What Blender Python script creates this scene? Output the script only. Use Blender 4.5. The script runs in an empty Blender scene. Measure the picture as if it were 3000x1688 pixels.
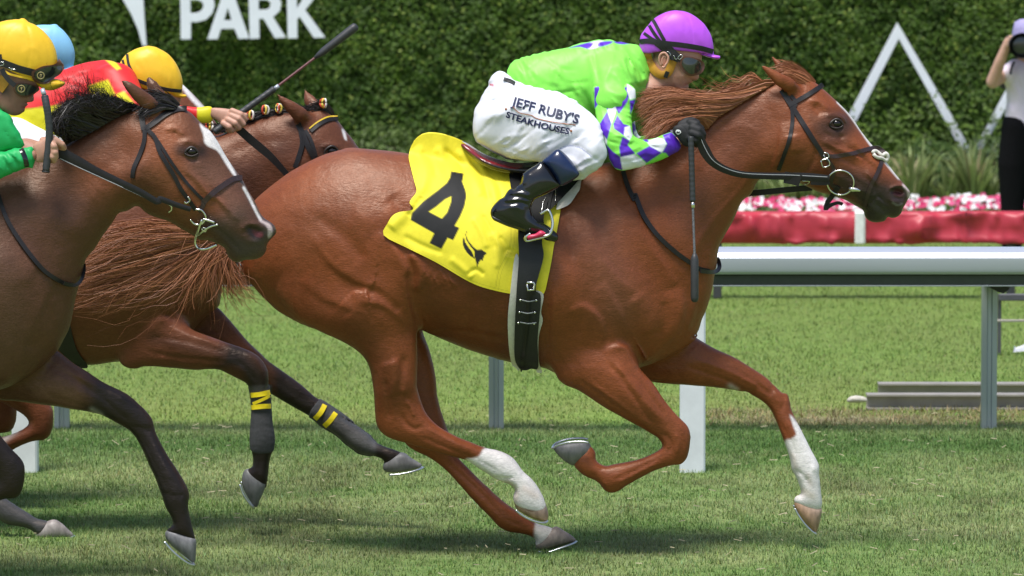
import bpy, math, random, time
import numpy as np
import openvdb
T_START = time.time()
rng = np.random.default_rng(7)
random.seed(7)
scene = bpy.context.scene
COLL = scene.collection

# ------------------------------------------------------------------ camera
FOC = 16000.0                      # focal length in pixels of the 3000 px wide photograph
CAM_H = 2.44
CAM_D = 20.0
PITCH = math.atan((844 + 326) / FOC)
cam_data = bpy.data.cameras.new("camera")
cam = bpy.data.objects.new("camera", cam_data)
COLL.objects.link(cam)
cam.location = (0, -CAM_D, CAM_H)
cam.rotation_euler = (math.pi / 2 - PITCH, 0, 0)
cam_data.sensor_width = 36.0
cam_data.lens = 36.0 * FOC / 3000.0
cam_data.clip_start = 0.5
cam_data.clip_end = 800
cam_data.dof.use_dof = True
cam_data.dof.focus_distance = 19.9
cam_data.dof.aperture_fstop = 7.1
scene.camera = cam

# ------------------------------------------------------------------ light
SUN_EL, SUN_AZ = 70.0, 204.0       # azimuth from +Y clockwise; the sun is behind the camera's left shoulder, high
world = bpy.data.worlds.new("World")
scene.world = world
world.use_nodes = True
wn = world.node_tree.nodes
wl = world.node_tree.links
wn.clear()
sky = wn.new("ShaderNodeTexSky")
sky.sky_type = 'NISHITA'
sky.sun_disc = False
sky.sun_elevation = math.radians(SUN_EL)
sky.sun_rotation = math.radians(SUN_AZ)
sky.air_density = 1.0
sky.dust_density = 2.0
sky.ozone_density = 1.0
bg = wn.new("ShaderNodeBackground")
bg.inputs["Strength"].default_value = 0.12
wo = wn.new("ShaderNodeOutputWorld")
wl.new(sky.outputs[0], bg.inputs[0])
wl.new(bg.outputs[0], wo.inputs[0])
sun_data = bpy.data.lights.new("sun", 'SUN')
sun_data.energy = 3.3
sun_data.angle = math.radians(19.0)
sun_data.color = (1.0, 0.97, 0.93)
sun = bpy.data.objects.new("sun", sun_data)
COLL.objects.link(sun)
_az, _el = math.radians(SUN_AZ), math.radians(SUN_EL)
_sd = np.array([math.sin(_az) * math.cos(_el), math.cos(_az) * math.cos(_el), math.sin(_el)])
from mathutils import Vector
sun.rotation_euler = Vector(-_sd).to_track_quat('-Z', 'Y').to_euler()
sun.location = (0, 0, 30)
vs = scene.view_settings
vs.view_transform = 'Standard'
vs.look = 'None'
vs.exposure = 0.42
vs.gamma = 1.0
vs.use_curve_mapping = False

# ------------------------------------------------------------------ pixel <-> world
_c, _s = math.cos(PITCH), math.sin(PITCH)
def W(px, py, Y):
    px = np.asarray(px, float); py = np.asarray(py, float); Y = np.asarray(Y, float)
    a = (px - 1500) / FOC; b = (844 - py) / FOC
    dy = _c + b * _s; dz = -_s + b * _c
    t = (Y + CAM_D) / dy
    return a * t, CAM_H + dz * t
def proj(P):
    X = P[:, 0]; Yd = P[:, 1] + CAM_D; Z = P[:, 2] - CAM_H
    d = Yd * _c - Z * _s; u = Yd * _s + Z * _c
    return 1500 + FOC * X / d, 844 - FOC * u / d
def at(px, py, Y):
    x, z = W(px, py, Y)
    return np.array([float(x), float(Y), float(z)])
_TS = 1100 / 2571.0
TILES = {'A': (0, 0, _TS), 'B': (1000, 0, _TS), 'C': (1900, 0, _TS), 'D': (0, 550, _TS), 'E': (1000, 550, _TS),
         'F': (1900, 550, _TS), 'G': (0, 1068, _TS), 'V': (2340, 290, 380 / 1343), 'H': (1000, 1068, _TS), 'I': (1900, 1068, _TS),
         'J': (200, 550, 700 / 2574), 'K': (1850, 20, 300 / 1672), 'L': (1400, 400, 320 / 1449),
         'M': (0, 30, 260 / 1449), 'N': (2840, 40, 160 / 773), 'Q': (1880, 320, 280 / 1690),
         'R': (0, 300, 300 / 1672), 'U': (2640, 820, 360 / 1242), 'O': (0, 0, 3000 / 2575), 'P': (0, 0, 1.0)}
def px(s):
    """photo coordinates written down tile by tile -> pixels"""
    out = []; t = TILES['P']
    for w in s.split():
        if w in TILES: t = TILES[w]
        else:
            a, b = w.split(','); out.append((t[0] + float(a) * t[2], t[1] + float(b) * t[2]))
    return np.array(out)
def spline(p, n=4, closed=True):
    p = np.asarray(p, float)
    if len(p) < 3:
        t = np.linspace(0, 1, n * 2 + 1)[:, None]; return p[:1] * (1 - t) + p[-1:] * t
    N = len(p); out = []
    for i in range(N if closed else N - 1):
        if closed: p0, p1, p2, p3 = p[i - 1], p[i], p[(i + 1) % N], p[(i + 2) % N]
        else: p0, p1, p2, p3 = p[max(i - 1, 0)], p[i], p[i + 1], p[min(i + 2, N - 1)]
        for j in range(n):
            t = j / n
            out.append(0.5 * ((2 * p1) + (-p0 + p2) * t + (2 * p0 - 5 * p1 + 4 * p2 - p3) * t * t + (-p0 + 3 * p1 - 3 * p2 + p3) * t ** 3))
    if not closed: out.append(p[-1])
    return np.array(out)
def srgb(r, g=None, b=None):
    if g is None: r, g, b = int(r[0:2], 16), int(r[2:4], 16), int(r[4:6], 16)
    return tuple((v / 255 / 12.92) if v / 255 <= 0.04045 else ((v / 255 + 0.055) / 1.055) ** 2.4 for v in (r, g, b))

def lattice(x, y, s, seed):
    """smooth value noise 0..1"""
    r = np.random.default_rng(seed); G = r.uniform(0, 1, (64, 64))
    u = (np.asarray(x) / s) % 64; v = (np.asarray(y) / s) % 64
    i = u.astype(int) % 64; j = v.astype(int) % 64; a = u - np.floor(u); b = v - np.floor(v)
    a = a * a * (3 - 2 * a); b = b * b * (3 - 2 * b); k = (i + 1) % 64; l = (j + 1) % 64
    return G[i, j] * (1 - a) * (1 - b) + G[k, j] * a * (1 - b) + G[i, l] * (1 - a) * b + G[k, l] * a * b
def fbm(x, y, s, seed, n=3):
    v = 0; w = 0
    for i in range(n): v = v + lattice(x, y, s / 2 ** i, seed + i) * 0.6 ** i; w += 0.6 ** i
    return v / w
# ------------------------------------------------------------------ polygons on grids
def inside(poly, X, Y):
    """even-odd test of points in a polygon"""
    X = np.asarray(X); Y = np.asarray(Y); r = np.zeros(X.shape, bool)
    x0, y0 = poly[-1]
    for x1, y1 in poly:
        if y0 != y1:
            c = ((y0 > Y) != (y1 > Y))
            if c.any():
                r ^= c & (X < (x1 - x0) * (Y - y0) / (y1 - y0) + x0)
        x0, y0 = x1, y1
    return r
def segdist(path, X, Y, closed=False, lim=1e9):
    """distance to a polyline; also the running parameter 0..1"""
    X = np.asarray(X, float); Y = np.asarray(Y, float)
    d2 = np.full(X.shape, float(lim) ** 2 if lim < 1e8 else 1e16); tt = np.zeros(X.shape)
    P = np.vstack([path, path[:1]]) if closed else np.asarray(path)
    n = len(P) - 1
    for i in range(n):
        ax, ay = P[i]; bx, by = P[i + 1]; ex, ey = bx - ax, by - ay; L = ex * ex + ey * ey
        if L < 1e-14: continue
        if lim < 1e8:
            m = (X > min(ax, bx) - lim) & (X < max(ax, bx) + lim) & (Y > min(ay, by) - lim) & (Y < max(ay, by) + lim)
            if not m.any(): continue
            x = X[m]; y = Y[m]
            t = np.clip(((x - ax) * ex + (y - ay) * ey) / L, 0, 1)
            q = (x - ax - t * ex) ** 2 + (y - ay - t * ey) ** 2
            o = d2[m]; w = q < o; o[w] = q[w]; d2[m] = o
            k = tt[m]; k[w] = (i + t[w]) / n; tt[m] = k
        else:
            t = np.clip(((X - ax) * ex + (Y - ay) * ey) / L, 0, 1)
            q = (X - ax - t * ex) ** 2 + (Y - ay - t * ey) ** 2
            w = q < d2; d2[w] = q[w]; tt[w] = (i + t[w]) / n
    return np.sqrt(d2), tt
def idw(ctrl, X, Z, pw=3.0):
    if np.isscalar(ctrl): return np.full(np.shape(X), float(ctrl))
    s = 0; v = 0
    for x, z, a in ctrl:
        w = 1.0 / ((X - x) ** 2 + (Z - z) ** 2 + 4e-4) ** (pw / 2)
        s = s + w; v = v + w * a
    return v / s
def sor(mask, h, u, it, om=1.85):
    m = mask[1:-1, 1:-1]
    ii, jj = np.indices(m.shape); r = ((ii + jj) & 1) == 0
    mr, mb = m & r, m & ~r
    for _ in range(it):
        for q in (mr, mb):
            a = 0.25 * (u[:-2, 1:-1] + u[2:, 1:-1] + u[1:-1, :-2] + u[1:-1, 2:] + h * h)
            v = u[1:-1, 1:-1]; v += om * (a - v) * q
    return u
def field2d(poly, x0, z0, nx, nz, h):
    """T2 = 2u of the Poisson problem on the outline: a soft, fully rounded inflation; negative outside"""
    gx = x0 + np.arange(nx) * h; gz = z0 + np.arange(nz) * h
    X, Z = np.meshgrid(gx, gz, indexing='ij')
    M = inside(poly, X, Z)
    M[0, :] = M[-1, :] = False; M[:, 0] = M[:, -1] = False
    u = np.zeros((nx, nz))
    lv = [8, 4, 2, 1] if min(nx, nz) > 60 else ([4, 2, 1] if min(nx, nz) > 30 else [1])
    for i, f in enumerate(lv):
        m = M[::f, ::f].copy()
        m[0, :] = m[-1, :] = False; m[:, 0] = m[:, -1] = False
        if i == 0: v = np.zeros(m.shape)
        else:
            g = lv[i - 1] // f
            v = np.repeat(np.repeat(v, g, 0), g, 1)[:m.shape[0], :m.shape[1]]
            if v.shape != m.shape:
                w = np.zeros(m.shape); w[:v.shape[0], :v.shape[1]] = v; v = w
            v[~m] = 0
        v = sor(m, h * f, v, 90 if f > 1 else 36)
    T2 = 2 * v
    lim = 6 * h
    d, _ = segdist(poly, X, Z, True, 24 * h)
    near = M & (d > 1.0 * h) & (d < 4 * h)
    c = np.where(near, T2 / np.maximum(d, h), 0.0); wgt = near.astype(float)
    for _ in range(10):
        for a in (c, wgt):
            a[1:-1, 1:-1] = (a[1:-1, 1:-1] + a[:-2, 1:-1] + a[2:, 1:-1] + a[1:-1, :-2] + a[1:-1, 2:]) / 5
    cm = (T2[near].mean() / d[near].mean()) if near.any() else 0.05
    c = np.where(wgt > 1e-4, c / np.maximum(wgt, 1e-9), cm)
    T2 = np.where(M, np.where(d < 1.5 * h, c * d, T2), -c * d)
    return T2, X, Z

# ------------------------------------------------------------------ volumes
class Part:
    def __init__(s, spec, Y=0.0, yc=0.0, k=0.9, r=0.02, smooth=4, plane=None, xf=None, clip=None):
        """outline traced on the side view, its place across the body (yc) and its roundness k"""
        s.kind = 'inflate'; s.r = r
        p = px(spec) if isinstance(spec, str) else np.asarray(spec, float)
        if xf: p = xf(p)
        if smooth: p = spline(p, smooth)
        pl = Y + (plane if plane is not None else (yc if np.isscalar(yc) else float(np.mean([c[-1] for c in yc]))))
        x, z = W(p[:, 0], p[:, 1], pl)
        s.poly = np.stack([x, z], 1)
        s.clip = None
        if clip:
            c_ = spline(px(clip), 3); a, b = W(c_[:, 0], c_[:, 1], pl); s.clip = np.stack([a, b], 1)
        def conv(c):
            if np.isscalar(c): return c
            o = []
            for sp, v in c:
                q = px(sp); q = xf(q) if xf else q; a, b = W(q[:, 0], q[:, 1], pl); o += [(float(a[i]), float(b[i]), v) for i in range(len(q))]
            return o
        s.k = conv(k); s.yc = conv(yc) if not np.isscalar(yc) else yc; s.Y = Y
    def bounds(s):
        if s.clip is not None:
            a = np.maximum(s.poly.min(0), s.clip.min(0)); b = np.minimum(s.poly.max(0), s.clip.max(0)); return a[0], b[0], a[1], b[1]
        a = s.poly.min(0); b = s.poly.max(0)
        return a[0], b[0], a[1], b[1]
class Cap:
    """chain of round cones through 3D points"""
    def __init__(s, pts, rad, r=0.01, flat=1.0):
        s.kind = 'cap'; s.pts = np.asarray(pts, float); s.rad = rad if hasattr(rad, '__len__') else [rad] * len(pts); s.r = r; s.flat = flat
    def bounds(s):
        a = s.pts.min(0) - max(s.rad); b = s.pts.max(0) + max(s.rad)
        return a[0], b[0], a[2], b[2]
class Front:
    """front surface of a solid as a height map, for laying straps and cloth on it"""
    def __init__(s, F, x0, z0, h):
        s.x0, s.z0, s.h = x0, z0, h
        s.M = np.isfinite(F)
        G = np.where(s.M, F, 0.0); w = s.M.astype(float)
        A, Wt = G.copy(), w.copy()
        out = G.copy(); known = s.M.copy()
        for _ in range(60):
            if known.all(): break
            a = out * known; n = np.zeros_like(a); c = np.zeros_like(a)
            for dx, dz in ((1, 0), (-1, 0), (0, 1), (0, -1)):
                n += np.roll(np.roll(a, dx, 0), dz, 1); c += np.roll(np.roll(known.astype(float), dx, 0), dz, 1)
            new = (~known) & (c > 0)
            out[new] = n[new] / c[new]; known = known | new
        out[~known] = np.nanmean(F)
        s.F = out
    def smooth(s, n):
        g = Front.__new__(Front); g.__dict__.update(s.__dict__); F = s.F.copy()
        for _ in range(n):
            F[1:-1, 1:-1] = (F[1:-1, 1:-1] * 2 + F[:-2, 1:-1] + F[2:, 1:-1] + F[1:-1, :-2] + F[1:-1, 2:]) / 6
        g.F = F; return g
    def y(s, X, Z):
        i = np.clip((np.asarray(X) - s.x0) / s.h, 0, s.F.shape[0] - 1.001); j = np.clip((np.asarray(Z) - s.z0) / s.h, 0, s.F.shape[1] - 1.001)
        a = i.astype(int); b = j.astype(int); u = i - a; v = j - b; F = s.F
        return F[a, b] * (1 - u) * (1 - v) + F[a + 1, b] * u * (1 - v) + F[a, b + 1] * (1 - u) * v + F[a + 1, b + 1] * u * v
    def on(s, p, off=0.0):
        """photo pixels -> points on the surface, off metres proud of it"""
        p = np.asarray(p, float); Y = np.full(len(p), float(np.mean(s.F)))
        for _ in range(5):
            X, Z = W(p[:, 0], p[:, 1], Y); Y = s.y(X, Z) - off
        X, Z = W(p[:, 0], p[:, 1], Y)
        return np.stack([X, Y, Z], 1)
def stroke_relief(strokes, PX, PY):
    """grooves and swells along a path; a 4th entry 'E' makes it the edge of a muscle lying over its neighbour
    (raised on the left hand of the path, falling away over the width)"""
    R = np.zeros(PX.shape)
    for st in strokes:
        amp, wid, spec = st[:3]
        path = spline(px(spec), 4, False)
        if len(st) > 3:
            lim = wid * 2.6; best = np.full(PX.shape, 1e9); side = np.zeros(PX.shape); tt = np.zeros(PX.shape); n = len(path) - 1
            for i in range(n):
                ax, ay = path[i]; bx, by = path[i + 1]; ex, ey = bx - ax, by - ay; L = ex * ex + ey * ey
                if L < 1e-9: continue
                m = (PX > min(ax, bx) - lim) & (PX < max(ax, bx) + lim) & (PY > min(ay, by) - lim) & (PY < max(ay, by) + lim)
                if not m.any(): continue
                x = PX[m] - ax; y = PY[m] - ay; t = np.clip((x * ex + y * ey) / L, 0, 1)
                q = np.hypot(x - t * ex, y - t * ey); w = q < best[m]
                for arr, val in ((best, q), (side, -(ex * y - ey * x) / math.sqrt(L)), (tt, (i + t) / n)):
                    o = arr[m]; o[w] = val[w]; arr[m] = o
            sg = np.where(side >= 0, 1.0, -1.0) * best
            short = max(4.0, wid * .12)
            up = 1 / (1 + np.exp(-np.clip(sg / short * 2.2, -30, 30)))
            R += np.where(best < lim, amp * .001 * up * np.exp(-np.maximum(sg, 0) / wid * 1.1) * (1 - np.clip(best / lim, 0, 1) ** 3) * np.sin(np.clip(tt, 0, 1) * math.pi) ** .7, 0)
            continue
        w = wid * 0.8
        lim = w * 3
        d, t = segdist(path, PX, PY, False, lim)
        m = d < lim
        if len(path) > 3: e = np.clip(np.minimum(t, 1 - t) * 6 + 0.15, 0, 1)
        else: e = 1.0
        R += np.where(m, amp * 0.001 * np.exp(-(d / w) ** 2 * 1.2) * e, 0)
    return R
def creases(seed, ang, amp, sc=34):
    c, s_ = math.cos(math.radians(ang)), math.sin(math.radians(ang))
    def f(PX, PY):
        u = PX * c + PY * s_; v = -PX * s_ + PY * c
        w = fbm(u, v, sc * 3, seed + 40, 2) * sc * 1.4
        r = 1 - np.abs(2 * fbm(u * .28, v + w, sc * .62, seed, 2) - 1) * 1.9
        m = np.clip((fbm(u, v, sc * 2.2, seed + 9, 2) - .38) * 4, 0, 1)
        return amp * m * np.clip(r, -.4, 1) + amp * .5 * (fbm(u, v, sc * 1.6, seed + 17, 1) - .5)
    return f
def muscle(seed, ang=70, amp=.0035):
    """slack skin, small muscle bundles and veins under a short coat"""
    c, s_ = math.cos(math.radians(ang)), math.sin(math.radians(ang))
    def f(PX, PY):
        w = fbm(PX, PY, 150, seed + 3, 2) * 130
        u = PX * c + PY * s_ + w; v = -PX * s_ + PY * c + w * .6
        a = fbm(u * .35, v, 46, seed, 2) - .5
        b = np.abs(2 * fbm(u * .5, v, 85, seed + 7, 2) - 1)
        vm = np.clip((fbm(PX, PY, 120, seed + 11, 1) - .5) * 5, 0, 1)
        vein = np.exp(-(b / .045) ** 2) * vm
        return amp * 1.5 * a * np.clip(.3 + fbm(PX, PY, 170, seed + 21, 1), 0, 1) + .0016 * vein
    return f
def solid(parts, h, relief=(), Y=0.0, ymax=None, relief_fn=None):
    """smooth union of the parts -> (vertices, quads, Front)"""
    pad = 5 * h
    B = np.array([p.bounds() for p in parts])
    x0, x1, z0, z1 = B[:, 0].min() - pad, B[:, 1].max() + pad, B[:, 2].min() - pad, B[:, 3].max() + pad
    nx, nz = int((x1 - x0) / h) + 2, int((z1 - z0) / h) + 2
    prep = []; ylo, yhi = 1e9, -1e9
    for p in parts:
        if p.kind == 'inflate':
            a, b, c, d = p.bounds(); pd = pad + p.r
            i0 = max(0, int((a - pd - x0) / h)); i1 = min(nx, int((b + pd - x0) / h) + 2)
            j0 = max(0, int((c - pd - z0) / h)); j1 = min(nz, int((d + pd - z0) / h) + 2)
            T2, X, Z = field2d(p.poly, x0 + i0 * h, z0 + j0 * h, i1 - i0, j1 - j0, h)
            k = idw(p.k, X, Z); yc = p.Y + idw(p.yc, X, Z)
            T2 = T2 * k * k
            t = np.sqrt(max(T2.max(), 0))
            tt = np.sqrt(np.maximum(T2, 0))
            ylo = min(ylo, (yc - tt).min()); yhi = max(yhi, (yc + tt).max())
            prep.append((p, (i0, i1, j0, j1), T2, yc))
        else:
            ylo = min(ylo, (p.pts[:, 1] - np.array(p.rad)).min()); yhi = max(yhi, (p.pts[:, 1] + np.array(p.rad)).max())
            prep.append((p, None, None, None))
    ylo -= pad; yhi += pad
    ny = int((yhi - ylo) / h) + 2
    gy = (ylo + np.arange(ny) * h).astype(np.float32)
    D = np.full((nx, nz, ny), 4 * h + 0.03, np.float32)
    for p, bb, T2, yc in prep:
        if p.kind == 'inflate':
            i0, i1, j0, j1 = bb
            gX, gZ = np.gradient(T2, h)
            gg = (gX ** 2 + gZ ** 2 + (0.5 * h) ** 2).astype(np.float32)
            dy = gy[None, None, :] - yc[:, :, None].astype(np.float32)
            dd = dy * dy
            f = dd - T2[:, :, None].astype(np.float32)
            f /= np.sqrt(4 * dd + gg[:, :, None])
            np.clip(f, -0.08, 0.12, out=f)
            if p.clip is not None:
                Xc = x0 + np.arange(i0, i1) * h; Zc = z0 + np.arange(j0, j1) * h; Xc, Zc = np.meshgrid(Xc, Zc, indexing='ij')
                cd, _ = segdist(p.clip, Xc, Zc, True, .05); cd = np.where(inside(p.clip, Xc, Zc), -cd, cd).astype(np.float32)
                np.maximum(f, cd[:, :, None], out=f)
        else:
            a, b, c, d = p.bounds(); pd = pad + p.r
            i0 = max(0, int((a - pd - x0) / h)); i1 = min(nx, int((b + pd - x0) / h) + 2)
            j0 = max(0, int((c - pd - z0) / h)); j1 = min(nz, int((d + pd - z0) / h) + 2)
            X = (x0 + np.arange(i0, i1) * h)[:, None, None]; Z = (z0 + np.arange(j0, j1) * h)[None, :, None]; Yg = gy[None, None, :]
            f = np.full((i1 - i0, j1 - j0, ny), 0.12, np.float32)
            for q in range(max(1, len(p.pts) - 1)):
                A = p.pts[q]; Bp = p.pts[min(q + 1, len(p.pts) - 1)]; e = Bp - A; L = float(e @ e) + 1e-12
                t = np.clip(((X - A[0]) * e[0] + (Yg - A[1]) * e[1] + (Z - A[2]) * e[2]) / L, 0, 1)
                rr = p.rad[q] * (1 - t) + p.rad[min(q + 1, len(p.rad) - 1)] * t
                g = np.sqrt((X - A[0] - t * e[0]) ** 2 + ((Yg - A[1] - t * e[1]) / p.flat) ** 2 + (Z - A[2] - t * e[2]) ** 2) - rr
                f = np.minimum(f, g.astype(np.float32))
        S = D[i0:i1, j0:j1]
        r = max(p.r, 1e-4)
        hh = np.maximum(r - np.abs(S - f), 0) / r
        np.minimum(S, f, out=S); S -= (hh * hh * (r * 0.25)).astype(np.float32)
    neg = D < 0
    has = neg.any(2); fi = neg.argmax(2)
    def front_of(D):
        neg = D < 0
        has = neg.any(2); fi = np.clip(neg.argmax(2), 1, None)
        I, J = np.indices(fi.shape)
        b = D[I, J, fi]; a = D[I, J, fi - 1]
        F = ylo + (fi - 1 + a / np.maximum(a - b, 1e-9)) * h
        return np.where(has, F, np.nan)
    if len(relief) or relief_fn:
        F = front_of(D)
        fr = Front(F, x0, z0, h)
        X, Z = np.meshgrid(x0 + np.arange(nx) * h, z0 + np.arange(nz) * h, indexing='ij')
        q = np.stack([X.ravel(), fr.F.ravel(), Z.ravel()], 1)
        PX, PY = proj(q)
        R = stroke_relief(relief, PX.reshape(nx, nz), PY.reshape(nx, nz))
        if relief_fn: R = R + relief_fn(PX.reshape(nx, nz), PY.reshape(nx, nz))
        hm = np.isfinite(F)
        for _ in range(2):
            q = hm.copy(); q[1:] |= hm[:-1]; q[:-1] |= hm[1:]; q[:, 1:] |= hm[:, :-1]; q[:, :-1] |= hm[:, 1:]; hm = q
        R = np.where(hm, R, np.minimum(R, 0))
        D -= R[:, :, None].astype(np.float32)
    F = front_of(D)
    fr = Front(F, x0, z0, h)
    bgv = 3 * h
    np.clip(D, -bgv, bgv, out=D)
    G = openvdb.FloatGrid(bgv)
    G.copyFromArray(np.ascontiguousarray(D))
    v, tri, quad = G.convertToPolygons(0.0, 0.0)
    v = np.asarray(v, float)
    V = np.stack([x0 + v[:, 0] * h, ylo + v[:, 2] * h, z0 + v[:, 1] * h], 1)
    Q = np.asarray(quad, np.int64)
    # two light smoothing passes
    e = np.vstack([Q[:, [0, 1]], Q[:, [1, 2]], Q[:, [2, 3]], Q[:, [3, 0]]])
    deg = np.bincount(e.ravel(), minlength=len(V)).astype(float)
    for lam in (0.5, 0.5):
        acc = np.stack([np.bincount(e[:, 0], V[e[:, 1], c], len(V)) + np.bincount(e[:, 1], V[e[:, 0], c], len(V)) for c in range(3)], 1)
        V = V * (1 - lam) + lam * acc / np.maximum(deg, 1)[:, None]
    # orient outwards
    a, b, c = V[Q[:, 0]], V[Q[:, 1]], V[Q[:, 2]]
    vol = np.einsum('ij,ij->i', a, np.cross(b, c)).sum()
    if vol < 0: Q = Q[:, ::-1]
    return V, Q, fr

# ------------------------------------------------------------------ objects
def props(o, label=None, cat=None, group=None, kind=None):
    if label: o['label'] = label
    if cat: o['category'] = cat
    if group: o['group'] = group
    if kind: o['kind'] = kind
    return o
def mesh_obj(name, V, F, mat, parent=None, col=None, smooth=True, uv=None):
    V = np.asarray(V, float)
    if parent is not None: V = V - np.array(parent['_o'] if '_o' in parent else (parent.parent['_o'] if parent.parent is not None and '_o' in parent.parent else (0, 0, 0)))
    me = bpy.data.meshes.new(name)
    if isinstance(F, np.ndarray) and F.ndim == 2:
        nf, k = F.shape
        me.vertices.add(len(V)); me.vertices.foreach_set('co', V.astype(np.float32).ravel())
        me.loops.add(nf * k); me.loops.foreach_set('vertex_index', F.astype(np.int32).ravel())
        me.polygons.add(nf)
        me.polygons.foreach_set('loop_start', (np.arange(nf) * k).astype(np.int32))
        me.update(calc_edges=True)
    else:
        me.from_pydata([tuple(v) for v in V], [], [tuple(int(i) for i in f) for f in F]); me.update()
    if smooth: me.polygons.foreach_set('use_smooth', np.ones(len(me.polygons), bool))
    if col is not None:
        at_ = me.color_attributes.new('Col', 'FLOAT_COLOR', 'POINT')
        c = np.ones((len(V), 4), np.float32); c[:, :3] = col
        at_.data.foreach_set('color', c.ravel())
    if mat: me.materials.append(mat)
    me.validate()
    o = bpy.data.objects.new(name, me)
    COLL.objects.link(o)
    if parent is not None: o.parent = parent
    return o
def empty(name, loc, label, cat, group=None):
    o = bpy.data.objects.new(name, None); COLL.objects.link(o)
    o.location = loc; o['_o'] = [float(v) for v in loc]; o.empty_display_size = 0.1
    return props(o, label, cat, group)
class MB:
    """collects boxes, tubes and so on into one mesh"""
    def __init__(s): s.V = []; s.F = []; s.n = 0
    def add(s, V, F):
        V = np.asarray(V, float); s.V.append(V); s.F += [tuple(int(i) + s.n for i in f) for f in F]; s.n += len(V); return s
    def box(s, lo, hi, bev=0.0, rot=None, c=None):
        x0, y0, z0 = lo; x1, y1, z1 = hi
        if bev <= 0:
            V = np.array([(x0, y0, z0), (x1, y0, z0), (x1, y1, z0), (x0, y1, z0), (x0, y0, z1), (x1, y0, z1), (x1, y1, z1), (x0, y1, z1)], float)
            F = [(0, 3, 2, 1), (4, 5, 6, 7), (0, 1, 5, 4), (1, 2, 6, 5), (2, 3, 7, 6), (3, 0, 4, 7)]
        else:
            b = bev; V = []; F = []
            ring = [(x0 + b, y0), (x1 - b, y0), (x1, y0 + b), (x1, y1 - b), (x1 - b, y1), (x0 + b, y1), (x0, y1 - b), (x0, y0 + b)]
            cx, cy = (x0 + x1) / 2, (y0 + y1) / 2
            ins = [(cx + (x - cx) * (1 - 2 * b / (x1 - x0)), cy + (y - cy) * (1 - 2 * b / (y1 - y0))) for x, y in ring]
            for rg, z in ((ins, z0), (ring, z0 + b), (ring, z1 - b), (ins, z1)): V += [(x, y, z) for x, y in rg]
            for l in range(3):
                for i in range(8): j = (i + 1) % 8; F.append((l * 8 + i, l * 8 + j, l * 8 + 8 + j, l * 8 + 8 + i))
            F.append(tuple(range(7, -1, -1))); F.append(tuple(range(24, 32)))
            V = np.array(V, float)
        if rot is not None: V = (V - c) @ rot.T + c
        return s.add(V, F)
    def tube(s, P, r, n=10, cap=True, flat=None):
        """round tube along points with radii"""
        P = np.asarray(P, float); m = len(P); r = np.full(m, r) if np.isscalar(r) else np.asarray(r)
        T = np.gradient(P, axis=0); T /= np.linalg.norm(T, axis=1)[:, None] + 1e-12
        ref = np.array([0, 1.0, 0]) if abs(T[0][1]) < 0.9 else np.array([1.0, 0, 0])
        V = []; a = ref
        for i in range(m):
            a = a - T[i] * (a @ T[i]); a /= np.linalg.norm(a) + 1e-12
            b = np.cross(T[i], a)
            for q in range(n):
                t = 2 * math.pi * q / n
                fa = flat if flat else 1.0
                V.append(P[i] + r[i] * (math.cos(t) * a * fa + math.sin(t) * b))
        F = [(i * n + q, i * n + (q + 1) % n, (i + 1) * n + (q + 1) % n, (i + 1) * n + q) for i in range(m - 1) for q in range(n)]
        if cap: F += [tuple(range(n - 1, -1, -1)), tuple((m - 1) * n + q for q in range(n))]
        return s.add(V, F)
    def ball(s, c, r, nu=14, nv=9, R=None):
        r = np.array([r] * 3 if np.isscalar(r) else r, float); V = []
        for j in range(nv + 1):
            p = math.pi * j / nv
            for i in range(nu):
                t = 2 * math.pi * i / nu; V.append((math.sin(p) * math.cos(t), math.sin(p) * math.sin(t), math.cos(p)))
        V = np.array(V) * r
        if R is not None: V = V @ R.T
        F = [(j * nu + i, (j + 1) * nu + i, (j + 1) * nu + (i + 1) % nu, j * nu + (i + 1) % nu) for j in range(nv) for i in range(nu)]
        return s.add(V + np.asarray(c), F)
    def prism(s, poly, y0, y1):
        """polygon in x-z pushed through y"""
        n = len(poly); V = [(x, y0, z) for x, z in poly] + [(x, y1, z) for x, z in poly]
        F = [tuple(range(n)), tuple(range(2 * n - 1, n - 1, -1))] + [(i, (i + 1) % n + 0, (i + 1) % n + n, i + n)[::-1] for i in range(n)]
        return s.add(V, F)
    def build(s, name, mat, parent=None, smooth=False, auto=None):
        o = mesh_obj(name, np.vstack(s.V), s.F, mat, parent, smooth=smooth)
        if auto: shade_auto(o, auto)
        return o
def shade_auto(o, deg=35):
    me = o.data; me.polygons.foreach_set('use_smooth', np.ones(len(me.polygons), bool))
    try: me.set_sharp_from_angle(angle=math.radians(deg))
    except Exception: pass
def fix_normals(o):
    import bmesh
    bm = bmesh.new(); bm.from_mesh(o.data); bmesh.ops.recalc_face_normals(bm, faces=bm.faces[:]); bm.to_mesh(o.data); bm.free()
    return o
def blend(col, m, c):
    m = np.clip(m, 0, 1)[:, None]; return col * (1 - m) + np.array(c) * m
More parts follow.
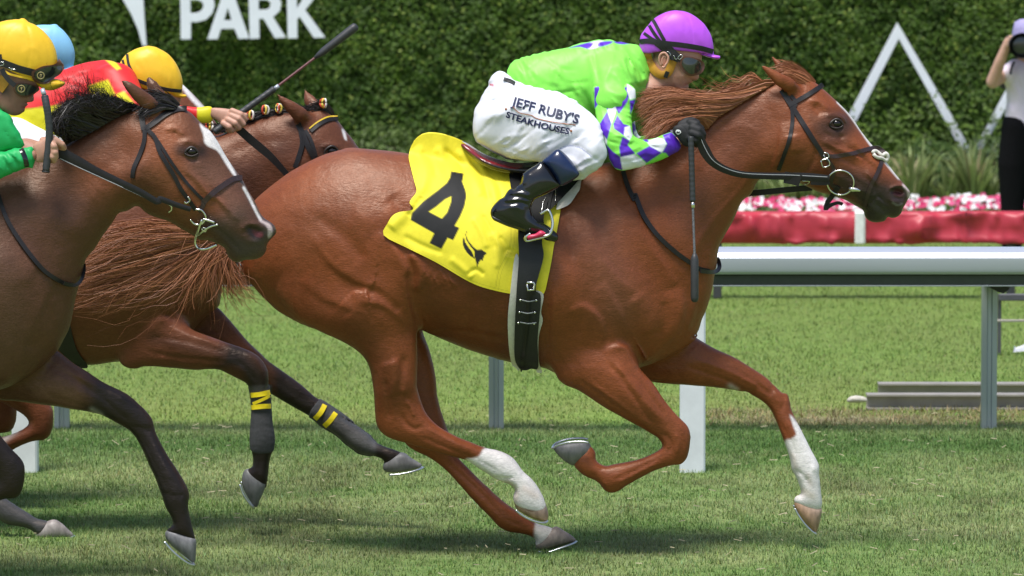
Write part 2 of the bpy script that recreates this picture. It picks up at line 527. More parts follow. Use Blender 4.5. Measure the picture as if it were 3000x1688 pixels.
def paint(V, base, layers, seed=0):
    """coat and cloth colours laid down in the side view. layer: (kind, spec, colour, soft px or width, alpha, [ymin,ymax])"""
    PX, PY = proj(V); col = np.tile(np.array(base, float), (len(V), 1))
    for L in layers:
        kind, spec, c, w, al = L[:5]
        m = np.ones(len(V), bool)
        if len(L) > 5 and L[5]: m = (V[:, 1] >= L[5][0]) & (V[:, 1] <= L[5][1])
        P = spline(px(spec), 4, kind == 'poly') if not (len(L) > 6 and L[6]) else px(spec)
        bb = (PX > P[:, 0].min() - 3 * w) & (PX < P[:, 0].max() + 3 * w) & (PY > P[:, 1].min() - 3 * w) & (PY < P[:, 1].max() + 3 * w) & m
        if not bb.any(): continue
        x, y = PX[bb], PY[bb]
        if kind == 'poly':
            d, _ = segdist(P, x, y, True, 3 * w + 2); ins = inside(P, x, y)
            a = np.where(ins, 0.5 + 0.5 * np.clip(d / w, 0, 1), 0.5 - 0.5 * np.clip(d / w, 0, 1))
        else:
            d, _ = segdist(P, x, y, False, 3 * w + 2); a = np.clip(1.5 - d / w, 0, 1) if kind == 'line' else np.exp(-(d / w) ** 2)
        cc = col[bb]; a = (a * al)[:, None]; col[bb] = cc * (1 - a) + np.array(c) * a
    return col
def grid_solid(G, th):
    """(n,m,3) front sheet + thickness along its normal (away from the camera) -> closed mesh"""
    n, m, _ = G.shape
    du = np.gradient(G, axis=0); dv = np.gradient(G, axis=1)
    N = np.cross(du, dv); N /= np.linalg.norm(N, axis=2)[:, :, None] + 1e-12
    if N[:, :, 1].mean() < 0: N = -N
    Bk = G + N * th
    V = np.vstack([G.reshape(-1, 3), Bk.reshape(-1, 3)]); o = n * m; F = []
    I = np.arange(n * m).reshape(n, m)
    a, b, c, d = I[:-1, :-1].ravel(), I[1:, :-1].ravel(), I[1:, 1:].ravel(), I[:-1, 1:].ravel()
    F = [np.stack([a, b, c, d], 1), np.stack([d, c, b, a], 1) + o]
    for e in (I[0], I[-1][::-1], I[:, 0][::-1], I[:, -1]):
        F.append(np.stack([e[:-1], e[1:], e[1:] + o, e[:-1] + o], 1))
    F = np.vstack(F)
    a, b, c = V[F[:, 0]], V[F[:, 1]], V[F[:, 2]]
    return V, F
def strap(name, fr, spec, width, mat, parent, off=0.004, th=0.003, ys=None, step=5, ncol=5, taper=None, smooth=4, bulge=0.0, raw=None):
    """flat leather strip laid on a surface (fr) or hung free between depths ys"""
    P = px(spec) if raw is None else np.asarray(raw, float); P = spline(P, smooth, False) if smooth else P
    L = np.r_[0, np.cumsum(np.linalg.norm(np.diff(P, axis=0), axis=1))]
    n = max(3, int(L[-1] / step) + 1); t = np.linspace(0, L[-1], n)
    C = np.stack([np.interp(t, L, P[:, 0]), np.interp(t, L, P[:, 1])], 1)
    T = np.gradient(C, axis=0); T /= np.linalg.norm(T, axis=1)[:, None] + 1e-9
    N = np.stack([-T[:, 1], T[:, 0]], 1)
    w = np.full(n, width, float) if taper is None else np.interp(np.linspace(0, 1, n), np.linspace(0, 1, len(taper)), taper) * width
    u = np.linspace(-0.5, 0.5, ncol)
    pts = (C[:, None, :] + N[:, None, :] * (u[None, :, None] * w[:, None, None])).reshape(-1, 2)
    if ys is None: G = fr.on(pts, off).reshape(n, ncol, 3)
    else:
        yv = np.interp(np.linspace(0, 1, n), np.linspace(0, 1, len(ys)), ys); Y = np.repeat(yv, ncol)
        x, z = W(pts[:, 0], pts[:, 1], Y); G = np.stack([x, Y, z], 1).reshape(n, ncol, 3)
    if bulge: G[:, :, 1] -= bulge * (1 - (2 * u[None, :]) ** 2)
    V, F = grid_solid(G, th)
    o = mesh_obj(name, V, F, mat, parent); fix_normals(o); shade_auto(o, 50)
    return o
def sheet(spec, step, smooth=4):
    """triangulated patch inside an outline, boundary vertices snapped to it (photo pixels)"""
    P = px(spec) if isinstance(spec, str) else np.asarray(spec, float)
    P = spline(P, smooth) if smooth else P
    x0, y0 = P.min(0) - step; x1, y1 = P.max(0) + step
    gx = np.arange(x0, x1 + step, step); gy = np.arange(y0, y1 + step, step)
    X, Y = np.meshgrid(gx, gy, indexing='ij'); M = inside(P, X, Y)
    cell = M[:-1, :-1] | M[1:, :-1] | M[1:, 1:] | M[:-1, 1:]
    I = np.arange(X.size).reshape(X.shape)
    F = np.stack([I[:-1, :-1][cell], I[1:, :-1][cell], I[1:, 1:][cell], I[:-1, 1:][cell]], 1)
    pts = np.stack([X.ravel(), Y.ravel()], 1)
    used = np.unique(F); out = used[~M.ravel()[used]]
    # nearest points on the outline
    A = P; B = np.roll(P, -1, 0); E = B - A; L = (E ** 2).sum(1) + 1e-12
    q = pts[out]
    t = np.clip(((q[:, None, :] - A[None]) * E[None]).sum(2) / L[None], 0, 1)
    c = A[None] + t[:, :, None] * E[None]
    k = ((q[:, None, :] - c) ** 2).sum(2).argmin(1)
    pts[out] = c[np.arange(len(out)), k]
    rm = -np.ones(len(pts), int); rm[used] = np.arange(len(used))
    return pts[used], rm[F]
def thicken(V, F, th, N=None):
    """close a patch: back copy th metres behind + walls"""
    n = len(V); Bk = V + (np.array([0, th, 0]) if N is None else N * th)
    e = np.vstack([F[:, [0, 1]], F[:, [1, 2]], F[:, [2, 3]], F[:, [3, 0]]])
    key = np.sort(e, 1); _, idx, cnt = np.unique(key[:, 0] * (n + 1) + key[:, 1], return_index=True, return_counts=True)
    be = e[idx[cnt == 1]]
    W_ = np.stack([be[:, 0], be[:, 1], be[:, 1] + n, be[:, 0] + n], 1)
    return np.vstack([V, Bk]), np.vstack([F, F[:, ::-1] + n, W_])
def drape(name, fr, spec, mat, parent, off=0.006, th=0.004, step=3.0, wr=None, col=None, smooth=4, ylim=None):
    p, F = sheet(spec, step, smooth)
    V = fr.on(p, off)
    if wr is not None:
        V[:, 1] -= wr(p[:, 0], p[:, 1])
    V2, F2 = thicken(V, F, th)
    c = None
    if col is not None: c = paint(V2, col[0], col[1])
    o = mesh_obj(name, V2, F2, mat, parent, col=c); fix_normals(o); shade_auto(o, 60)
    return o
def hair(name, strands, rads, mat, parent, sides=2, kind=None):
    """many tapering hairs as one mesh; strands (n,m,3)"""
    S = np.asarray(strands, float); n, m, _ = S.shape
    T = np.gradient(S, axis=1); T /= np.linalg.norm(T, axis=2)[:, :, None] + 1e-12
    a = np.cross(T, np.array([0.0, 1.0, 0.0]) + rng.normal(0, .45, (n, 1, 3))); a /= np.linalg.norm(a, axis=2)[:, :, None] + 1e-12
    b = np.cross(T, a)
    rad = np.asarray(rads, float)
    if rad.ndim == 1: rad = np.tile(rad, (n, 1))
    if sides < 3:
        sides = 2; V = np.zeros((n, m, 2, 3)); V[:, :, 0] = S + rad[:, :, None] * a; V[:, :, 1] = S - rad[:, :, None] * a
        I = np.arange(n * m * 2).reshape(n, m, 2); F = np.stack([I[:, :-1, 0], I[:, :-1, 1], I[:, 1:, 1], I[:, 1:, 0]], 2).reshape(-1, 4)
    else:
        V = np.zeros((n, m, sides, 3))
        for q in range(sides):
            t = 2 * math.pi * q / sides
            V[:, :, q] = S + rad[:, :, None] * (math.cos(t) * a + math.sin(t) * b)
        I = np.arange(n * m * sides).reshape(n, m, sides); J = np.roll(I, -1, 2)
        F = np.stack([I[:, :-1], J[:, :-1], J[:, 1:], I[:, 1:]], 3).reshape(-1, 4)
    c = np.repeat(rng.uniform(0, 1, n), m * sides)
    o = mesh_obj(name, V.reshape(-1, 3), F, mat, parent, col=np.stack([c, c, c], 1))
    if kind: o['kind'] = kind
    return o

# ------------------------------------------------------------------ materials
def mat_new(name):
    m = bpy.data.materials.new(name); m.use_nodes = True
    nt = m.node_tree; b = nt.nodes['Principled BSDF']
    return m, nt, b
def N_(nt, t, **kw):
    n = nt.nodes.new(t)
    for k, v in kw.items():
        if k.startswith('_'): setattr(n, k[1:], v)
        else: n.inputs[k.replace('_', ' ')].default_value = v
    return n
def noise(nt, scale, detail=4, rough=0.6, stretch=None, coord='Object'):
    tc = N_(nt, 'ShaderNodeTexCoord'); n = N_(nt, 'ShaderNodeTexNoise', Scale=scale, Detail=detail, Roughness=rough)
    if stretch is not None:
        mp = N_(nt, 'ShaderNodeMapping'); mp.inputs['Scale'].default_value = stretch
        nt.links.new(tc.outputs[coord], mp.inputs[0]); nt.links.new(mp.outputs[0], n.inputs['Vector'])
    else: nt.links.new(tc.outputs[coord], n.inputs['Vector'])
    return n
def mult_noise(nt, colsock, nz, lo, hi):
    r = N_(nt, 'ShaderNodeMapRange'); r.inputs['From Min'].default_value = 0.3; r.inputs['From Max'].default_value = 0.7
    r.inputs['To Min'].default_value = lo; r.inputs['To Max'].default_value = hi
    nt.links.new(nz.outputs['Fac'], r.inputs['Value'])
    mx = N_(nt, 'ShaderNodeVectorMath', _operation='SCALE')
    nt.links.new(colsock, mx.inputs[0]); nt.links.new(r.outputs[0], mx.inputs['Scale'])
    return mx.outputs[0]
def bump(nt, b, nzs, strength, dist, prev=None):
    bp = N_(nt, 'ShaderNodeBump', Strength=strength, Distance=dist)
    nt.links.new(nzs, bp.inputs['Height'])
    if prev is not None: nt.links.new(prev, bp.inputs['Normal'])
    nt.links.new(bp.outputs[0], b.inputs['Normal']); return bp.outputs[0]
def simple(name, col, rough=0.5, metal=0.0, nscale=40, var=0.12, bmp=0.15, bd=0.002, spec=0.5, coat=0.0, vc=False, sheen=0.0, stretch=None, bscale=None):
    """principled material with its own colour (or the vertex colour), a fine mottling and relief"""
    m, nt, b = mat_new(name)
    if vc:
        a = N_(nt, 'ShaderNodeVertexColor'); a.layer_name = 'Col'; c = a.outputs[0]
    else:
        a = N_(nt, 'ShaderNodeRGB'); a.outputs[0].default_value = (*col, 1); c = a.outputs[0]
    nz = noise(nt, nscale, 5, 0.6, stretch)
    c = mult_noise(nt, c, nz, 1 - var, 1 + var)
    nt.links.new(c, b.inputs['Base Color'])
    b.inputs['Roughness'].default_value = rough; b.inputs['Metallic'].default_value = metal
    b.inputs['Specular IOR Level'].default_value = spec
    b.inputs['Coat Weight'].default_value = coat
    b.inputs['Sheen Weight'].default_value = sheen
    if bmp > 0:
        n2 = noise(nt, bscale or nscale * 2, 4, 0.6, stretch); bump(nt, b, n2.outputs['Fac'], bmp, bd)
    return m
def coat_mat(name, rough=0.42, spec=0.45):
    m, nt, b = mat_new(name)
    a = N_(nt, 'ShaderNodeVertexColor'); a.layer_name = 'Col'
    n1 = noise(nt, 9, 3, 0.5); n2 = noise(nt, 60, 3, 0.6, (0.35, 1, 1)); n3 = noise(nt, 330, 2, 0.5, (0.25, 1, 1))
    c = mult_noise(nt, a.outputs[0], n1, 0.9, 1.1); c = mult_noise(nt, c, n2, 0.93, 1.07); c = mult_noise(nt, c, n3, 0.84, 1.16)
    nt.links.new(c, b.inputs['Base Color'])
    r = N_(nt, 'ShaderNodeMapRange'); r.inputs['From Min'].default_value = 0.3; r.inputs['From Max'].default_value = 0.7
    r.inputs['To Min'].default_value = rough - 0.07; r.inputs['To Max'].default_value = rough + 0.1
    nt.links.new(n1.outputs['Fac'], r.inputs['Value']); nt.links.new(r.outputs[0], b.inputs['Roughness'])
    b.inputs['Specular IOR Level'].default_value = spec; b.inputs['Specular Tint'].default_value = (1.0, .80, .66, 1)
    n4 = noise(nt, 26, 4, 0.55); p = bump(nt, b, n4.outputs['Fac'], 0.4, 0.008)
    n5 = noise(nt, 170, 3, 0.7, (0.28, 1, 1)); bump(nt, b, n5.outputs['Fac'], 0.7, 0.0022, p)
    return m
def hair_mat(name, c0, c1, rough=0.38):
    m, nt, b = mat_new(name)
    a = N_(nt, 'ShaderNodeVertexColor'); a.layer_name = 'Col'
    mx = N_(nt, 'ShaderNodeMix', _data_type='RGBA'); mx.inputs[6].default_value = (*c0, 1); mx.inputs[7].default_value = (*c1, 1)
    nt.links.new(a.outputs[0], mx.inputs[0]); nt.links.new(mx.outputs[2], b.inputs['Base Color'])
    b.inputs['Roughness'].default_value = rough; b.inputs['Specular IOR Level'].default_value = 0.5
    return m
# ================================================================== SETTING
def turf_tone(X, Y):
    """colour of the turf: pale worn strip by the rail, darker green strip beyond the white posts, mixed in front"""
    n1 = fbm(X, Y * 0.6, 0.6, 11); n2 = fbm(X, Y * 0.5, 0.16, 21); n3 = fbm(X, Y * 0.7, 2.0, 31)
    dark_strip = np.exp(-((Y - 3.9 - 0.15 * (n3 - .5)) / 0.62) ** 2)
    pale = np.clip((Y - 4.7) / 0.3, 0, 1)
    a = np.array([0.160, 0.265, 0.068]); b = np.array([0.275, 0.325, 0.130]); c = np.array([0.085, 0.170, 0.038]); d = np.array([0.21, 0.31, 0.070])
    m = np.clip((n1 * .55 + n2 * .45 - 0.34) * 3.3, 0, 1)[..., None]
    base = c * 0 + (a * (1 - m) + b * m)
    dk = np.clip((fbm(X, Y * 0.45, 0.26, 51) - 0.56) * 6, 0, 1)[..., None]
    base = base * (1 - 0.6 * dk) + np.array([0.125, 0.145, 0.055]) * 0.6 * dk
    far = d * (1 - m * .55) + np.array([0.235, 0.235, 0.085]) * m * .55
    g2 = np.clip((Y - 5.6) / 1.5, 0, 1)[..., None]
    far = far * (1 - .55 * g2) + np.array([0.165, 0.255, 0.06]) * .55 * g2
    col = base * (1 - pale[..., None]) + far * pale[..., None]
    dirt = np.clip(1.3 - np.hypot((X - 1.55) / .5, (Y - 5.0) / .17) + .5 * (n2 - .5), 0, 1)[..., None]; col = col * (1 - .8 * dirt) + np.array([.32, .25, .17]) * .8 * dirt
    l = (0.85 * dark_strip)[..., None]
    return col * (1 - l) + c * l
# ground sheet
def build_ground():
    xs = np.r_[-150, -60, -30, np.linspace(-14, 14, 90), 30, 60, 150]; ys = np.r_[-60, -20, -6, np.linspace(-4, 25, 110), 40, 80, 200]
    X, Y = np.meshgrid(xs, ys, indexing='ij'); V = np.stack([X.ravel(), Y.ravel(), np.zeros(X.size)], 1)
    I = np.arange(X.size).reshape(X.shape); F = np.stack([I[:-1, :-1].ravel(), I[1:, :-1].ravel(), I[1:, 1:].ravel(), I[:-1, 1:].ravel()], 1)
    m = simple('turf_soil', None, 0.9, nscale=14, var=0.3, bmp=0.6, bd=0.02, spec=0.1, vc=True)
    o = mesh_obj('ground', V, F, m, col=turf_tone(V[:, 0], V[:, 1]) * 0.8); o['kind'] = 'structure'
build_ground()
def leaf_mat(name, rough=0.5, trans=0.25):
    m, nt, b = mat_new(name)
    a = N_(nt, 'ShaderNodeVertexColor'); a.layer_name = 'Col'
    nt.links.new(a.outputs[0], b.inputs['Base Color']); b.inputs['Roughness'].default_value = rough
    b.inputs['Specular IOR Level'].default_value = 0.35
    tr = N_(nt, 'ShaderNodeBsdfTranslucent'); mx = N_(nt, 'ShaderNodeMixShader'); mx.inputs[0].default_value = trans
    nt.links.new(a.outputs[0], tr.inputs[0]); nt.links.new(b.outputs[0], mx.inputs[1]); nt.links.new(tr.outputs[0], mx.inputs[2])
    nt.links.new(mx.outputs[0], nt.nodes['Material Output'].inputs[0]); return m
GRASS = leaf_mat('grass_blade', 0.6, 0.3)
def blades(name, n, y0, y1, hmin, hmax, w, margin=0.7, xr=None, tone=None, straw=0.06, zf=None, kind='stuff', lean=0.9):
    Y = y0 + (y1 - y0) * rng.uniform(0, 1, n * 2) ** 1.0
    hw = 1500 / FOC * (Y + CAM_D) + margin if xr is None else None
    if xr is None:
        hm = hw.max(); X = rng.uniform(-hm, hm, n * 2); k = np.abs(X) < hw; X, Y = X[k][:n], Y[k][:n]
    else: X = rng.uniform(xr[0], xr[1], n); Y = Y[:n]
    n = len(X)
    cl = fbm(X, Y, 0.09, 61); big = fbm(X, Y * .7, 0.5, 71)
    keep = rng.uniform(0, 1, n) < 0.35 + 1.1 * cl; X, Y, cl, big = X[keep], Y[keep], cl[keep], big[keep]; n = len(X)
    H = (hmin + (hmax - hmin) * rng.uniform(0, 1, n)) * (0.55 + 0.5 * cl + 0.45 * big)
    th = rng.uniform(0, 2 * math.pi, n); ln = rng.uniform(0.15, lean, n)
    dx, dy = np.cos(th), np.sin(th); ww = w * 1.35 * rng.uniform(0.7, 1.4, n)
    sx, sy = -dy * ww / 2, dx * ww / 2
    z0 = np.full(n, -0.004)
    col = turf_tone(X, Y) if tone is None else np.tile(tone, (n, 1))
    br = (0.62 + 0.75 * rng.uniform(0, 1, n))[:, None]; col = col * br * np.stack([1 + rng.normal(0, .1, n), 1 + rng.normal(0, .05, n), 1 + rng.normal(0, .12, n)], 1)
    st = rng.uniform(0, 1, n) < straw * (0.4 + 1.4 * (1 - cl)); col[st] = np.array([0.36, 0.31, 0.17]) * rng.uniform(0.6, 1.15, st.sum())[:, None]
    H = np.where(st, H * 0.7, H); ln = np.where(st, ln + 0.7, ln)
    P = lambda f, q: np.stack([X + dx * H * ln * f ** 1.7 + sx * q, Y + dy * H * ln * f ** 1.7 + sy * q, z0 + H * (f - 0.25 * ln * f * f)], 1)
    V = np.stack([P(0.0, 1), P(0.0, -1), P(1.0, 0)], 1)
    I = np.arange(n)[:, None] * 3
    F = I + np.array([[0, 1, 2]])
    shade = np.ones(3)
    C = (col[:, None, :] * shade[None, :, None]).reshape(-1, 3)
    o = mesh_obj(name, V.reshape(-1, 3), F, GRASS, col=np.clip(C, 0, 1)); o['kind'] = kind; return o
blades('grass', 330000, -1.6, 5.0, 0.009, 0.027, 0.0036)
blades('grass', 170000, 5.0, 17.5, 0.012, 0.030, 0.0048, straw=0.05)
blades('grass', 50000, -1.6, 9.0, 0.012, 0.03, 0.006, margin=3.5)
# worn verge of dry grass by the rail posts
blades('dry_grass', 9000, 4.75, 5.5, 0.02, 0.05, 0.006, xr=(0.9, 4.4), tone=np.array([0.29, 0.25, 0.12]), straw=0.5, lean=1.6)
# clippings lying on the turf
def clippings(n):
    Y = rng.uniform(-1.5, 5, n); X = rng.uniform(-2.7, 2.7, n); th = rng.normal(0, 0.5, n); L = rng.uniform(0.008, 0.035, n) ; w = 0.0025
    c, s = np.cos(th), np.sin(th); z = 0.026 + rng.uniform(0, .012, n); dz = rng.normal(0, .006, n)
    V = np.stack([np.stack([X - c * L / 2, Y - s * L / 2, z], 1), np.stack([X + c * L / 2, Y + s * L / 2, z + dz], 1), np.stack([X + c * L / 2 - s * w, Y + s * L / 2 + c * w, z + dz + w], 1), np.stack([X - c * L / 2 - s * w, Y - s * L / 2 + c * w, z + w], 1)], 1)
    F = np.arange(n)[:, None] * 4 + np.array([0, 1, 2, 3])
    col = np.array([0.5, 0.44, 0.28]) * rng.uniform(.5, 1.1, n)[:, None]
    o = mesh_obj('clippings', V.reshape(-1, 3), F, GRASS, col=np.repeat(col, 4, 0)); o['kind'] = 'stuff'
clippings(420)

# ---- hedge wall with its signs
HY = 23.0
LEAF = leaf_mat('hedge_leaf', 0.55, 0.25)
def leaves(name, P, Nn, L, asp, col, parent, kind='stuff', mat=None):
    """pointed leaves folded along the midrib"""
    n = len(P)
    Nn = Nn / (np.linalg.norm(Nn, axis=1)[:, None] + 1e-9)
    r = rng.normal(0, 1, (n, 3)); U = np.cross(Nn, r); U /= np.linalg.norm(U, axis=1)[:, None] + 1e-9
    S = np.cross(Nn, U); L = L[:, None]; w = L * asp
    a = P - U * L * .5; b = P + U * L * .5; m1 = P + S * w * .5 - Nn * w * .18; m2 = P - S * w * .5 - Nn * w * .18
    V = np.stack([a, m1, b, m2], 1); I = np.arange(n)[:, None] * 4
    F = np.vstack([I + [0, 1, 2], I + [0, 2, 3]])
    o = mesh_obj(name, V.reshape(-1, 3), F, mat or LEAF, parent, col=np.repeat(col, 4, 0), smooth=False)
    if kind: o['kind'] = kind
    return o
def relief_h(x, z): return 0.11 * (fbm(x, z, 0.55, 101) - .5) + 0.10 * (fbm(x, z, 0.14, 111) - .5)
hedge = empty('hedge', (0, HY, 0), 'tall clipped green hedge wall carrying white letters across the back of the track', 'hedge')
def build_hedge():
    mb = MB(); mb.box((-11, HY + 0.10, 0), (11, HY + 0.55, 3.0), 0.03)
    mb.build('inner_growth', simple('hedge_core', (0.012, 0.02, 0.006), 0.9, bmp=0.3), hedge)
    def lay(n, x0, x1, z0, z1):
        X = rng.uniform(x0, x1, n); Z = rng.uniform(z0, z1, n); dep = rng.uniform(0, 1, n) ** 1.5
        Yp = HY - 0.02 - relief_h(X, Z) + dep * 0.11
        # leaves part around nothing: signs stand proud of them
        Nn = np.stack([rng.normal(0, .55, n), -1 + rng.normal(0, .35, n), 0.55 + rng.normal(0, .55, n)], 1)
        L = rng.uniform(0.022, 0.041, n)
        t = fbm(X, Z, 0.3, 121); t2 = rng.uniform(0, 1, n)
        c0 = np.array([0.045, 0.100, 0.008]); c1 = np.array([0.120, 0.215, 0.018]); c2 = np.array([0.27, 0.35, 0.06])
        f = np.clip(0.15 + 0.9 * (t - .4) + 0.5 * (t2 - .4), 0, 1)[:, None]
        col = c0 * (1 - f) + c1 * f
        yo = (rng.uniform(0, 1, n) < .06) & (dep < .5); col[yo] = c2 * rng.uniform(.7, 1.1, yo.sum())[:, None]
        leaves('leaves', np.stack([X, Yp, Z], 1), Nn, L, 0.55, col, hedge)
    lay(115000, -4.6, 4.6, 0.0, 1.85)
    lay(16000, -4.6, 4.6, 1.85, 3.0); lay(24000, -11, -4.6, 0, 3.0); lay(24000, 4.6, 11, 0, 3.0)
build_hedge()
SIGN = simple('sign_white', (0.78, 0.80, 0.88), 0.45, nscale=8, var=0.04, bmp=0.05)
def curve_shape(name, loops, Y, ext, mat, parent, z_off=0.0):
    cu = bpy.data.curves.new(name, 'CURVE'); cu.dimensions = '2D'; cu.fill_mode = 'BOTH'; cu.extrude = ext / 2; cu.bevel_depth = 0.002
    for lp in loops:
        x, z = W(lp[:, 0], lp[:, 1], Y); s = cu.splines.new('POLY'); s.points.add(len(lp) - 1); s.use_cyclic_u = True
        for i in range(len(lp)): s.points[i].co = (x[i], z[i], 0, 1)
    tmp = bpy.data.objects.new('t', cu); COLL.objects.link(tmp); tmp.rotation_euler = (math.pi / 2, 0, 0); tmp.location = (0, Y, 0)
    bpy.context.view_layer.update()
    dg = bpy.context.evaluated_depsgraph_get(); me = bpy.data.meshes.new_from_object(tmp.evaluated_get(dg))
    M = tmp.matrix_world.copy(); bpy.data.objects.remove(tmp, do_unlink=True); bpy.data.curves.remove(cu)
    me.transform(M); V = np.array([v.co for v in me.vertices]); F = [tuple(p.vertices) for p in me.polygons]; bpy.data.meshes.remove(me)
    return mesh_obj(name, V, F, mat, parent, smooth=False)
sign = empty('hedge_sign', at(740, 60, HY - 0.14), 'white PARK lettering with the tip of a white emblem fixed on the hedge', 'sign')
SY = HY - 0.15
curve_shape('letter', [px('A 1237,-50 1400,-50 1440,-30 1464,5 1468,45 1450,95 1410,135 1350,150 1306,150 1306,267 1241,268'),
                         px('A 1303,-2 1355,-2 1388,15 1397,45 1380,75 1345,91 1303,92')], SY, .04, SIGN, sign)
curve_shape('letter', [px('A 1423,268 1531,-50 1595,-50 1704,263 1635,264 1607,196 1513,197 1490,267'), px('A 1532,142 1589,141 1561,48')], SY, .04, SIGN, sign)
curve_shape('letter', [px('A 1704,-50 1850,-50 1900,-28 1925,20 1915,75 1868,118 1954,257 1884,260 1806,128 1773,128 1776,263 1713,265'), px('A 1770,-2 1830,-2 1856,20 1850,55 1825,68 1770,69')], SY, .04, SIGN, sign)
curve_shape('letter', [px('A 1966,-50 2031,-50 2031,66 2102,-50 2182,-50 2088,70 2223,256 2151,258 2052,112 2034,134 2036,261 1973,262')], SY, .04, SIGN, sign)
curve_shape('emblem_tip', [px('A 780,-110 975,-110 988,120 1003,312 978,312 948,205 900,95 845,0')], SY, .04, SIGN, sign)
zig = empty('emblem', at(2640, 250, HY - 0.14), 'large white zigzag emblem of slanting bars on the right part of the hedge', 'sign')
curve_shape('bar', [px('C 1703,160 2110,855 2225,1080 2325,1175 2282,1190 2175,1090 2055,870 1712,262 1435,800 1290,1090 1250,1070 1375,785')], SY, .04, SIGN, zig)
curve_shape('bar', [px('C 2098,1182 2132,1204 2250,1075 2500,640 2720,250 2690,210 2430,655 2215,1065')], SY - 0.045, .04, SIGN, zig)

def creepers(n):
    X = rng.uniform(2.6, 3.9, n); Z = rng.uniform(.2, .86, n); k = rng.uniform(0, 1, n) < np.clip((.92 - Z) / .5, 0, 1) * (.35 + .8 * (fbm(X, Z, .12, 171) > .5)); X, Z = X[k], Z[k]; n = len(X)
    Nn = np.stack([rng.normal(0, .4, n), -1 + rng.normal(0, .3, n), .5 + rng.normal(0, .4, n)], 1)
    leaves('leaves', np.stack([X, HY - .235 - rng.uniform(0, .03, n), Z], 1), Nn, rng.uniform(.03, .05, n), .55, np.array([.10, .17, .02]) * rng.uniform(.5, 1.4, n)[:, None], hedge)
creepers(1500)
# ---- planting at the hedge foot
def bush(pxx, w, h, Y, tone, n, label, L=(0.03, 0.06)):
    x, _ = W(pxx, 500, Y); x = float(x)
    e = empty('shrub', (x, Y, 0), label, 'shrub', 'low shrubs along the foot of the hedge')
    r = rng.normal(0, 1, (n, 3)); r /= np.linalg.norm(r, axis=1)[:, None]
    rad = 0.55 + 0.45 * rng.uniform(0, 1, n) ** .5; rad *= 0.8 + .35 * fbm(r[:, 0] * 2 + pxx, r[:, 2] * 2, .7, 5)
    P = np.array([x, Y, h * .45]) + r * rad[:, None] * np.array([w / 2, .3, h * .55]); P[:, 2] = np.maximum(P[:, 2], 0.02)
    c = np.array(tone) * rng.uniform(.5, 1.35, n)[:, None]
    leaves('leaves', P, r + np.array([0, -.3, .5]) + rng.normal(0, .4, (n, 3)), rng.uniform(L[0], L[1], n), .5, c, e)
    mb = MB()
    for i in range(5):
        a = rng.uniform(-1, 1); mb.tube([(x + a * .04, Y, 0), (x + a * w * .2, Y, h * .35), (x + a * w * .36, Y + rng.uniform(-.1, .1), h * .7)], [.012, .008, .004], 5)
    mb.build('stem', simple('shrub_stem', (.09, .06, .035), .8), e)
for i, (p, w, h, t, lb) in enumerate([
        (960, .7, .5, (.10, .15, .03), 'pale leafy shrub seen over the far bay head'), (1130, .8, .62, (.09, .14, .03), 'leafy shrub at the hedge foot above the chestnut rump'),
        (1330, .8, .5, (.12, .16, .04), 'yellowish shrub at the hedge foot behind the number cloth'), (1520, .8, .42, (.07, .12, .03), 'dark green shrub at the hedge foot under the crouching rider'),
        (2480, .8, .52, (.045, .09, .02), 'dark leafy shrub left of the emblem foot'), (2740, .75, .5, (.05, .10, .02), 'leafy shrub covering the crossing of the emblem bars'),
        (2920, .7, .55, (.05, .09, .025), 'dark leafy shrub behind the photographer'), (2330, .7, .45, (.06, .10, .025), 'leafy shrub behind the racehorse cheek')]):
    bush(p, w, h, HY - .42 - .02 * i, t, 1500, lb)
def spiky(pxx, Y, h, n, tone, label):
    x = float(W(pxx, 560, Y)[0])
    th = rng.uniform(0, 2 * math.pi, n); ln = rng.uniform(.25, 1.15, n); H = h * rng.uniform(.6, 1.15, n)
    w = rng.uniform(.016, .034, n); r0 = rng.uniform(0, .07, n); dx, dy = np.cos(th), np.sin(th)
    V = []
    for f, q in ((0, 1), (.35, 1), (.7, .8), (1, .06)):
        rad = r0 + H * ln * .55 * f ** 1.6; z = H * (f - .38 * ln * f ** 3)
        cx, cy = x + dx * rad, Y + dy * rad
        V += [np.stack([cx - dy * w / 2 * q, cy + dx * w / 2 * q, z], 1), np.stack([cx + dy * w / 2 * q, cy - dx * w / 2 * q, z], 1)]
    V = np.stack(V, 1); I = np.arange(n)[:, None] * 8
    F = np.vstack([I + [0, 1, 3, 2], I + [2, 3, 5, 4], I + [4, 5, 7, 6]])
    c = np.array(tone) * rng.uniform(.55, 1.5, n)[:, None]; c[rng.uniform(0, 1, n) < .12] = (.30, .26, .14)
    o = mesh_obj('strap_leaf_plant', V.reshape(-1, 3) - np.array([x, Y, 0]), F, LEAF, col=np.repeat(c, 8, 0)); o.location = (x, Y, 0)
    props(o, label, 'plant', 'strap leaved plants in the flower bed')
sp = [(2170, 21.5, .34), (2235, 21.6, .36), (2300, 21.4, .33), (2370, 21.6, .36), (2440, 21.4, .38), (2500, 21.6, .42), (2560, 21.4, .36), (2610, 21.7, .44), (2665, 21.4, .40), (2715, 21.7, .46), (2765, 21.4, .42), (2815, 21.7, .40), (2865, 21.4, .44), (2925, 21.6, .38), (2985, 21.4, .4), (3050, 21.5, .42)]
for i, (p, y, h) in enumerate(sp):
    spiky(p + rng.uniform(-22, 22), y, h * rng.uniform(.85, 1.6), int(rng.integers(38, 70)), (.24, .30, .11), 'arching strap leaved plant in the flower bed in front of the hedge')
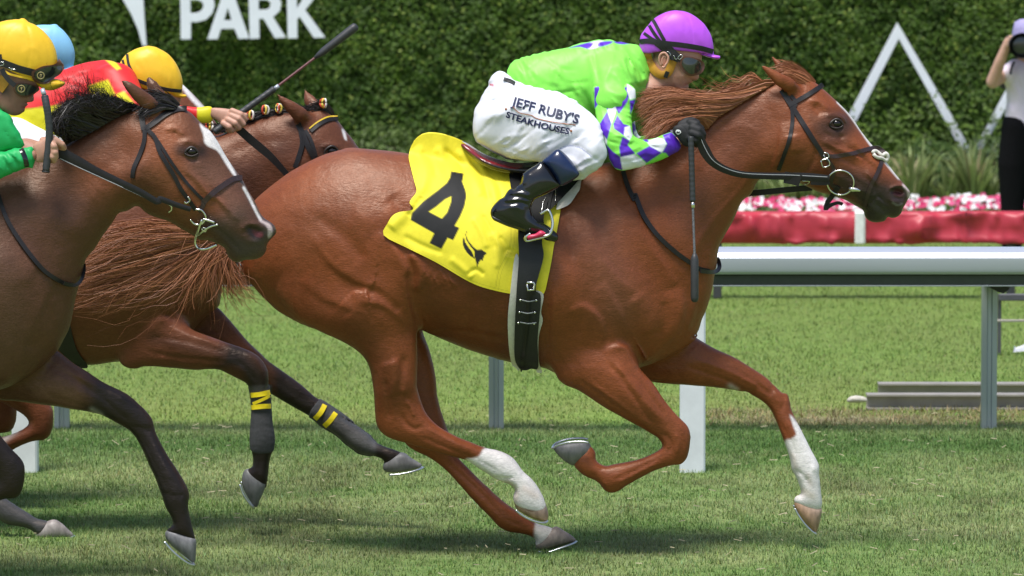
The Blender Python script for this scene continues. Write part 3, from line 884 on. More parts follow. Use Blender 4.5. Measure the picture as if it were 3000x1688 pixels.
def flowers():
    n = 1100; X = rng.uniform(1.0, 4.4, n); Y = rng.uniform(19.9, 21.0, n)
    cl = fbm(X, Y, .25, 141); Z = 0.05 + .1 * cl + rng.uniform(0, .03, n)
    V = []; F = []; C = []
    k = 6; R = rng.uniform(.016, .027, n)
    tilt = rng.normal(0, .35, n) - .75
    for q in range(k):
        a = 2 * math.pi * q / k; u = np.cos(a) * R; v = np.sin(a) * R
        V.append(np.stack([X + u, Y + v * np.cos(tilt), Z - v * np.sin(tilt) + .0], 1))
    V.append(np.stack([X, Y + .006, Z - .006], 1)); V = np.stack(V, 1)
    I = np.arange(n)[:, None] * (k + 1); F = np.vstack([I + [q, (q + 1) % k, k] for q in range(k)])
    pal = np.array([(.62, .03, .14), (.85, .84, .86), (.70, .10, .25), (.9, .88, .9)]); g = (fbm(X, Y, .13, 151) + rng.normal(0, .12, n))
    idx = np.where(g > .5, rng.choice([0, 2, 0], n), rng.choice([1, 3], n)); c = pal[idx]
    o = mesh_obj('flower_heads', V.reshape(-1, 3), F, LEAF, col=np.repeat(c, k + 1, 0), smooth=False); o['kind'] = 'stuff'
    n = 5000; X = rng.uniform(-4.5, 4.6, n); Y = rng.uniform(19.85, 21.1, n); Z = rng.uniform(.0, .11, n)
    leaves('flower_bed_leaves', np.stack([X, Y, Z], 1), np.stack([rng.normal(0, .5, n), rng.normal(-.4, .4, n), np.ones(n)], 1), rng.uniform(.025, .05, n), .5, np.array([.08, .14, .035]) * rng.uniform(.5, 1.3, n)[:, None], None)
flowers()
mbp = MB(); mbp.box((2.9, 14.2, 0.0), (9, 15.4, .012)); o = mbp.build('path', simple('concrete_path', (.42, .42, .40), .8)); o['kind'] = 'structure'

# ---- red cloth covered rail
TY = 12.5
def tape_rail():
    e = empty('covered_rail', (3.4, TY, 0), 'low rail wrapped in wrinkled red plastic cloth with one white band', 'rail')
    xs = np.arange(-.9, 6.4, .012); n = len(xs); k = 22
    zt, zb = float(W(2600, 619, TY)[1]), float(W(2600, 712, TY)[1]); zc, hz, hy = (zt + zb) / 2, (zt - zb) / 2, .075
    V = np.zeros((n, k, 3))
    for q in range(k):
        t = 2 * math.pi * q / k; c, s_ = math.cos(t), math.sin(t)
        cy = np.sign(c) * abs(c) ** .45; cz = np.sign(s_) * abs(s_) ** .45
        u = xs; v = s_ * .1
        u2, v2 = u * .42 + v * 1.7, v * 1.5 - u * .22
        r1 = abs(2 * fbm(u2 + 3, v2 + 5, .17, 201, 1) - 1); r2 = abs(2 * fbm(u * .5 - v * 1.6 + 9, v * 1.9 + u * .25, .10, 211, 1) - 1)
        fold = (.055 * np.exp(-(r1 / .16) ** 2) + .022 * np.exp(-(r2 / .15) ** 2)) * (1 - abs(s_) ** 3) * (1 if c < 0 else .3)
        sag = .012 * fbm(u, u * 0, .45, 221) - .006
        V[:, q] = np.stack([xs, TY + (hy + fold) * cy, zc + (hz + fold * .5) * cz + (sag if s_ < 0 else sag * .4)], 1)
    I = np.arange(n * k).reshape(n, k); J = np.roll(I, -1, 1)
    F = np.stack([I[:-1], I[1:], J[1:], J[:-1]], 2).reshape(-1, 4)
    b0, b1 = float(W(2504, 650, TY - .08)[0]), float(W(2535, 650, TY - .08)[0])
    m = simple('red_cloth', (.44, .030, .050), .45, nscale=9, var=.12, bmp=.15, bd=.003)
    o = mesh_obj('cloth_cover', V.reshape(-1, 3), F, m, e); fix_normals(o)
    mb = MB(); mb.box((b0, TY - .108, zb - .006), (b1, TY + .10, zt + .006), .012); mb.build('band', simple('white_band', (.78, .78, .76), .5), e)
    st = simple('rail_leg', (.05, .05, .055), .5)
    for q in (1.2, 2.95, 4.7): 
        mb = MB(); mb.box((q, TY - .03, 0), (q + .05, TY + .03, zb + .02), .006); mb.build('leg', st, e)
tape_rail()

# ---- aluminium running rail on posts
RY = 4.42
ALU = simple('aluminium', (.50, .53, .60), .30, metal=.35, nscale=6, var=.06, bmp=.03, stretch=(.1, 1, 1))
ALUP = simple('aluminium_post', (.40, .44, .47), .38, metal=.55, nscale=8, var=.08, bmp=.04, stretch=(1, 1, .1))
rail = empty('running_rail', (0, RY, 0), 'white aluminium running rail on slim grey posts beside the track', 'rail')
def run_rail():
    z = lambda y: float(W(2500, y, RY)[1])
    prof = [(.00, 723), (-.05, 727), (-.085, 737), (-.10, 752), (-.10, 784), (-.096, 793), (-.085, 800), (-.07, 801), (.07, 801), (.09, 796), (.10, 790), (.10, 750), (.06, 727)]
    P = [(a, z(b)) for a, b in prof]; n = len(P)
    for a, b in ((-9, -1.405), (-1.4, 3.1), (3.105, 9)):
        V = [(a, RY + y, zz) for y, zz in P] + [(b, RY + y, zz) for y, zz in P]
        F = [tuple(range(n)), tuple(range(2 * n - 1, n - 1, -1))] + [(i, (i + 1) % n, (i + 1) % n + n, i + n) for i in range(n)]
        o = mesh_obj('rail_beam', V, F, ALU, rail); fix_normals(o); shade_auto(o, 28)
    web = simple('rail_web_shade', (.045, .055, .035), .5)  # dark olive: shade and the reflected grass are put into the web's colour
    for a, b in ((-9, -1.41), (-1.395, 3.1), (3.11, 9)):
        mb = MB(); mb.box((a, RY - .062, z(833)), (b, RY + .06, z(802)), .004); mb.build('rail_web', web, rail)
        mb = MB(); mb.box((a, RY - .075, z(836)), (b, RY + .062, z(832.5)), .001); mb.build('rail_lip', ALUP, rail)
    PY_ = 4.66; blk = simple('bracket_black', (.015, .015, .015), .5)
    for c in (182, 1454, 2896, 4340, -1100):
        x = float(W(c, 1258, PY_)[0]); mb = MB()
        zt = z(835) + .03
        prf = [(-.034, -.03), (-.012, -.035), (-.008, -.026), (.008, -.026), (.012, -.035), (.034, -.03), (.034, .03), (-.034, .03)]
        V = [(x + a, PY_ + b, 0) for a, b in prf] + [(x + a, PY_ + b, zt) for a, b in prf]; m = len(prf)
        F = [tuple(range(m)), tuple(range(2 * m - 1, m - 1, -1))] + [(i, (i + 1) % m, (i + 1) % m + m, i + m) for i in range(m)]
        o = mesh_obj('post', V, F, ALUP, rail, smooth=False); fix_normals(o)
        mb = MB(); mb.prism([(x - .03, z(834)), (x + .075, z(834)), (x + .07, z(848)), (x + .045, z(861)), (x + .02, z(857)), (x - .02, z(843))], PY_ - .22, PY_ + .06)
        fix_normals(mb.build('bracket', blk, rail))
run_rail()
for i, (c, lb) in enumerate(((2028, 'square white post standing behind the folded foreleg of the leading chestnut horse'), (75, 'square white post at the left edge behind the dark forelegs'))):
    x = float(W(c, 1410, 2.8)[0]); e = empty('marker_post', (x, 2.8, 0), lb, 'post', 'square white posts on the turf')
    mb = MB(); mb.box((x - .053, 2.75, -.02), (x + .053, 2.85, .93), .008); mb.build('shaft', simple('white_vinyl', (.72, .75, .80), .4, nscale=9, var=.09, bmp=.03), e)
    mb = MB(); mb.box((x - .06, 2.743, .93), (x + .06, 2.857, .95), .006); mb.build('cap', bpy.data.materials['white_vinyl'], e)

# ---- steel beams lying in the grass, the stone, the frame behind the rail
STEEL = simple('galvanised', (.36, .33, .29), .55, metal=.3, nscale=9, var=.15, bmp=.1)
def ibeam(x0, x1, Yb, base, h, lb):
    w = .055; t = .008
    e = MB()
    e.box((x0, Yb - w, base), (x1, Yb + w, base + t)); e.box((x0, Yb - .005, base + t), (x1, Yb + .005, base + h - t)); e.box((x0, Yb - w, base + h - t), (x1, Yb + w, base + h))
    o = e.build('steel_beam', STEEL); props(o, lb, 'beam', 'steel beams lying in the grass')
ibeam(float(W(2538, 1165, 5.55)[0]), 4.6, 5.55, .004, .07, 'nearer of two grey steel beams lying in the dry grass')
ibeam(float(W(2572, 1135, 5.95)[0]), 4.75, 5.95, .004, .085, 'farther of two grey steel beams lying in the grass')
V, Q, _f = solid([Part('I 1352,250 1375,222 1410,212 1450,214 1490,226 1502,245 1490,258 1430,264 1375,262', 0, 5.45, 1.0)], .006)
o = mesh_obj('stone', V, Q, simple('stone', (.55, .52, .45), .9, nscale=30, var=.2, bmp=.5, bd=.006)); props(o, 'rounded pale stone at the end of the steel beams', 'stone')
def frame():
    Yf = 8.5; a = at(2925, 850, Yf); e = empty('metal_frame', (a[0], Yf, 0), 'low dark grey metal frame standing in the grass at the right edge', 'frame')
    dk = simple('frame_paint', (.075, .075, .085), .5)
    mb = MB(); z1, z0 = at(0, 861, Yf)[2], at(0, 881, Yf)[2]; mb.box((a[0], Yf - .02, z0), (a[0] + 1.2, Yf + .02, z1), .004); mb.build('top_bar', dk, e)
    for q in (0, .62, 1.18):
        mb = MB(); mb.box((a[0] + q, Yf + .024, 0), (a[0] + q + .018, Yf + .045, z1 - .004)); mb.build('leg', dk, e)
    mb = MB(); z1 = at(0, 928, Yf)[2]; mb.box((a[0] - .03, Yf - .2, z1 - .012), (a[0] + 1.3, Yf - .18, z1), .002); mb.build('lower_bar', STEEL, e)
frame()
def scraps():
    mb = MB()
    for a, b, Y in ((2985, 962, 8.6),):
        c = at(a, b, Y); mb.add([(c[0] - .03, c[1], .01), (c[0] + .035, c[1] + .01, .015), (c[0] + .04, c[1] + .04, .05), (c[0] - .01, c[1] + .05, .03), (c[0] - .02, c[1] + .02, .045)], [(0, 1, 2, 3), (0, 3, 4)])
    o = mb.build('paper_scrap', simple('paper', (.8, .8, .82), .8)); props(o, 'crumpled white scrap of paper on the grass below the metal frame', 'litter')
scraps()
print('setting', round(time.time() - T_START, 1))
# ================================================================== THE CHESTNUT HORSE IN FRONT
CH = (.205, .054, .017); CHD = (.105, .028, .011); CHL = (.34, .125, .06); WHITE = (.74, .70, .68); DARK = (.035, .028, .026); PINK = (.50, .22, .2)
COAT = coat_mat('horse_coat', .40, .46)
HOOF = simple('hoof_horn', None, .5, nscale=50, var=.22, bmp=.4, bd=.002, vc=True, stretch=(1, 1, .4))
SHOE = simple('horseshoe', (.62, .64, .66), .28, metal=.9, nscale=30, var=.1)
LEATHER = simple('black_leather', (.014, .012, .012), .42, nscale=120, var=.2, bmp=.25, bd=.0008, spec=.35)
LEATHERB = simple('brown_leather', (.035, .018, .016), .38, nscale=120, var=.2, bmp=.25, bd=.0008)
STITCH = simple('stitching', (.4, .4, .42), .6)
STEELB = simple('polished_steel', (.75, .74, .70), .2, metal=1.0, nscale=20, var=.04, bmp=.02)
EYE, _nt, _b = mat_new('eye_glass'); _b.inputs['Base Color'].default_value = (.012, .008, .007, 1); _b.inputs['Roughness'].default_value = .06; _b.inputs['Coat Weight'].default_value = .1

LID = simple('eyelid_skin', (.022, .013, .010), .45, nscale=80, var=.2)
def torso_k():
    return [('E 700,750', .82), ('E 0,500', .80), ('D 2300,500', .80), ('E 1400,700', .80), ('E 1900,700', .70), ('E 2200,500', .58),
            ('C 300,1250', .50), ('C 550,1000', .46), ('C 750,800', .50), ('C 950,700', .58), ('C 1000,1000', .66), ('C 1250,900', .66), ('C 1400,1050', .70), ('C 1600,1200', .85), ('F 1600,120', .85)]
RBODY = [
 (19.5, 60, 'E 520,960 470,800 445,620 452,540 350,370 250,290', 'E'), (14.6, 22, 'E 470,440 525,520 548,610 520,720'), (13.0, 75, 'D 2130,330 2230,500 2380,620 2540,690 E 150,705 290,690', 'E'), (9.8, 60, 'E 90,820 230,800 350,860 440,960', 'E'),
 (8.1, 70, 'D 2050,640 2200,760 2400,850 E 0,900', 'E'), (-6.5, 20, 'E 180,680 300,760 400,850'), (9.8, 40, 'E 330,1180 370,1300 400,1430'), (-8.1, 16, 'E 430,1150 410,1300 385,1440'), (-6.5, 30, 'D 2150,200 2350,330 2500,500'), (8.1, 60, 'E 60,180 250,210 380,120'), (-6.5, 40, 'E 330,60 400,180 430,300'),
 (14.6, 90, 'E 1490,520 1440,760 1440,980 1430,1190', 'E'), (14.6, 60, 'E 1790,1100 1800,960 1750,860 1650,795 1550,850', 'E'), (9.8, 60, 'E 1960,1010 1930,880 1870,760 1800,640', 'E'),
 (14.6, 80, 'E 2060,1210 2200,1110 2310,980 2350,820 2330,690', 'E'), (11.4, 90, 'E 2310,650 2120,380 1970,80', 'E'), (8.1, 70, 'E 2080,740 1900,600 1780,440 1720,250 1730,60', 'E'), (8.1, 50, 'E 2300,1080 2400,930 2440,760', 'E'),
 (14.6, 45, 'E 2040,1230 1985,1140 1950,1085 1870,1078 1790,1110', 'E'), (8.1, 40, 'E 2000,740 2080,880 2120,1000'), (-4.9, 20, 'E 2200,780 2220,900 2160,1020'),
 (-4.9, 22, 'E 1540,200 1580,360 1570,500'), (-4.0, 20, 'E 1250,760 1235,900 1225,1100'), (-4.0, 20, 'E 1030,760 1020,900 990,1060'), (-4.0, 20, 'E 900,720 880,850 850,1000'), (-4.9, 12, 'E 620,1000 800,980 1000,1010 1120,1040'),
 # folded skin of the flank
] + [(4.2, 5.5, 'E %d,%d %d,%d %d,%d' % (560 + 22 * i, 560 + (i * 37) % 60, 590 + 22 * i, 600 + (i * 37) % 60, 600 + 24 * i, 670 + (i * 53) % 70)) for i in range(9)] + [
 # neck
 (11.4, 70, 'C 380,985 440,895 530,820 650,735 800,640', 'E'), (-6.5, 30, 'C 780,1180 700,1260 620,1380 F 500,200 380,400 330,600'), (8.1, 60, 'C 820,1150 700,1200 600,1320 F 420,230 300,420 250,560', 'E'), (-4.9, 40, 'C 600,900 450,1060 300,1250 F 100,150'),
 (13.0, 50, 'C 905,830 885,1000 850,1130 780,1215', 'E'),
]
R4 = RBODY + [
 # head
 (8, 34, 'C 1010,1050 1000,980 990,920'), (-6, 8, 'C 1150,1010 1130,1100 1060,1180 960,1215'), (6, 6, 'C 1180,960 1280,1010 1400,1060 1480,1110'), (-4, 8, 'C 1200,1000 1320,1080 1440,1150'), (-8, 14, 'C 1130,730 1160,760 1180,790'), (7, 9, 'C 1100,690 1180,700 1240,760'),
 (7, 9, 'C 1215,800 1260,785 1320,800 1350,840'), (-7, 6, 'C 1225,860 1285,890 1335,880'), (-4, 8, 'C 1360,1000 1460,1080 1560,1180'), (5, 10, 'C 1400,960 1500,1070 1600,1160'), (-5, 7, 'C 1300,900 1330,980 1350,1010'), (4, 10, 'C 1220,940 1250,960 1300,940'),
 (-6, 5, 'C 1390,1330 1430,1345 1500,1400 F 1570,60 1620,120 1640,170'), (6, 8, 'C 1420,1290 1500,1340 1560,1400'), (-12, 9, 'F 1675,20 1700,30 1730,40'), (-10, 7, 'F 1660,0 1665,40'), (6, 6, 'C 1640,1310 1670,1285 1720,1270 1765,1300 F 1785,40'), (5, 7, 'F 1645,60 1660,90 1720,95'), (-3, 8, 'C 1250,1150 1350,1200 1450,1260'),
 # legs
 (-5, 7, 'E 1820,1190 1900,1290 1980,1400 H 2080,340 2150,420'), (5, 9, 'E 1870,1190 1950,1290 H 1980,120 2080,260 2190,380'), (-5, 7, 'E 2000,1290 H 2050,130 2150,260 2230,370'), (4, 8, 'H 1700,120 1850,230 2000,340 2120,430'), (-3, 6, 'H 1620,100 1800,230 1960,340'),
 (-5, 6, 'H 2200,470 2240,500 2260,560 2230,610'), (4, 7, 'H 2290,470 2310,540 2290,610'), (-5, 5, 'H 2180,640 2060,700 1960,750 1860,790'), (3, 5, 'H 2160,680 2030,745 1900,810'), (4, 6, 'H 1790,800 1830,840'), (-4, 5, 'H 1700,740 1740,770'),
 (-6, 8, 'F 250,1220 400,1270 560,1330 680,1400 I 740,170'), (5, 9, 'F 330,1180 480,1230 620,1290 760,1360'), (-5, 7, 'F 620,1270 740,1340 830,1410 I 850,120'), (-4, 6, 'I 880,130 920,190 930,260 900,330'), (4, 7, 'I 870,190 890,260'), (-4, 5, 'I 900,390 950,480 985,540 1010,620'), (3, 5, 'I 940,370 1000,480 1050,580'), (-5, 6, 'I 1000,720 1060,760 1090,800'), (4, 6, 'I 1120,690 1140,740'), (-4, 6, 'I 1080,780 1100,830'),
 (-6, 8, 'H 410,330 440,400 500,440 560,420'), (6, 7, 'H 440,250 480,300 500,360'), (-5, 6, 'H 560,500 700,560 850,620 930,640'), (4, 6, 'H 590,440 740,520 900,590'), (-3, 5, 'H 930,650 1000,690 1080,740'), (-5, 5, 'H 1050,770 1130,780 1190,770'), (4, 6, 'H 1180,700 1230,770'), (-4, 5, 'H 1250,820 1300,840'), (-5, 8, 'H 300,100 320,250 330,380'),
 (-5, 6, 'H 700,650 850,780 1000,930 1100,1040'), (4, 6, 'H 740,640 900,790 1060,940 1150,1020'), (-4, 5, 'H 1120,1060 1200,1090 1280,1120'),
]
def horse_hoof(parent, outline, sole, Yw, half, cols, label=None):
    """horn capsule with a steel shoe along its sole"""
    V, Q, f = solid([Part(outline, 0, Yw, .95, smooth=3)], .0045)
    PX, PY = proj(V); L = spline(px(sole), 3, False)
    d, _ = segdist(L, PX, PY)
    t = np.clip(d / 50, 0, 1)[:, None]
    c = np.array(cols[0]) * (1 - t) + np.array(cols[1]) * t
    n = fbm(PX, PY * .4, 9, 77)[:, None]; c = c * (.45 + .6 * n)
    o = mesh_obj('hoof', V, Q, HOOF, parent, col=c)
    P = px(sole); P = spline(P, 4, False); mb = MB()
    # the shoe is a flat U of steel: near branch and far branch joined round the toe
    x, z = W(P[:, 0], P[:, 1], Yw); n = len(x); near = []; far = []
    for i in range(n):
        q = i / (n - 1); w = half * math.sqrt(max(0, 1 - (q * 1.0) ** 3.2)); near.append((x[i], Yw - w, z[i])); far.append((x[i], Yw + w, z[i]))
    path = near + far[::-1][1:]
    mb.tube(path, .0042, 6, flat=1.6)
    mb.build('horseshoe', SHOE, o, smooth=True)
    return o
def eyeball(parent, fr, spec, r, name='eye', mat=None):
    q = px(spec)[0]; c = fr.on(np.array([q]), 0)[0]; mb = MB(); mb.ball((c[0], c[1] + r * .52, c[2]), (r * 1.1, r, r * .85), 18, 12)
    o = mb.build(name, mat or EYE, parent, smooth=True)
    R = r * 800
    for nm, pts, rad in (('upper_eyelid', [(-1.35, .35), (-.9, -.35), (0, -.85), (.8, -.5), (1.35, .25)], .0052), ('lower_eyelid', [(-1.35, .35), (-.7, .78), (.1, .92), (.9, .7), (1.35, .25)], .004)):
        P = fr.on(spline(q + np.array(pts) * R, 5, False), .002); P[:, 1] = np.minimum(P[:, 1], c[1] + .002) - .003 * np.sin(np.linspace(0, math.pi, len(P))); mb = MB(); n = len(P); mb.tube(P, rad * (.35 + .65 * np.sin(np.linspace(.1, math.pi - .1, n))), 8); mb.build(nm, LID, parent, smooth=True)
    return o

def horse_parts(Y=0, xf=None, only='bhHfF', tk=None):
    b = [] if 'b' not in only else [Part('J 1915,960 1862,830 1890,640 1925,460 1945,300 1990,170 A 1765,1355 1860,1270 2000,1170 2200,1066 2350,1022 2480,1008 B 0,1010 150,1016 300,1032 460,1052 700,1100 1000,1170 1300,1205 1550,1170 1800,1120 2050,1055 2250,960 '
              'C 280,885 400,800 520,735 700,632 830,572 950,545 1050,535 1130,560 1200,612 1300,705 1380,790 1450,890 1520,980 1590,1065 1650,1140 1705,1210 1745,1255 1780,1300 '
              'F 1793,25 1785,62 1765,100 1742,140 1730,175 1700,203 1660,208 1638,200 1615,230 1560,240 1510,228 1480,195 1470,155 1420,125 1340,80 1240,52 1150,26 C 1090,1280 1000,1236 900,1218 820,1212 770,1226 738,1262 700,1330 '
              'F 645,90 600,170 560,250 515,330 485,390 472,450 466,520 450,600 438,680 418,760 390,845 365,905 340,985 300,1020 E 2440,1010 2380,1075 2250,1150 2100,1215 1950,1262 1800,1285 1600,1290 1460,1268 1390,1235 1230,1212 1150,1192 1000,1150 870,1108 740,1060 620,1010 530,965 440,960 300,980 150,960 D 2380,950 2200,975 2050,925 1900,840 1810,762 1745,690',
              Y, 0, tk or torso_k(), .02, xf=xf)]
    # near hind
    if 'h' in only: b.append(Part('D 1950,700 2100,500 2350,420 E 100,380 300,420 420,540 450,640 475,760 498,860 508,960 515,1050 520,1200 518,1330 H 518,150 545,250 585,340 660,420 760,478 870,528 990,575 1080,598 1160,635 1205,680 1245,735 1300,782 1345,840 1378,900 1392,935 1405,990 1380,1040 1300,1030 1220,990 1182,950 1176,905 1190,870 1178,842 1130,815 1060,790 990,745 920,700 850,655 760,632 680,608 600,585 520,560 450,538 370,515 310,490 262,450 238,400 230,340 225,240 D 2562,1420 2550,1330 2530,1230 2480,1140 2380,1070 2200,985 2020,880',
              Y, [('D 2400,500', -.10), ('E 300,800', -.135), ('H 300,50', -.14), ('H 400,450', -.12), ('H 1200,800', -.09)], [('D 2400,600', .72), ('E 250,700', .72), ('E 350,1200', .62), ('H 380,300', .55), ('H 600,480', .62), ('H 900,600', .85), ('H 1250,900', .95)], .05, xf=xf))
    # far hind
    if 'H' in only: b.append(Part('E 300,700 500,800 560,1000 600,1110 635,1250 655,1400 H 655,200 675,300 705,390 728,460 760,560 800,640 900,740 1000,835 1100,925 1200,995 1290,1050 1345,1085 1440,1110 1480,1150 1400,1230 1332,1240 1328,1192 1280,1162 1210,1148 1130,1133 1070,1095 1030,1050 960,980 880,900 800,812 700,712 600,640 500,590 430,530 400,400 380,200 350,50 E 300,1200 250,1000',
              Y, [('E 400,900', .13), ('H 500,400', .12), ('H 1200,1100', .08)], [('E 400,900', .7), ('H 550,300', .6), ('H 600,550', .6), ('H 950,850', .85), ('H 1300,1150', .95)], .04, xf=xf))
    # near fore (folded)
    if 'f' in only: b.append(Part('E 1462,1270 1440,1150 1480,1000 1560,880 1680,820 1800,860 1880,960 1960,1080 2000,1160 2050,1240 2130,1330 H 2210,240 2290,340 2350,400 2382,450 2388,520 2378,600 2360,650 2320,685 2250,690 2150,725 2050,778 1960,828 1900,868 1850,884 1802,866 1775,830 1740,800 1680,775 1630,742 1590,690 1610,620 1690,560 1738,600 1745,650 1772,682 1815,697 1850,690 1900,680 1980,664 2060,640 2130,610 2186,575 2196,548 2165,502 2100,460 2000,402 1900,347 1800,290 1700,226 1600,168 1530,142 1480,100 1468,60',
              Y, [('E 1600,1000', -.12), ('H 1900,250', -.14), ('H 2300,550', -.13), ('H 1800,750', -.11)], [('E 1650,1000', .55), ('E 1750,1250', .7), ('H 2000,300', .75), ('H 2290,520', .68), ('H 2000,720', .85), ('H 1800,800', .9)], .045, xf=xf))
    # far fore (reaching)
    if 'F' in only: b.append(Part('E 2000,1250 1980,1150 2100,1020 2250,960 2400,980 F 300,1010 380,1060 470,1108 600,1170 700,1230 790,1290 850,1340 900,1390 I 950,200 968,245 978,300 1002,360 1042,440 1082,520 1122,600 1156,660 1170,700 1167,760 1177,840 1184,900 1186,960 1150,1010 1060,980 1000,945 998,915 1012,898 1042,885 1042,860 1030,820 1005,760 980,720 970,660 953,600 928,530 898,450 868,380 833,310 788,262 720,218 640,190 560,174 400,156 200,136 0,121 H 2200,116 2080,118 2030,90',
              Y, [('E 2200,1050', .11), ('F 600,1250', .12), ('I 1100,800', .10)], [('E 2200,1100', .55), ('F 400,1250', .72), ('F 700,1350', .75), ('I 900,220', .7), ('I 1000,500', .85), ('I 1100,800', .9)], .04, xf=xf))
    if xf is None and Y == 0:
        b.append(Cap([at(*px('C 985,610')[0], -.055), at(*px('C 960,580')[0], -.075), at(*px('C 900,545')[0], -.085), at(*px('C 840,500')[0], -.088), at(*px('C 790,462')[0], -.09), at(*px('C 770,446')[0], -.09)], [.026, .026, .023, .017, .009, .003], .02, .7))
        b.append(Cap([at(*px('C 1000,540')[0], .04), at(*px('C 930,480')[0], .06), at(*px('C 880,430')[0], .07), at(*px('C 842,385')[0], .075)], [.024, .02, .013, .004], .02, .7))
    return b
def horse_4():
    b = horse_parts()
    RH = [(-7, 4, 'V 640,960 720,1010 790,1070 850,1130 890,1185'), (5, 8, 'V 700,1060 760,1130 820,1190'), (5, 8, 'V 760,980 850,1060 930,1130'), (-4, 4, 'V 660,785 730,850 790,920'), (4, 6, 'V 700,760 770,830 830,900'), (-3, 4, 'V 560,900 620,960 680,1000'),
          (5, 4, 'V 945,1020 940,960 970,915 1030,892 1090,905 1125,940'), (5, 5, 'V 960,1050 1000,1090 1060,1100 1110,1070'), (-12, 8, 'V 990,960 1040,960 1080,990'), (-8, 6, 'V 985,1010 1040,1030 1080,1020'), (4, 4, 'V 300,265 340,205 400,185 460,205 500,270'), (3.5, 4, 'V 310,290 370,325 440,325 490,300'), (-4, 6, 'V 250,330 330,390 420,400 500,370'), (3, 5, 'V 280,420 350,460 430,440')]
    V, Q, fr = solid(b, .0057, R4 + RH, relief_fn=muscle(501))
    PX, PY = proj(V)
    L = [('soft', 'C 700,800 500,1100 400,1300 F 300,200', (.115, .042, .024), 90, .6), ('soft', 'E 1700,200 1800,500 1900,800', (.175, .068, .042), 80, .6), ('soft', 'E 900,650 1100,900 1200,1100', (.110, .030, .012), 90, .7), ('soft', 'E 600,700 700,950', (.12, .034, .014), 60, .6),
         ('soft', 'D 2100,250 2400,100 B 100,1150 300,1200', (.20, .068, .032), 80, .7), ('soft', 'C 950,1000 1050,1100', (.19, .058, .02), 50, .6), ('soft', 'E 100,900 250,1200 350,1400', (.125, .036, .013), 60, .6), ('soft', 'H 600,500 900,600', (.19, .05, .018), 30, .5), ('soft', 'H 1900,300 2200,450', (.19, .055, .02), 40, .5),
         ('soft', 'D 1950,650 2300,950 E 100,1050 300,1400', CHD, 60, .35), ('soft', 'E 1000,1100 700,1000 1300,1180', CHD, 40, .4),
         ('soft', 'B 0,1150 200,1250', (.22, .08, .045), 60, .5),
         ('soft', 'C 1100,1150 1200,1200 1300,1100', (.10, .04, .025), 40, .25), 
         ('soft', 'C 1200,870 1290,890 1360,860', (.05, .025, .018), 26, .75), ('soft', 'C 1240,800 1290,790 1340,820', (.07, .03, .02), 14, .6),
         ('poly', 'V 360,760 520,720 700,770 860,820 1010,870 1130,930 1170,1000 1120,1130 1080,1230 900,1290 700,1300 640,1180 560,1080 440,1020 340,920', (.034, .021, .018), 26, .95),
         ('poly', 'V 640,960 760,930 900,960 960,1090 1100,1100 1120,1200 950,1290 700,1310 650,1180', (.022, .020, .020), 18, .9), ('soft', 'V 800,1100 900,1200', (.06, .055, .055), 14, .5),
         ('poly', 'V 240,330 290,220 400,160 510,210 540,320 470,440 330,470', (.035, .018, .013), 34, .8), ('soft', 'V 150,200 200,350 280,500', (.09, .035, .02), 20, .5),
         ('line', 'C 1298,700 1375,780 1450,885 1515,980 1560,1035', WHITE, 4.5, .9), ('line', 'C 1610,1085 1660,1150 1715,1215', WHITE, 6, .9), ('poly', 'C 1740,1260 1775,1290 1792,1330 1795,1370 1770,1345 1745,1300', (.62, .5, .48), 3, .85),
         ('poly', 'V 945,970 965,920 1020,900 1080,915 1120,960 1125,1010 1090,1060 1040,1085 985,1060 950,1020', (.035, .022, .022), 3, .95), ('poly', 'V 975,965 1010,935 1060,935 1085,965 1075,1005 1030,1020 990,1000', (.09, .024, .027), 3, .8), ('line', 'V 975,1075 1020,1100 1070,1090', (.16, .15, .15), 3, .7),
         ('poly', 'H 850,655 905,640 945,625 985,572 1080,590 1170,630 1215,680 1260,740 1310,780 1360,845 1400,930 1400,1010 1170,960 1170,880 1160,850 1050,800 950,735', WHITE, 3.5, 1, (-1, 0.0)),
         ('poly', 'H 1335,1065 1400,1080 1490,1110 1500,1200 1320,1270 1318,1200', (.60, .55, .51), 4, 1, (0.0, 1)),
         ('poly', 'I 970,345 1040,430 1130,600 1190,700 1200,1000 960,1000 960,700 930,535 975,510 1010,480 990,420', WHITE, 3.5, 1),
         ('soft', 'H 1140,800 1190,870 1190,930', (.50, .38, .33), 12, .6), ('soft', 'H 1250,850 1330,900', (.52, .42, .34), 12, .5), ('soft', 'I 1010,890 1060,870 1120,900', (.50, .43, .33), 12, .6), ('soft', 'I 985,620 1010,700', (.55, .47, .40), 8, .5), ('soft', 'I 1090,760 1110,820', (.5, .42, .36), 9, .5),
         ('soft', 'I 560,150 600,175', (.5, .48, .42), 9, .6)]
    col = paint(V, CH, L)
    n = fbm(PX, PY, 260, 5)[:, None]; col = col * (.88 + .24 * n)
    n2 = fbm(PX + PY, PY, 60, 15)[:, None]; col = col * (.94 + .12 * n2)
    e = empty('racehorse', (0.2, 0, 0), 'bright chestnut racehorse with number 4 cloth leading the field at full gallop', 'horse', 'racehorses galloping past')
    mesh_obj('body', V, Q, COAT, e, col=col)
    eyeball(e, fr, 'C 1286,846', .019)
    HT = ((.42, .26, .17), (.55, .42, .34)); HG = ((.13, .13, .135), (.26, .25, .24))
    horse_hoof(e, 'H 1184,930 1260,925 1340,915 1388,930 1408,980 1420,1035 1408,1068 1370,1072 1290,1045 1225,1008 1196,980', 'H 1195,985 1225,1012 1290,1050 1370,1076 1408,1072', -.09, .055, ((.50, .30, .17), (.46, .36, .33)))
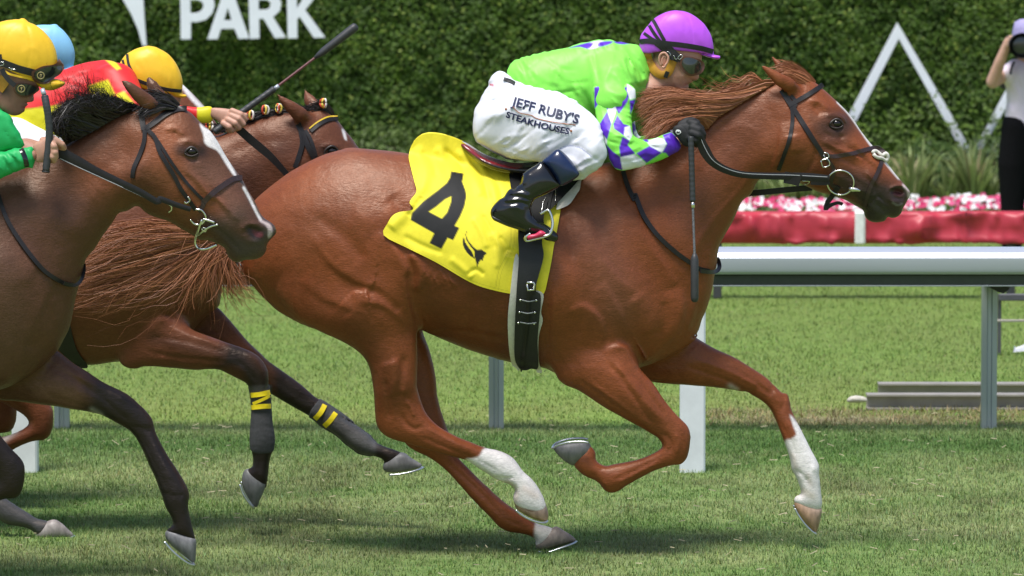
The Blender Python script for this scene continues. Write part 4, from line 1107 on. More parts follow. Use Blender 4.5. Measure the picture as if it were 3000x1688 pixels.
    horse_hoof(e, 'H 1328,1235 1345,1190 1390,1150 1440,1120 1475,1108 1520,1135 1570,1165 1604,1195 1600,1212 1500,1240 1400,1268 1345,1264', 'H 1345,1268 1400,1277 1500,1247 1607,1214', .08, .055, ((.22, .18, .15), (.36, .28, .24)))
    horse_hoof(e, 'H 1448,572 1480,548 1560,526 1650,520 1692,530 1715,575 1700,620 1650,655 1600,690 1560,682 1500,638', 'H 1690,524 1650,517 1560,521 1480,544 1446,572', -.11, .06, ((.12, .125, .135), (.2, .19, .18)))
    horse_hoof(e, 'I 997,945 1020,925 1080,935 1140,965 1187,985 1180,1050 1166,1110 1145,1152 1110,1125 1060,1070 1015,1005 1000,975', 'I 997,975 1015,1012 1060,1078 1110,1132 1146,1160', .10, .055, ((.47, .27, .15), (.52, .36, .26)))
    return e, fr
H4, FR4 = horse_4()
print('horse4', round(time.time() - T_START, 1))
# ================================================================== TACK AND RIDER OF THE CHESTNUT
def gloss(name, col, rough=.2, **k): return simple(name, col, rough, coat=k.pop('coat', .3), **k)
YEL = simple('yellow_cloth', None, .62, nscale=90, var=.05, bmp=.12, bd=.0008, vc=True, spec=.3)
FELT = simple('white_felt', (.66, .63, .56), .85, nscale=60, var=.1, bmp=.35, bd=.002)
PATENT = simple('patent_leather', (.006, .006, .008), .16, nscale=16, var=.3, bmp=.22, bd=.004, coat=.5)
NAVY = simple('navy_leather', (.008, .018, .065), .25, nscale=30, var=.15, bmp=.12, bd=.002, coat=.4)
SILK = simple('racing_silk', None, .48, nscale=60, var=.04, bmp=.10, bd=.0015, vc=True, spec=.35)
SKIN = simple('skin', None, .5, nscale=70, var=.07, bmp=.15, bd=.0008, vc=True, spec=.4)
SKIN.node_tree.nodes['Principled BSDF'].inputs['Subsurface Weight'].default_value = .12
SKIN.node_tree.nodes['Principled BSDF'].inputs['Subsurface Radius'].default_value = (.02, .008, .004)
PANTS = simple('white_breeches', None, .6, nscale=70, var=.03, bmp=.12, bd=.001, vc=True, spec=.3)
BAND = simple('black_webbing', (.014, .014, .015), .6, nscale=150, var=.2, bmp=.2, bd=.0006)
GLASS_D = simple('goggle_lens', (.03, .035, .03), .07, nscale=4, var=.3, bmp=0, coat=.8)
RUBBER = simple('dark_rubber', (.035, .036, .038), .5, nscale=60, var=.15, bmp=.15, bd=.001)

def text_on(name, fr, s, p0, p1, height, mat, parent, off=.0035, arc=0.0, bold=.012):
    cu = bpy.data.curves.new('t', 'FONT'); cu.body = s; cu.size = 1; cu.offset = bold; cu.resolution_u = 3
    t = bpy.data.objects.new('t', cu); COLL.objects.link(t); bpy.context.view_layer.update()
    me = bpy.data.meshes.new_from_object(t.evaluated_get(bpy.context.evaluated_depsgraph_get()))
    V = np.array([v.co for v in me.vertices]); F = [tuple(p.vertices) for p in me.polygons]
    bpy.data.objects.remove(t, do_unlink=True); bpy.data.curves.remove(cu); bpy.data.meshes.remove(me)
    V[:, 0] -= V[:, 0].min(); w = V[:, 0].max(); V[:, 1] /= .72
    p0 = np.array(p0, float); p1 = np.array(p1, float); d = p1 - p0; n = np.array([d[1], -d[0]]); n /= np.linalg.norm(n)
    u = V[:, 0] / w
    P = p0 + u[:, None] * d + n * (V[:, 1:2] * height + arc * (4 * u * (1 - u))[:, None])
    o = mesh_obj(name, fr.on(P, off), F, mat, parent, smooth=False); return o

def number_cloth(parent):
    Yc = np.array(srgb(252, 236, 60)) * .86; K_ = (.012, .012, .012)
    four = 'E 750,-112 838,-97 828,-40 850,20 856,60 842,130 812,200 775,262 808,275 766,360 728,344 686,420 603,380 636,313 475,222 482,175 560,95 660,20 722,-32 746,-72'
    L = [('poly', four, K_, 1.2, 1, None, True), ('poly', 'E 755,58 750,100 725,170 688,212 598,165 650,130 710,80', Yc, 1.2, 1, None, True),
         ('poly', 'E 862,288 854,325 868,362 900,402 926,425 960,424 998,450 978,466 968,500 955,494 942,512 928,546 921,500 911,470 913,438 884,402 858,362 849,322', K_, .8, 1, None, True),
         ('poly', 'E 840,333 829,370 838,410 860,445 886,470 915,490 896,442 866,402 846,370', K_, .8, 1, None, True),
         ('line', 'E 1165,270 1150,420 1080,560 1056,690', tuple(Yc * .62), 1.4, .7), ('line', 'E 1190,270 1172,430 1100,570 1075,700', tuple(Yc * .62), 1.4, .5), ('line', 'E 340,350 500,428 700,528 900,640 1150,712', tuple(Yc * .7), 1.2, .6)]
    folds = [(9, 20, 'B 500,1010 560,1080 580,1200 540,1330'), (-7, 12, 'B 540,1040 620,1110 650,1220'), (7, 18, 'B 640,1010 720,1100 780,1200'), (-6, 10, 'B 700,1020 800,1110 860,1230'), (8, 16, 'B 780,1030 880,1130 930,1260 E 960,60'), (-7, 10, 'B 860,1080 950,1180 990,1300 E 1010,80'),
             (7, 14, 'B 930,1120 1020,1220 1050,1330 E 1060,120'), (-6, 10, 'B 1000,1180 1080,1280 1100,1400'), (6, 14, 'E 900,200 960,300 1000,420'), (-5, 10, 'E 960,180 1030,300 1060,430'), (6, 14, 'E 1020,300 1080,420 1060,560'), (-5, 9, 'E 1080,330 1130,400 1120,460'),
             (10, 26, 'E 480,90 420,190 330,280'), (-7, 14, 'E 560,60 500,140 460,200'), (-8, 10, 'E 1130,420 1180,440 1215,470'), (6, 9, 'E 1120,470 1170,480 1215,505'), (-5, 9, 'E 860,600 920,560 980,600'), (5, 14, 'E 740,480 840,560 900,620'), (-5, 12, 'E 420,330 560,400 700,450')]
    wr = lambda a, b: stroke_relief(folds, a, b) + .004 * (fbm(a, b * .6, 60, 9) - .5)
    fr = FR4.smooth(14)
    spec = ('B 462,1065 478,1000 520,945 565,920 640,914 760,940 850,985 940,1080 1050,1150 1200,1190 1400,1180 1560,1200 1650,1230 E 1512,70 1500,160 1478,290 1455,400 1440,500 1415,620 1386,726 1325,712 1250,722 1156,726 1000,692 '
            '900,656 800,602 650,512 450,412 290,326 318,242 350,192 400,166 492,150 468,105 480,75 515,25 500,-40 480,-120 466,-180')
    p, F = sheet(spec, 3.1, 3)
    V = fr.on(p, .012); V[:, 1] -= wr(p[:, 0], p[:, 1])
    # hangs over the far side too
    V2, F2 = thicken(V, F, .003)
    o = mesh_obj('number_cloth', V2, F2, YEL, parent, col=paint(V2, Yc, L)); fix_normals(o); shade_auto(o, 60)
    far = FR4.smooth(10); q, Fq = sheet('B 466,1065 520,945 640,914 850,985 1050,1160 1400,1185 1650,1230 E 1500,160 1440,500 1386,726 1000,692 650,512 290,326 480,75', 12, 3)
    G = far.on(q, .012); G[:, 1] = -G[:, 1] + .02
    G2, Fg = thicken(G, Fq, .003); o = mesh_obj('number_cloth', G2, Fg, YEL, parent, col=np.tile(Yc, (len(G2), 1))); fix_normals(o)
    return o
saddlecloth = empty('saddle_tack', at(1560, 480, 0), 'yellow number 4 saddlecloth with black saddle, girth and stirrup on the leading chestnut', 'saddle')
number_cloth(saddlecloth)
def tack4():
    T = saddlecloth; fr = FR4.smooth(8)
    drape('pad', fr, 'E 1186,480 1215,482 1230,700 1240,1000 1225,1240 1190,1230 1165,1205 1146,1080 1140,900 1155,735', FELT, T, .020, .012, 5)
    drape('pad', fr, 'E 1300,730 1383,728 1368,850 1379,912 1352,1020 1352,1180 1378,1262 1400,1250 1360,1268 1330,1235 1300,1000', FELT, T, .020, .012, 5)
    drape('pad', fr, 'L 1408,490 1378,560 1352,700 1312,762 1222,892 1108,952 1040,960 1100,800 1250,620 1330,500', FELT, T, .026, .014, 5)
    girth4 = drape('girth', fr, 'E 1222,250 1216,480 1200,700 1190,900 1184,1100 1192,1190 1222,1240 1262,1252 1300,1240 1348,1230 1344,1050 1356,900 1366,740 1330,690 1384,480 1374,380 1372,250', BAND, T, .034, .006, 5)
    drape('girth_strap', fr, 'E 1270,660 1322,655 1320,720 1290,760 1285,900 1262,1100 1240,1250 1225,1235 1250,1050 1262,850 1268,740', LEATHER, T, .044, .004, 4)
    for a, b in ((1225, 770), (1335, 772), (1220, 853), (1325, 855), (1212, 926), (1320, 932)):
        c = fr.on(px('E %d,%d' % (a, b)), .043)[0]; mb = MB(); mb.ball(c, .0045, 8, 5); mb.build('stud', STEELB, girth4, smooth=True)
    for a, b, c, d in ((1236, 770, 1324, 774), (1230, 852, 1315, 855), (1222, 922, 1335, 925)):
        strap('keeper', fr, 'E %d,%d %d,%d %d,%d' % (a, b, (a + c) // 2, b + 10, c, d), 2.2, STITCH, girth4, .047, .002, step=6, ncol=3)
    P = fr.on(px('E 1272,660 1276,648 1318,650 1322,662 1318,700 1276,702 1272,662'), .054); mb = MB(); mb.tube(P, .004, 6); mb.build('girth_buckle', STEELB, girth4, smooth=True)
    drape('saddle_flap', fr, 'L 424,470 428,600 446,700 520,820 560,1000 556,1270 862,1262 872,1110 890,1010 962,972 1132,802 1348,562 1360,440 1200,330 800,330 600,440', simple('flap_leather', (.009, .009, .009), .65, spec=.2), T, .042, .006, 6)
    # the seat: a thin racing saddle across the back
    V, Q, f = solid([Part('B 800,974 812,965 850,975 900,1005 960,1045 1040,1080 1130,1108 1200,1118 1290,1112 1390,1100 1500,1130 1600,1170 1640,1200 1560,1215 1400,1200 1250,1200 1150,1190 1050,1170 950,1125 870,1062 815,1010', 0, 0, [('B 820,990', 3.2), ('B 1000,1100', 5.5), ('B 1400,1150', 4.6)])], .005)
    c = paint(V, (.02, .018, .018), [('poly', 'B 806,975 850,985 905,1018 980,1060 1080,1098 1180,1118 1230,1112 1240,1140 1190,1155 1080,1135 1000,1112 920,1070 850,1020', (.20, .012, .02), 3, 1), ('line', 'B 806,968 860,985 915,1018 985,1060', (.55, .52, .55), 2.4, .9), ('line', 'B 812,1010 880,1068 960,1125 1060,1168 1150,1184', (.5, .5, .5), 1.6, .7)])
    mesh_obj('seat', V, Q, simple('saddle_leather', None, .25, vc=True, nscale=60, var=.15, bmp=.15, bd=.001, coat=.3), T, col=c)
    for a in ('L 855,1000 880,860 935,760', 'L 880,1005 905,880 950,780', 'L 935,970 960,820 1000,690'):
        strap('stirrup_leather', fr, a, 7, bpy.data.materials['flap_leather'], T, .05, .004, step=6)
    for a in ('L 848,1000 865,880 905,800', 'L 1025,855 1030,780 1032,700'):
        P = fr.on(spline(px(a), 6, False), .055); mb = MB(); mb.tube(P, .0010, 5); mb.build('buckle_chain', STEELB, T, smooth=True)
    # stirrup iron
    Ys = -.375
    o = px('L 830,1035 870,1010 915,985 950,1000 985,1100 990,1200 960,1290 890,1330 760,1362 665,1385 632,1370 640,1330 700,1290')
    o = spline(o, 4, False); x, z = W(o[:, 0], o[:, 1], Ys); mb = MB(); yy = Ys + np.linspace(.03, .0, len(x)); mb.tube(np.stack([x, yy, z], 1), .0055, 8); mb.build('stirrup', STEELB, T, smooth=True)
    V, Q, f = solid([Part('L 650,1330 690,1300 760,1290 830,1245 890,1270 905,1300 860,1325 760,1350 670,1372', 0, Ys, 1.1, smooth=3)], .003)
    mesh_obj('stirrup_tread', V, Q, simple('pink_rubber', (.55, .03, .09), .4, nscale=60), T)
tack4()

def rider_4():
    e = empty('person', at(1600, 420, 0), 'rider in lime, purple and white diamond silks with purple cap on the leading chestnut', 'jockey', 'jockeys riding in the race')
    GR = np.array(srgb(150, 250, 95)) * .80; PU = np.array(srgb(98, 48, 205)) * .8; WH = (.80, .81, .86)
    # ---- body: head with face, neck, trunk, arms and legs under the clothes
    sk = (.50, .26, .18)
    hd = Part('K 345,745 330,560 420,420 640,330 900,380 1080,520 1150,700 1150,860 1120,960 1098,1070 1108,1130 1095,1180 1060,1207 1015,1206 1004,1235 985,1258 958,1275 935,1290 932,1320 925,1345 915,1385 880,1430 820,1445 700,1400 600,1330 560,1449 420,1560 200,1500 150,1300 260,1050 330,900',
              0, 0, [('K 700,600', .60), ('K 700,1000', .52), ('K 900,1200', .62), ('K 1050,1150', .7), ('K 350,1350', .45)], .01)
    nk = Cap([at(1905, 270, 0), at(1860, 300, 0)], [.045, .05], .03)
    trunk = Cap([at(1840, 300, 0), at(1700, 270, 0), at(1560, 260, 0), at(1470, 330, 0)], [.06, .075, .075, .07], .05)
    armn = Cap([at(1790, 260, -.15), at(1790, 380, -.21), at(1810, 455, -.24), at(1900, 440, -.20), at(1985, 415, -.17)], [.035, .03, .026, .024, .018], .02)
    armf = Cap([at(1790, 260, .15), at(1800, 380, .2), at(1840, 440, .22), at(1930, 420, .17), at(1985, 400, .13)], [.035, .03, .026, .024, .018], .02)
    legn = Cap([at(1470, 350, -.09), at(1620, 400, -.16), at(1700, 450, -.20), at(1600, 525, -.30), at(1500, 610, -.33)], [.04, .026, .014, .014, .016], .02)
    legf = Cap([at(1470, 350, .09), at(1620, 400, .16), at(1715, 440, .25), at(1600, 520, .31), at(1500, 610, .33)], [.04, .026, .014, .014, .016], .02)
    R = [(-5, 5, 'K 1000,1240 960,1262 920,1262 885,1268'), (4, 6, 'K 1060,1140 1030,1180 1000,1200'), (-4, 5, 'K 1010,1206 985,1200 965,1180 950,1150'), (4, 8, 'K 900,1310 930,1320'), (-4, 8, 'K 960,1160 930,1200 900,1250'), (5, 10, 'K 820,1120 880,1140'), (-4, 10, 'K 760,1150 780,1250 820,1330')]
    V, Q, fh = solid([hd, nk, trunk, armn, armf, legn, legf], .0054, R)
    col = paint(V, sk, [('soft', 'K 1000,1230 930,1262 880,1270', (.40, .13, .10), 4, .8), ('soft', 'K 1040,1160 1080,1140', (.52, .22, .15), 10, .5), ('soft', 'K 700,1200 760,1350 860,1420', (.33, .16, .11), 16, .5), ('soft', 'K 380,800 420,780 460,770', (.09, .05, .03), 12, .9), ('line', 'K 1000,1200 1030,1203 1050,1200', (.2, .07, .05), 2, .8)])
    mesh_obj('body', V, Q, SKIN, e, col=col)
    # ear
    ye = -.078
    mb = MB(); P = spline(px('K 480,960 455,880 465,800 500,760 545,755 580,790 600,830 590,900 560,950 540,985 505,990'), 4, False); x, z = W(P[:, 0], P[:, 1], ye - .012)
    mb.tube(np.stack([x, np.linspace(ye, ye - .004, len(x)) - .006 * np.sin(np.linspace(0, 3.1, len(x))), z], 1), .0045, 7)
    P = spline(px('K 505,940 500,870 530,810 565,830'), 4, False); x, z = W(P[:, 0], P[:, 1], ye - .01); mb.tube(np.stack([x, np.full(len(x), ye - .004), z], 1), .003, 6)
    mb.add(*[np.vstack([np.array([at(540, 900, 0)]), ]), []]) if False else None
    V, Q, f = solid([Part('K 470,940 458,860 480,780 540,755 590,800 600,860 570,940 530,990 495,985', 0, ye, .35, smooth=3)], .003)
    ear = mesh_obj('ear', V, Q, SKIN, e, col=np.tile((.45, .20, .14), (len(V), 1))); mb.V = mb.V; o = mesh_obj('ear_rim', np.vstack(mb.V), mb.F, SKIN, e, col=np.tile((.55, .29, .21), (sum(len(v) for v in mb.V), 1)))
    # ---- breeches
    kp = [('B 1000,700', .95), ('B 1100,900', .62), ('B 1600,1000', .55), ('B 1780,1050', .7)]
    spec = ('B 1062,500 1105,505 1150,530 1300,600 1500,640 1700,760 1770,860 1795,950 1816,1040 1800,1085 1768,1132 1700,1172 1640,1215 1540,1225 1440,1190 1380,1150 1360,1104 1290,1103 1180,1090 1080,1060 990,1010 930,968 908,925 902,850 914,765 960,680 1008,602 1025,550')
    V, Q, fp = solid([Part(spec, 0, [('B 1000,600', -.03), ('B 1100,900', -.09), ('B 1500,950', -.20), ('B 1780,1050', -.28)], kp, .04),
                      Part(spec, 0, [('B 1000,600', .03), ('B 1100,900', .09), ('B 1500,950', .20), ('B 1780,1050', .28)], kp, .008)], .0052,
                     [(4, 9, 'B 1250,830 1200,920 1150,960'), (-3.5, 6, 'B 1330,870 1230,960 1150,1020'), (3.5, 8, 'B 1420,900 1330,980 1230,1040'), (-3.5, 6, 'B 1480,920 1400,1000 1300,1060'), (3.5, 8, 'B 1560,930 1470,1000 1400,1050'), (-4, 6, 'B 1640,930 1540,990 1460,1040'), (3.5, 9, 'B 1720,900 1640,960 1560,1000'),
                      (-4, 6, 'B 1060,800 1000,860 950,920'), (3, 8, 'B 1150,560 1060,640 980,760'), (-3, 6, 'B 1200,620 1100,680 1020,780'), (-5, 6, 'B 1485,1025 1560,995 1640,1010 1700,1060 1790,1120'), (4, 8, 'B 1500,1060 1600,1110 1640,1180'), (3, 8, 'B 1240,700 1130,760 1030,840'), (-3, 6, 'B 1300,1080 1200,1040 1080,1000')], relief_fn=creases(331, 145, .006, 26))
    c = paint(V, (.70, .71, .77), [('line', 'B 1485,1028 1530,1005 1580,1000 1640,1015 1710,1070', (.25, .28, .45), 1.5, .8)])
    mesh_obj('breeches', V, Q, PANTS, e, col=c)
    ink = simple('navy_print', (.01, .015, .06), .6, bmp=0); rust = simple('rust_print', (.35, .12, .04), .6, bmp=0)
    text_on('lettering', fp, "JEFF RUBY'S", px('B 1160,720')[0], px('B 1620,848')[0], 27, ink, e, bold=.025)
    text_on('lettering', fp, 'STEAKHOUSES', px('B 1124,802')[0], px('B 1558,920')[0], 18, ink, e, bold=.035, arc=-4)
    strap('lettering_rule', fp, 'B 1172,726 1215,772 1300,790 1340,812 1460,838 1604,856', 2.2, rust, e, .0035, .001, step=4, ncol=3)
    for a in ('B 1127,748', 'B 1573,897'):
        c_ = fp.on(px(a), .003)[0]; mb = MB(); mb.ball(c_, (.0045, .0015, .0045), 8, 5); mb.build('printed_dot', rust, e, smooth=True)
    text_on('lettering', fp, 'win', px('B 1012,585')[0], px('B 1040,592')[0], 9, simple('red_print', (.6, .03, .08), .6, bmp=0), e)
    strap('waistband', fp, 'B 1112,540 1135,546 1160,555 1188,570', 10, BAND, e, .006, .003, step=4)
    # ---- boots
    for sgn in (-1, 1):
        Yb = .335 * sgn
        V, Q, fb = solid([Part('L 842,330 780,370 620,470 585,540 575,590 545,640 500,672 432,690 380,740 330,812 290,830 225,890 180,950 163,1000 165,1045 200,1100 262,1132 400,1190 520,1225 640,1270 780,1300 900,1375 1000,1402 1050,1390 1074,1340 1062,1300 1010,1250 940,1190 860,1145 800,1110 745,1030 712,960 730,880 770,830 900,770 1092,655 1050,560 950,420',
                               0, Yb, [('L 900,500', .85), ('L 500,900', .75), ('L 900,1280', 1.1)], .02)], .005,
                         [(5, 9, 'L 440,760 560,740 700,790'), (-5, 6, 'L 350,800 500,800 640,830 720,840'), (5, 8, 'L 350,850 520,830 680,870'), (-5, 6, 'L 330,890 460,890 560,870 700,900'), (4, 10, 'L 600,640 640,560 700,500'), (-4, 7, 'L 440,700 560,710 700,760'), (-3, 4, 'L 168,1030 300,1060 450,1140 620,1200 800,1240 920,1250'), (4, 8, 'L 400,950 520,940 600,1000'), (-4, 7, 'L 700,1020 760,1080 820,1110')])
        o = mesh_obj('boot', V, Q, PATENT, e)
        V, Q, f2 = solid([Part('L 838,332 900,285 1000,200 1062,165 1150,222 1250,330 1310,420 1352,502 1290,565 1180,630 1090,658 1050,590 980,480 930,415 880,365', 0, Yb, .98, .0, smooth=3)], .005)
        mesh_obj('boot_cuff', V, Q, NAVY, e)
        V, Q, f3 = solid([Part('L 168,1035 230,1050 330,1085 450,1145 600,1200 700,1235 640,1275 520,1232 400,1196 262,1138 200,1106', 0, Yb, 2.2, smooth=3)], .005)
        mesh_obj('boot_sole', V, Q, RUBBER, e)
    # ---- jacket
    V, Q, fj = solid([Part('B 1040,560 1090,480 1150,435 1200,412 1270,392 1350,375 1460,347 1560,325 1640,304 1720,290 1800,287 1900,290 1990,300 2035,318 2065,345 2085,390 2100,440 2112,500 2108,560 2098,650 2100,760 2090,860 2000,940 1850,960 1700,940 1560,900 1400,860 1240,830 1120,760 1060,660',
                           0, 0, [('B 1250,560', .86), ('B 1600,550', .72), ('B 1950,500', .76)], .02, clip='B 1138,503 1150,470 1170,435 1200,412 1270,392 1350,375 1460,347 1560,325 1640,304 1720,290 1800,287 1900,290 1990,300 2035,318 2065,345 2085,390 2100,440 2112,500 2108,560 2098,650 2090,750 2060,800 1990,835 1930,870 1850,876 1740,850 1620,800 1500,760 1400,722 1260,702 1230,640 1190,560'),
                      Cap([at(1790, 245, -.10), at(1790, 290, -.15)], [.085, .07], .06), Cap([at(1790, 245, .10), at(1790, 290, .15)], [.085, .07], .06)], .0055,
                     [(-4, 6, 'B 1250,700 1350,650 1500,640 1650,606'), (4, 9, 'B 1200,570 1260,640 1300,690'), (-4, 7, 'B 1190,560 1240,620 1250,680'), (3.5, 9, 'B 1700,380 1720,480 1740,600'), (-3.5, 7, 'B 1730,360 1750,470 1770,570'), (3.5, 9, 'B 1860,360 1850,450 1800,560'), (-4, 7, 'B 1660,620 1700,720 1740,820'), (4, 10, 'B 1590,660 1650,750 1720,830'), (-3, 7, 'B 1550,700 1620,780'), (4, 9, 'B 1960,560 2030,570 2090,540'), (-4, 6, 'B 2000,560 2060,600 2100,560'),
                      (-3, 7, 'B 1400,400 1500,470 1600,480'), (3, 10, 'B 1300,480 1420,560 1560,570'), (-3.5, 7, 'B 1880,330 1960,360 2060,440'), (3, 9, 'B 2020,640 2060,720 2060,790'), (-3, 6, 'B 1480,560 1600,570 1700,560'), (3, 8, 'B 1350,600 1450,620 1560,600'), (-3, 8, 'B 1280,420 1320,500 1300,600')], relief_fn=creases(301, 62, .008, 32))
    c = paint(V, GR, [('poly', 'B 1560,328 1700,290 1768,286 1742,322 1690,336 1640,322', PU, 2, 1), ('poly', 'B 1712,290 1790,280 1768,320 1700,336 1690,320', WH, 2, 1), ('poly', 'B 1640,318 1720,294 1700,330', PU, 2, 1), ('poly', 'B 1768,290 1850,282 1845,300 1765,322', PU, 2, 1), ('poly', 'B 1870,284 1990,290 1940,304 1890,300', PU, 2, 1), ('line', 'B 1255,650 1400,640 1550,622 1650,606', tuple(GR * .7), 1.2, .6), ('line', 'B 1960,575 2030,560 2095,540', tuple(GR * .7), 1.2, .6)])
    mesh_obj('jacket', V, Q, SILK, e, col=c)
    V, Q, f = solid([Part('K 265,1040 330,1080 385,1170 400,1250 350,1350 280,1340 245,1300 255,1180', 0, 0, 1.3)], .004); mesh_obj('collar', V, Q, PANTS, e, col=np.tile(WH, (len(V), 1)))
    # ---- sleeves
    sl = 'B 1733,602 1780,582 1862,542 1905,575 1962,574 2012,612 2017,680 1995,742 1984,800 1990,862 2000,930 2060,956 2140,948 2200,925 2258,910 2302,950 2327,1000 2312,1032 2242,1072 2190,1100 2080,1134 1980,1155 1920,1164 1868,1146 1838,1085 1810,1000 1780,920 1755,850 1736,750 1728,680'
    pol = [('P', '1733,600 1790,578 1800,655 1766,702 1733,748'), ('W', '1790,578 1868,540 1838,608 1800,656'), ('P', '1870,538 1884,620 1880,662 1820,757 1805,702 1802,655 1838,608'), ('W', '1882,662 1897,700 1880,770 1850,852 1820,757'),
           ('P', '1922,612 1958,590 1968,668 1935,690 1900,700'), ('W', '1958,574 2012,612 2018,672 1976,682 1955,622'), ('P', '1882,690 1968,672 1958,700 1900,782 1880,742'), ('P', '1820,762 1850,852 1820,957 1775,903 1762,862'), ('P', '1890,790 1932,850 1972,862 1940,932 1868,882 1862,850'),
           ('P', '1974,690 2016,680 1996,745 1980,782'), ('W', '1940,872 1976,862 1994,926 1972,964 1935,930'), ('P', '1925,935 1975,965 1960,992 2012,1050 1950,1076 1910,1076 1903,1010'), ('W', '1910,1076 2012,1056 2086,1116 2080,1138 1980,1160 1922,1166 1908,1110'),
           ('W', '1753,850 1775,903 1820,960 1816,1002 1780,950'), ('P', '1814,990 1860,1040 1908,1072 1925,1166 1868,1150 1834,1090'), ('P', '2020,1050 2110,1000 2196,1046 2090,1116'), ('W', '2108,962 2165,942 2212,955 2228,988 2196,1046 2110,1000 2094,975'),
           ('P', '2200,925 2260,905 2305,950 2330,1000 2315,1036 2244,1076 2222,1048 2198,1046 2230,985 2212,955'), ('P', '2055,950 2100,955 2105,975 2080,970')]
    V, Q, fs = solid([Part(sl, 0, [('B 1850,600', -.17), ('B 1850,1050', -.25), ('B 2250,1000', -.19)], [('B 1870,700', .62), ('B 1900,1050', .62), ('B 2250,990', .8)], .02)], .004,
                     [(4, 7, 'B 1975,600 1960,660 1975,700'), (-5, 5, 'B 1960,590 1970,680 1985,760'), (4, 7, 'B 1850,700 1900,760 1960,800'), (-4, 5, 'B 1830,820 1900,850 1975,860'), (4, 7, 'B 1800,880 1880,920 1980,930'), (-4, 5, 'B 1820,960 1900,990 1960,1000 2020,960'), (4, 8, 'B 1860,1060 1960,1040 2060,1000'), (-3, 5, 'B 1900,1110 2000,1100 2090,1060'),
                      (3, 4, 'B 2210,950 2230,1000 2245,1060'), (-3, 3, 'B 2225,940 2248,1000 2262,1055'), (3, 4, 'B 2245,930 2270,990 2282,1045'), (-3, 3, 'B 2262,920 2290,980 2300,1030'), (3, 6, 'B 1760,650 1780,750 1800,850')], relief_fn=creases(351, 20, .005, 22))
    c = paint(V, GR, [('poly', 'B ' + s_, PU if k == 'P' else WH, 1.6, 1, None, True) for k, s_ in pol])
    mesh_obj('sleeve', V, Q, SILK, e, col=c)
    V, Q, f = solid([Cap([at(1790, 262, .16), at(1815, 390, .22), at(1850, 450, .24), at(1920, 425, .19), at(1975, 408, .14)], [.075, .062, .05, .046, .036], .02)], .008)
    PX, PY = proj(V); chk = (np.floor((PX + PY) / 34) + np.floor((PX - PY) / 34)) % 3
    mesh_obj('sleeve', V, Q, SILK, e, col=np.where(chk[:, None] == 0, PU, np.where(chk[:, None] == 1, WH, GR)))
    # ---- glove: palm and five fingers closed on the rein and whip
    q = lambda s_, y: at(*px(s_)[0], y)
    pts = [Part('Q 545,330 600,280 700,250 800,240 900,260 960,320 990,420 1000,520 990,600 930,640 840,668 770,660 705,610 640,520 560,430', 0, -.215, .62, .012, smooth=3),
           Cap([q('Q 860,240', -.215), q('Q 960,270', -.225), q('Q 1050,350', -.215), q('Q 1075,420', -.19)], [.014, .0145, .0135, .012], .004),
           Cap([q('Q 900,330', -.232), q('Q 1000,370', -.236), q('Q 1075,440', -.225), q('Q 1080,500', -.2)], [.0145, .015, .014, .012], .003),
           Cap([q('Q 890,420', -.238), q('Q 990,460', -.242), q('Q 1050,520', -.228), q('Q 1040,570', -.2)], [.0145, .015, .0135, .012], .003),
           Cap([q('Q 860,510', -.236), q('Q 950,550', -.238), q('Q 990,600', -.222), q('Q 970,630', -.2)], [.0135, .014, .0125, .011], .003),
           Cap([q('Q 700,280', -.20), q('Q 800,215', -.195), q('Q 900,205', -.19), q('Q 980,240', -.185)], [.015, .0145, .0135, .012], .006)]
    V, Q, fg = solid(pts, .0032, [(-2, 2.5, 'Q 545,420 560,310 640,285 720,300 780,380 830,440')])
    mesh_obj('glove', V, Q, simple('black_glove', (.012, .012, .013), .72, nscale=90, var=.25, bmp=.3, bd=.001), e)
    drape('glove_badge', fg, 'Q 598,405 610,372 640,360 680,376 697,410 670,440 640,452 615,435', simple('badge_white', (.75, .75, .75), .5), e, .002, .002, 1.2, smooth=2)
    drape('badge_mark', fg, 'Q 612,412 625,392 655,405 672,388 678,410 655,432 640,415 630,430', BAND, e, .0035, .001, 1.0, smooth=1)
    # ---- helmet
    ph = Part('K 130,640 148,500 205,390 280,290 365,205 480,125 600,78 715,60 860,75 980,120 1100,200 1200,300 1280,420 1322,540 1338,680 1330,850 1270,1000 1150,1130 950,1210 700,1230 450,1180 260,1050 160,880', 0, 0, [('K 700,500', .78)], .004,
              clip='K 120,640 148,490 205,380 280,280 365,195 480,115 600,68 715,50 860,65 980,110 1100,190 1200,290 1290,420 1332,540 1348,680 1342,788 1240,768 1050,736 850,715 660,692 500,712 300,748 185,750 135,710')
    pk = Part('K 1040,735 1150,758 1250,775 1340,790 1440,802 1454,828 1425,856 1340,848 1240,820 1150,790 1080,762', 0, 0, [('K 1100,760', 5.0), ('K 1400,820', 3.2)], .004)
    V, Q, fhm = solid([ph, pk], .0042, [(-1.5, 2.2, 'K 760,60 900,150 985,300 1010,450 1020,640'), (-1.2, 2.2, 'K 700,60 560,180 470,330 440,520')], relief_fn=creases(801, 80, .002, 30))
    HP = np.array(srgb(205, 95, 250)) * .82
    c = paint(V, HP, [('line', 'K 940,110 985,300 1010,450 1020,620', tuple(HP * 1.12), 1.6, .7)])
    helmet4 = mesh_obj('helmet', V, Q, simple('cap_satin', None, .42, vc=True, nscale=50, var=.03, bmp=.15, bd=.0015, spec=.35), e, col=c)
    for s_, w in (('K 128,575 250,560 400,580 560,600 800,625 1000,655 1180,690 1335,735', 15), ('K 200,430 330,520 450,590', 9), ('K 285,300 370,440 470,570', 9), ('K 350,215 430,360 540,560', 10), ('K 400,590 520,680 620,780 700,860', 17), ('K 560,600 680,720 790,830', 12)):
        strap('helmet_band', fhm, s_, w, BAND, helmet4, .002, .002, step=4)
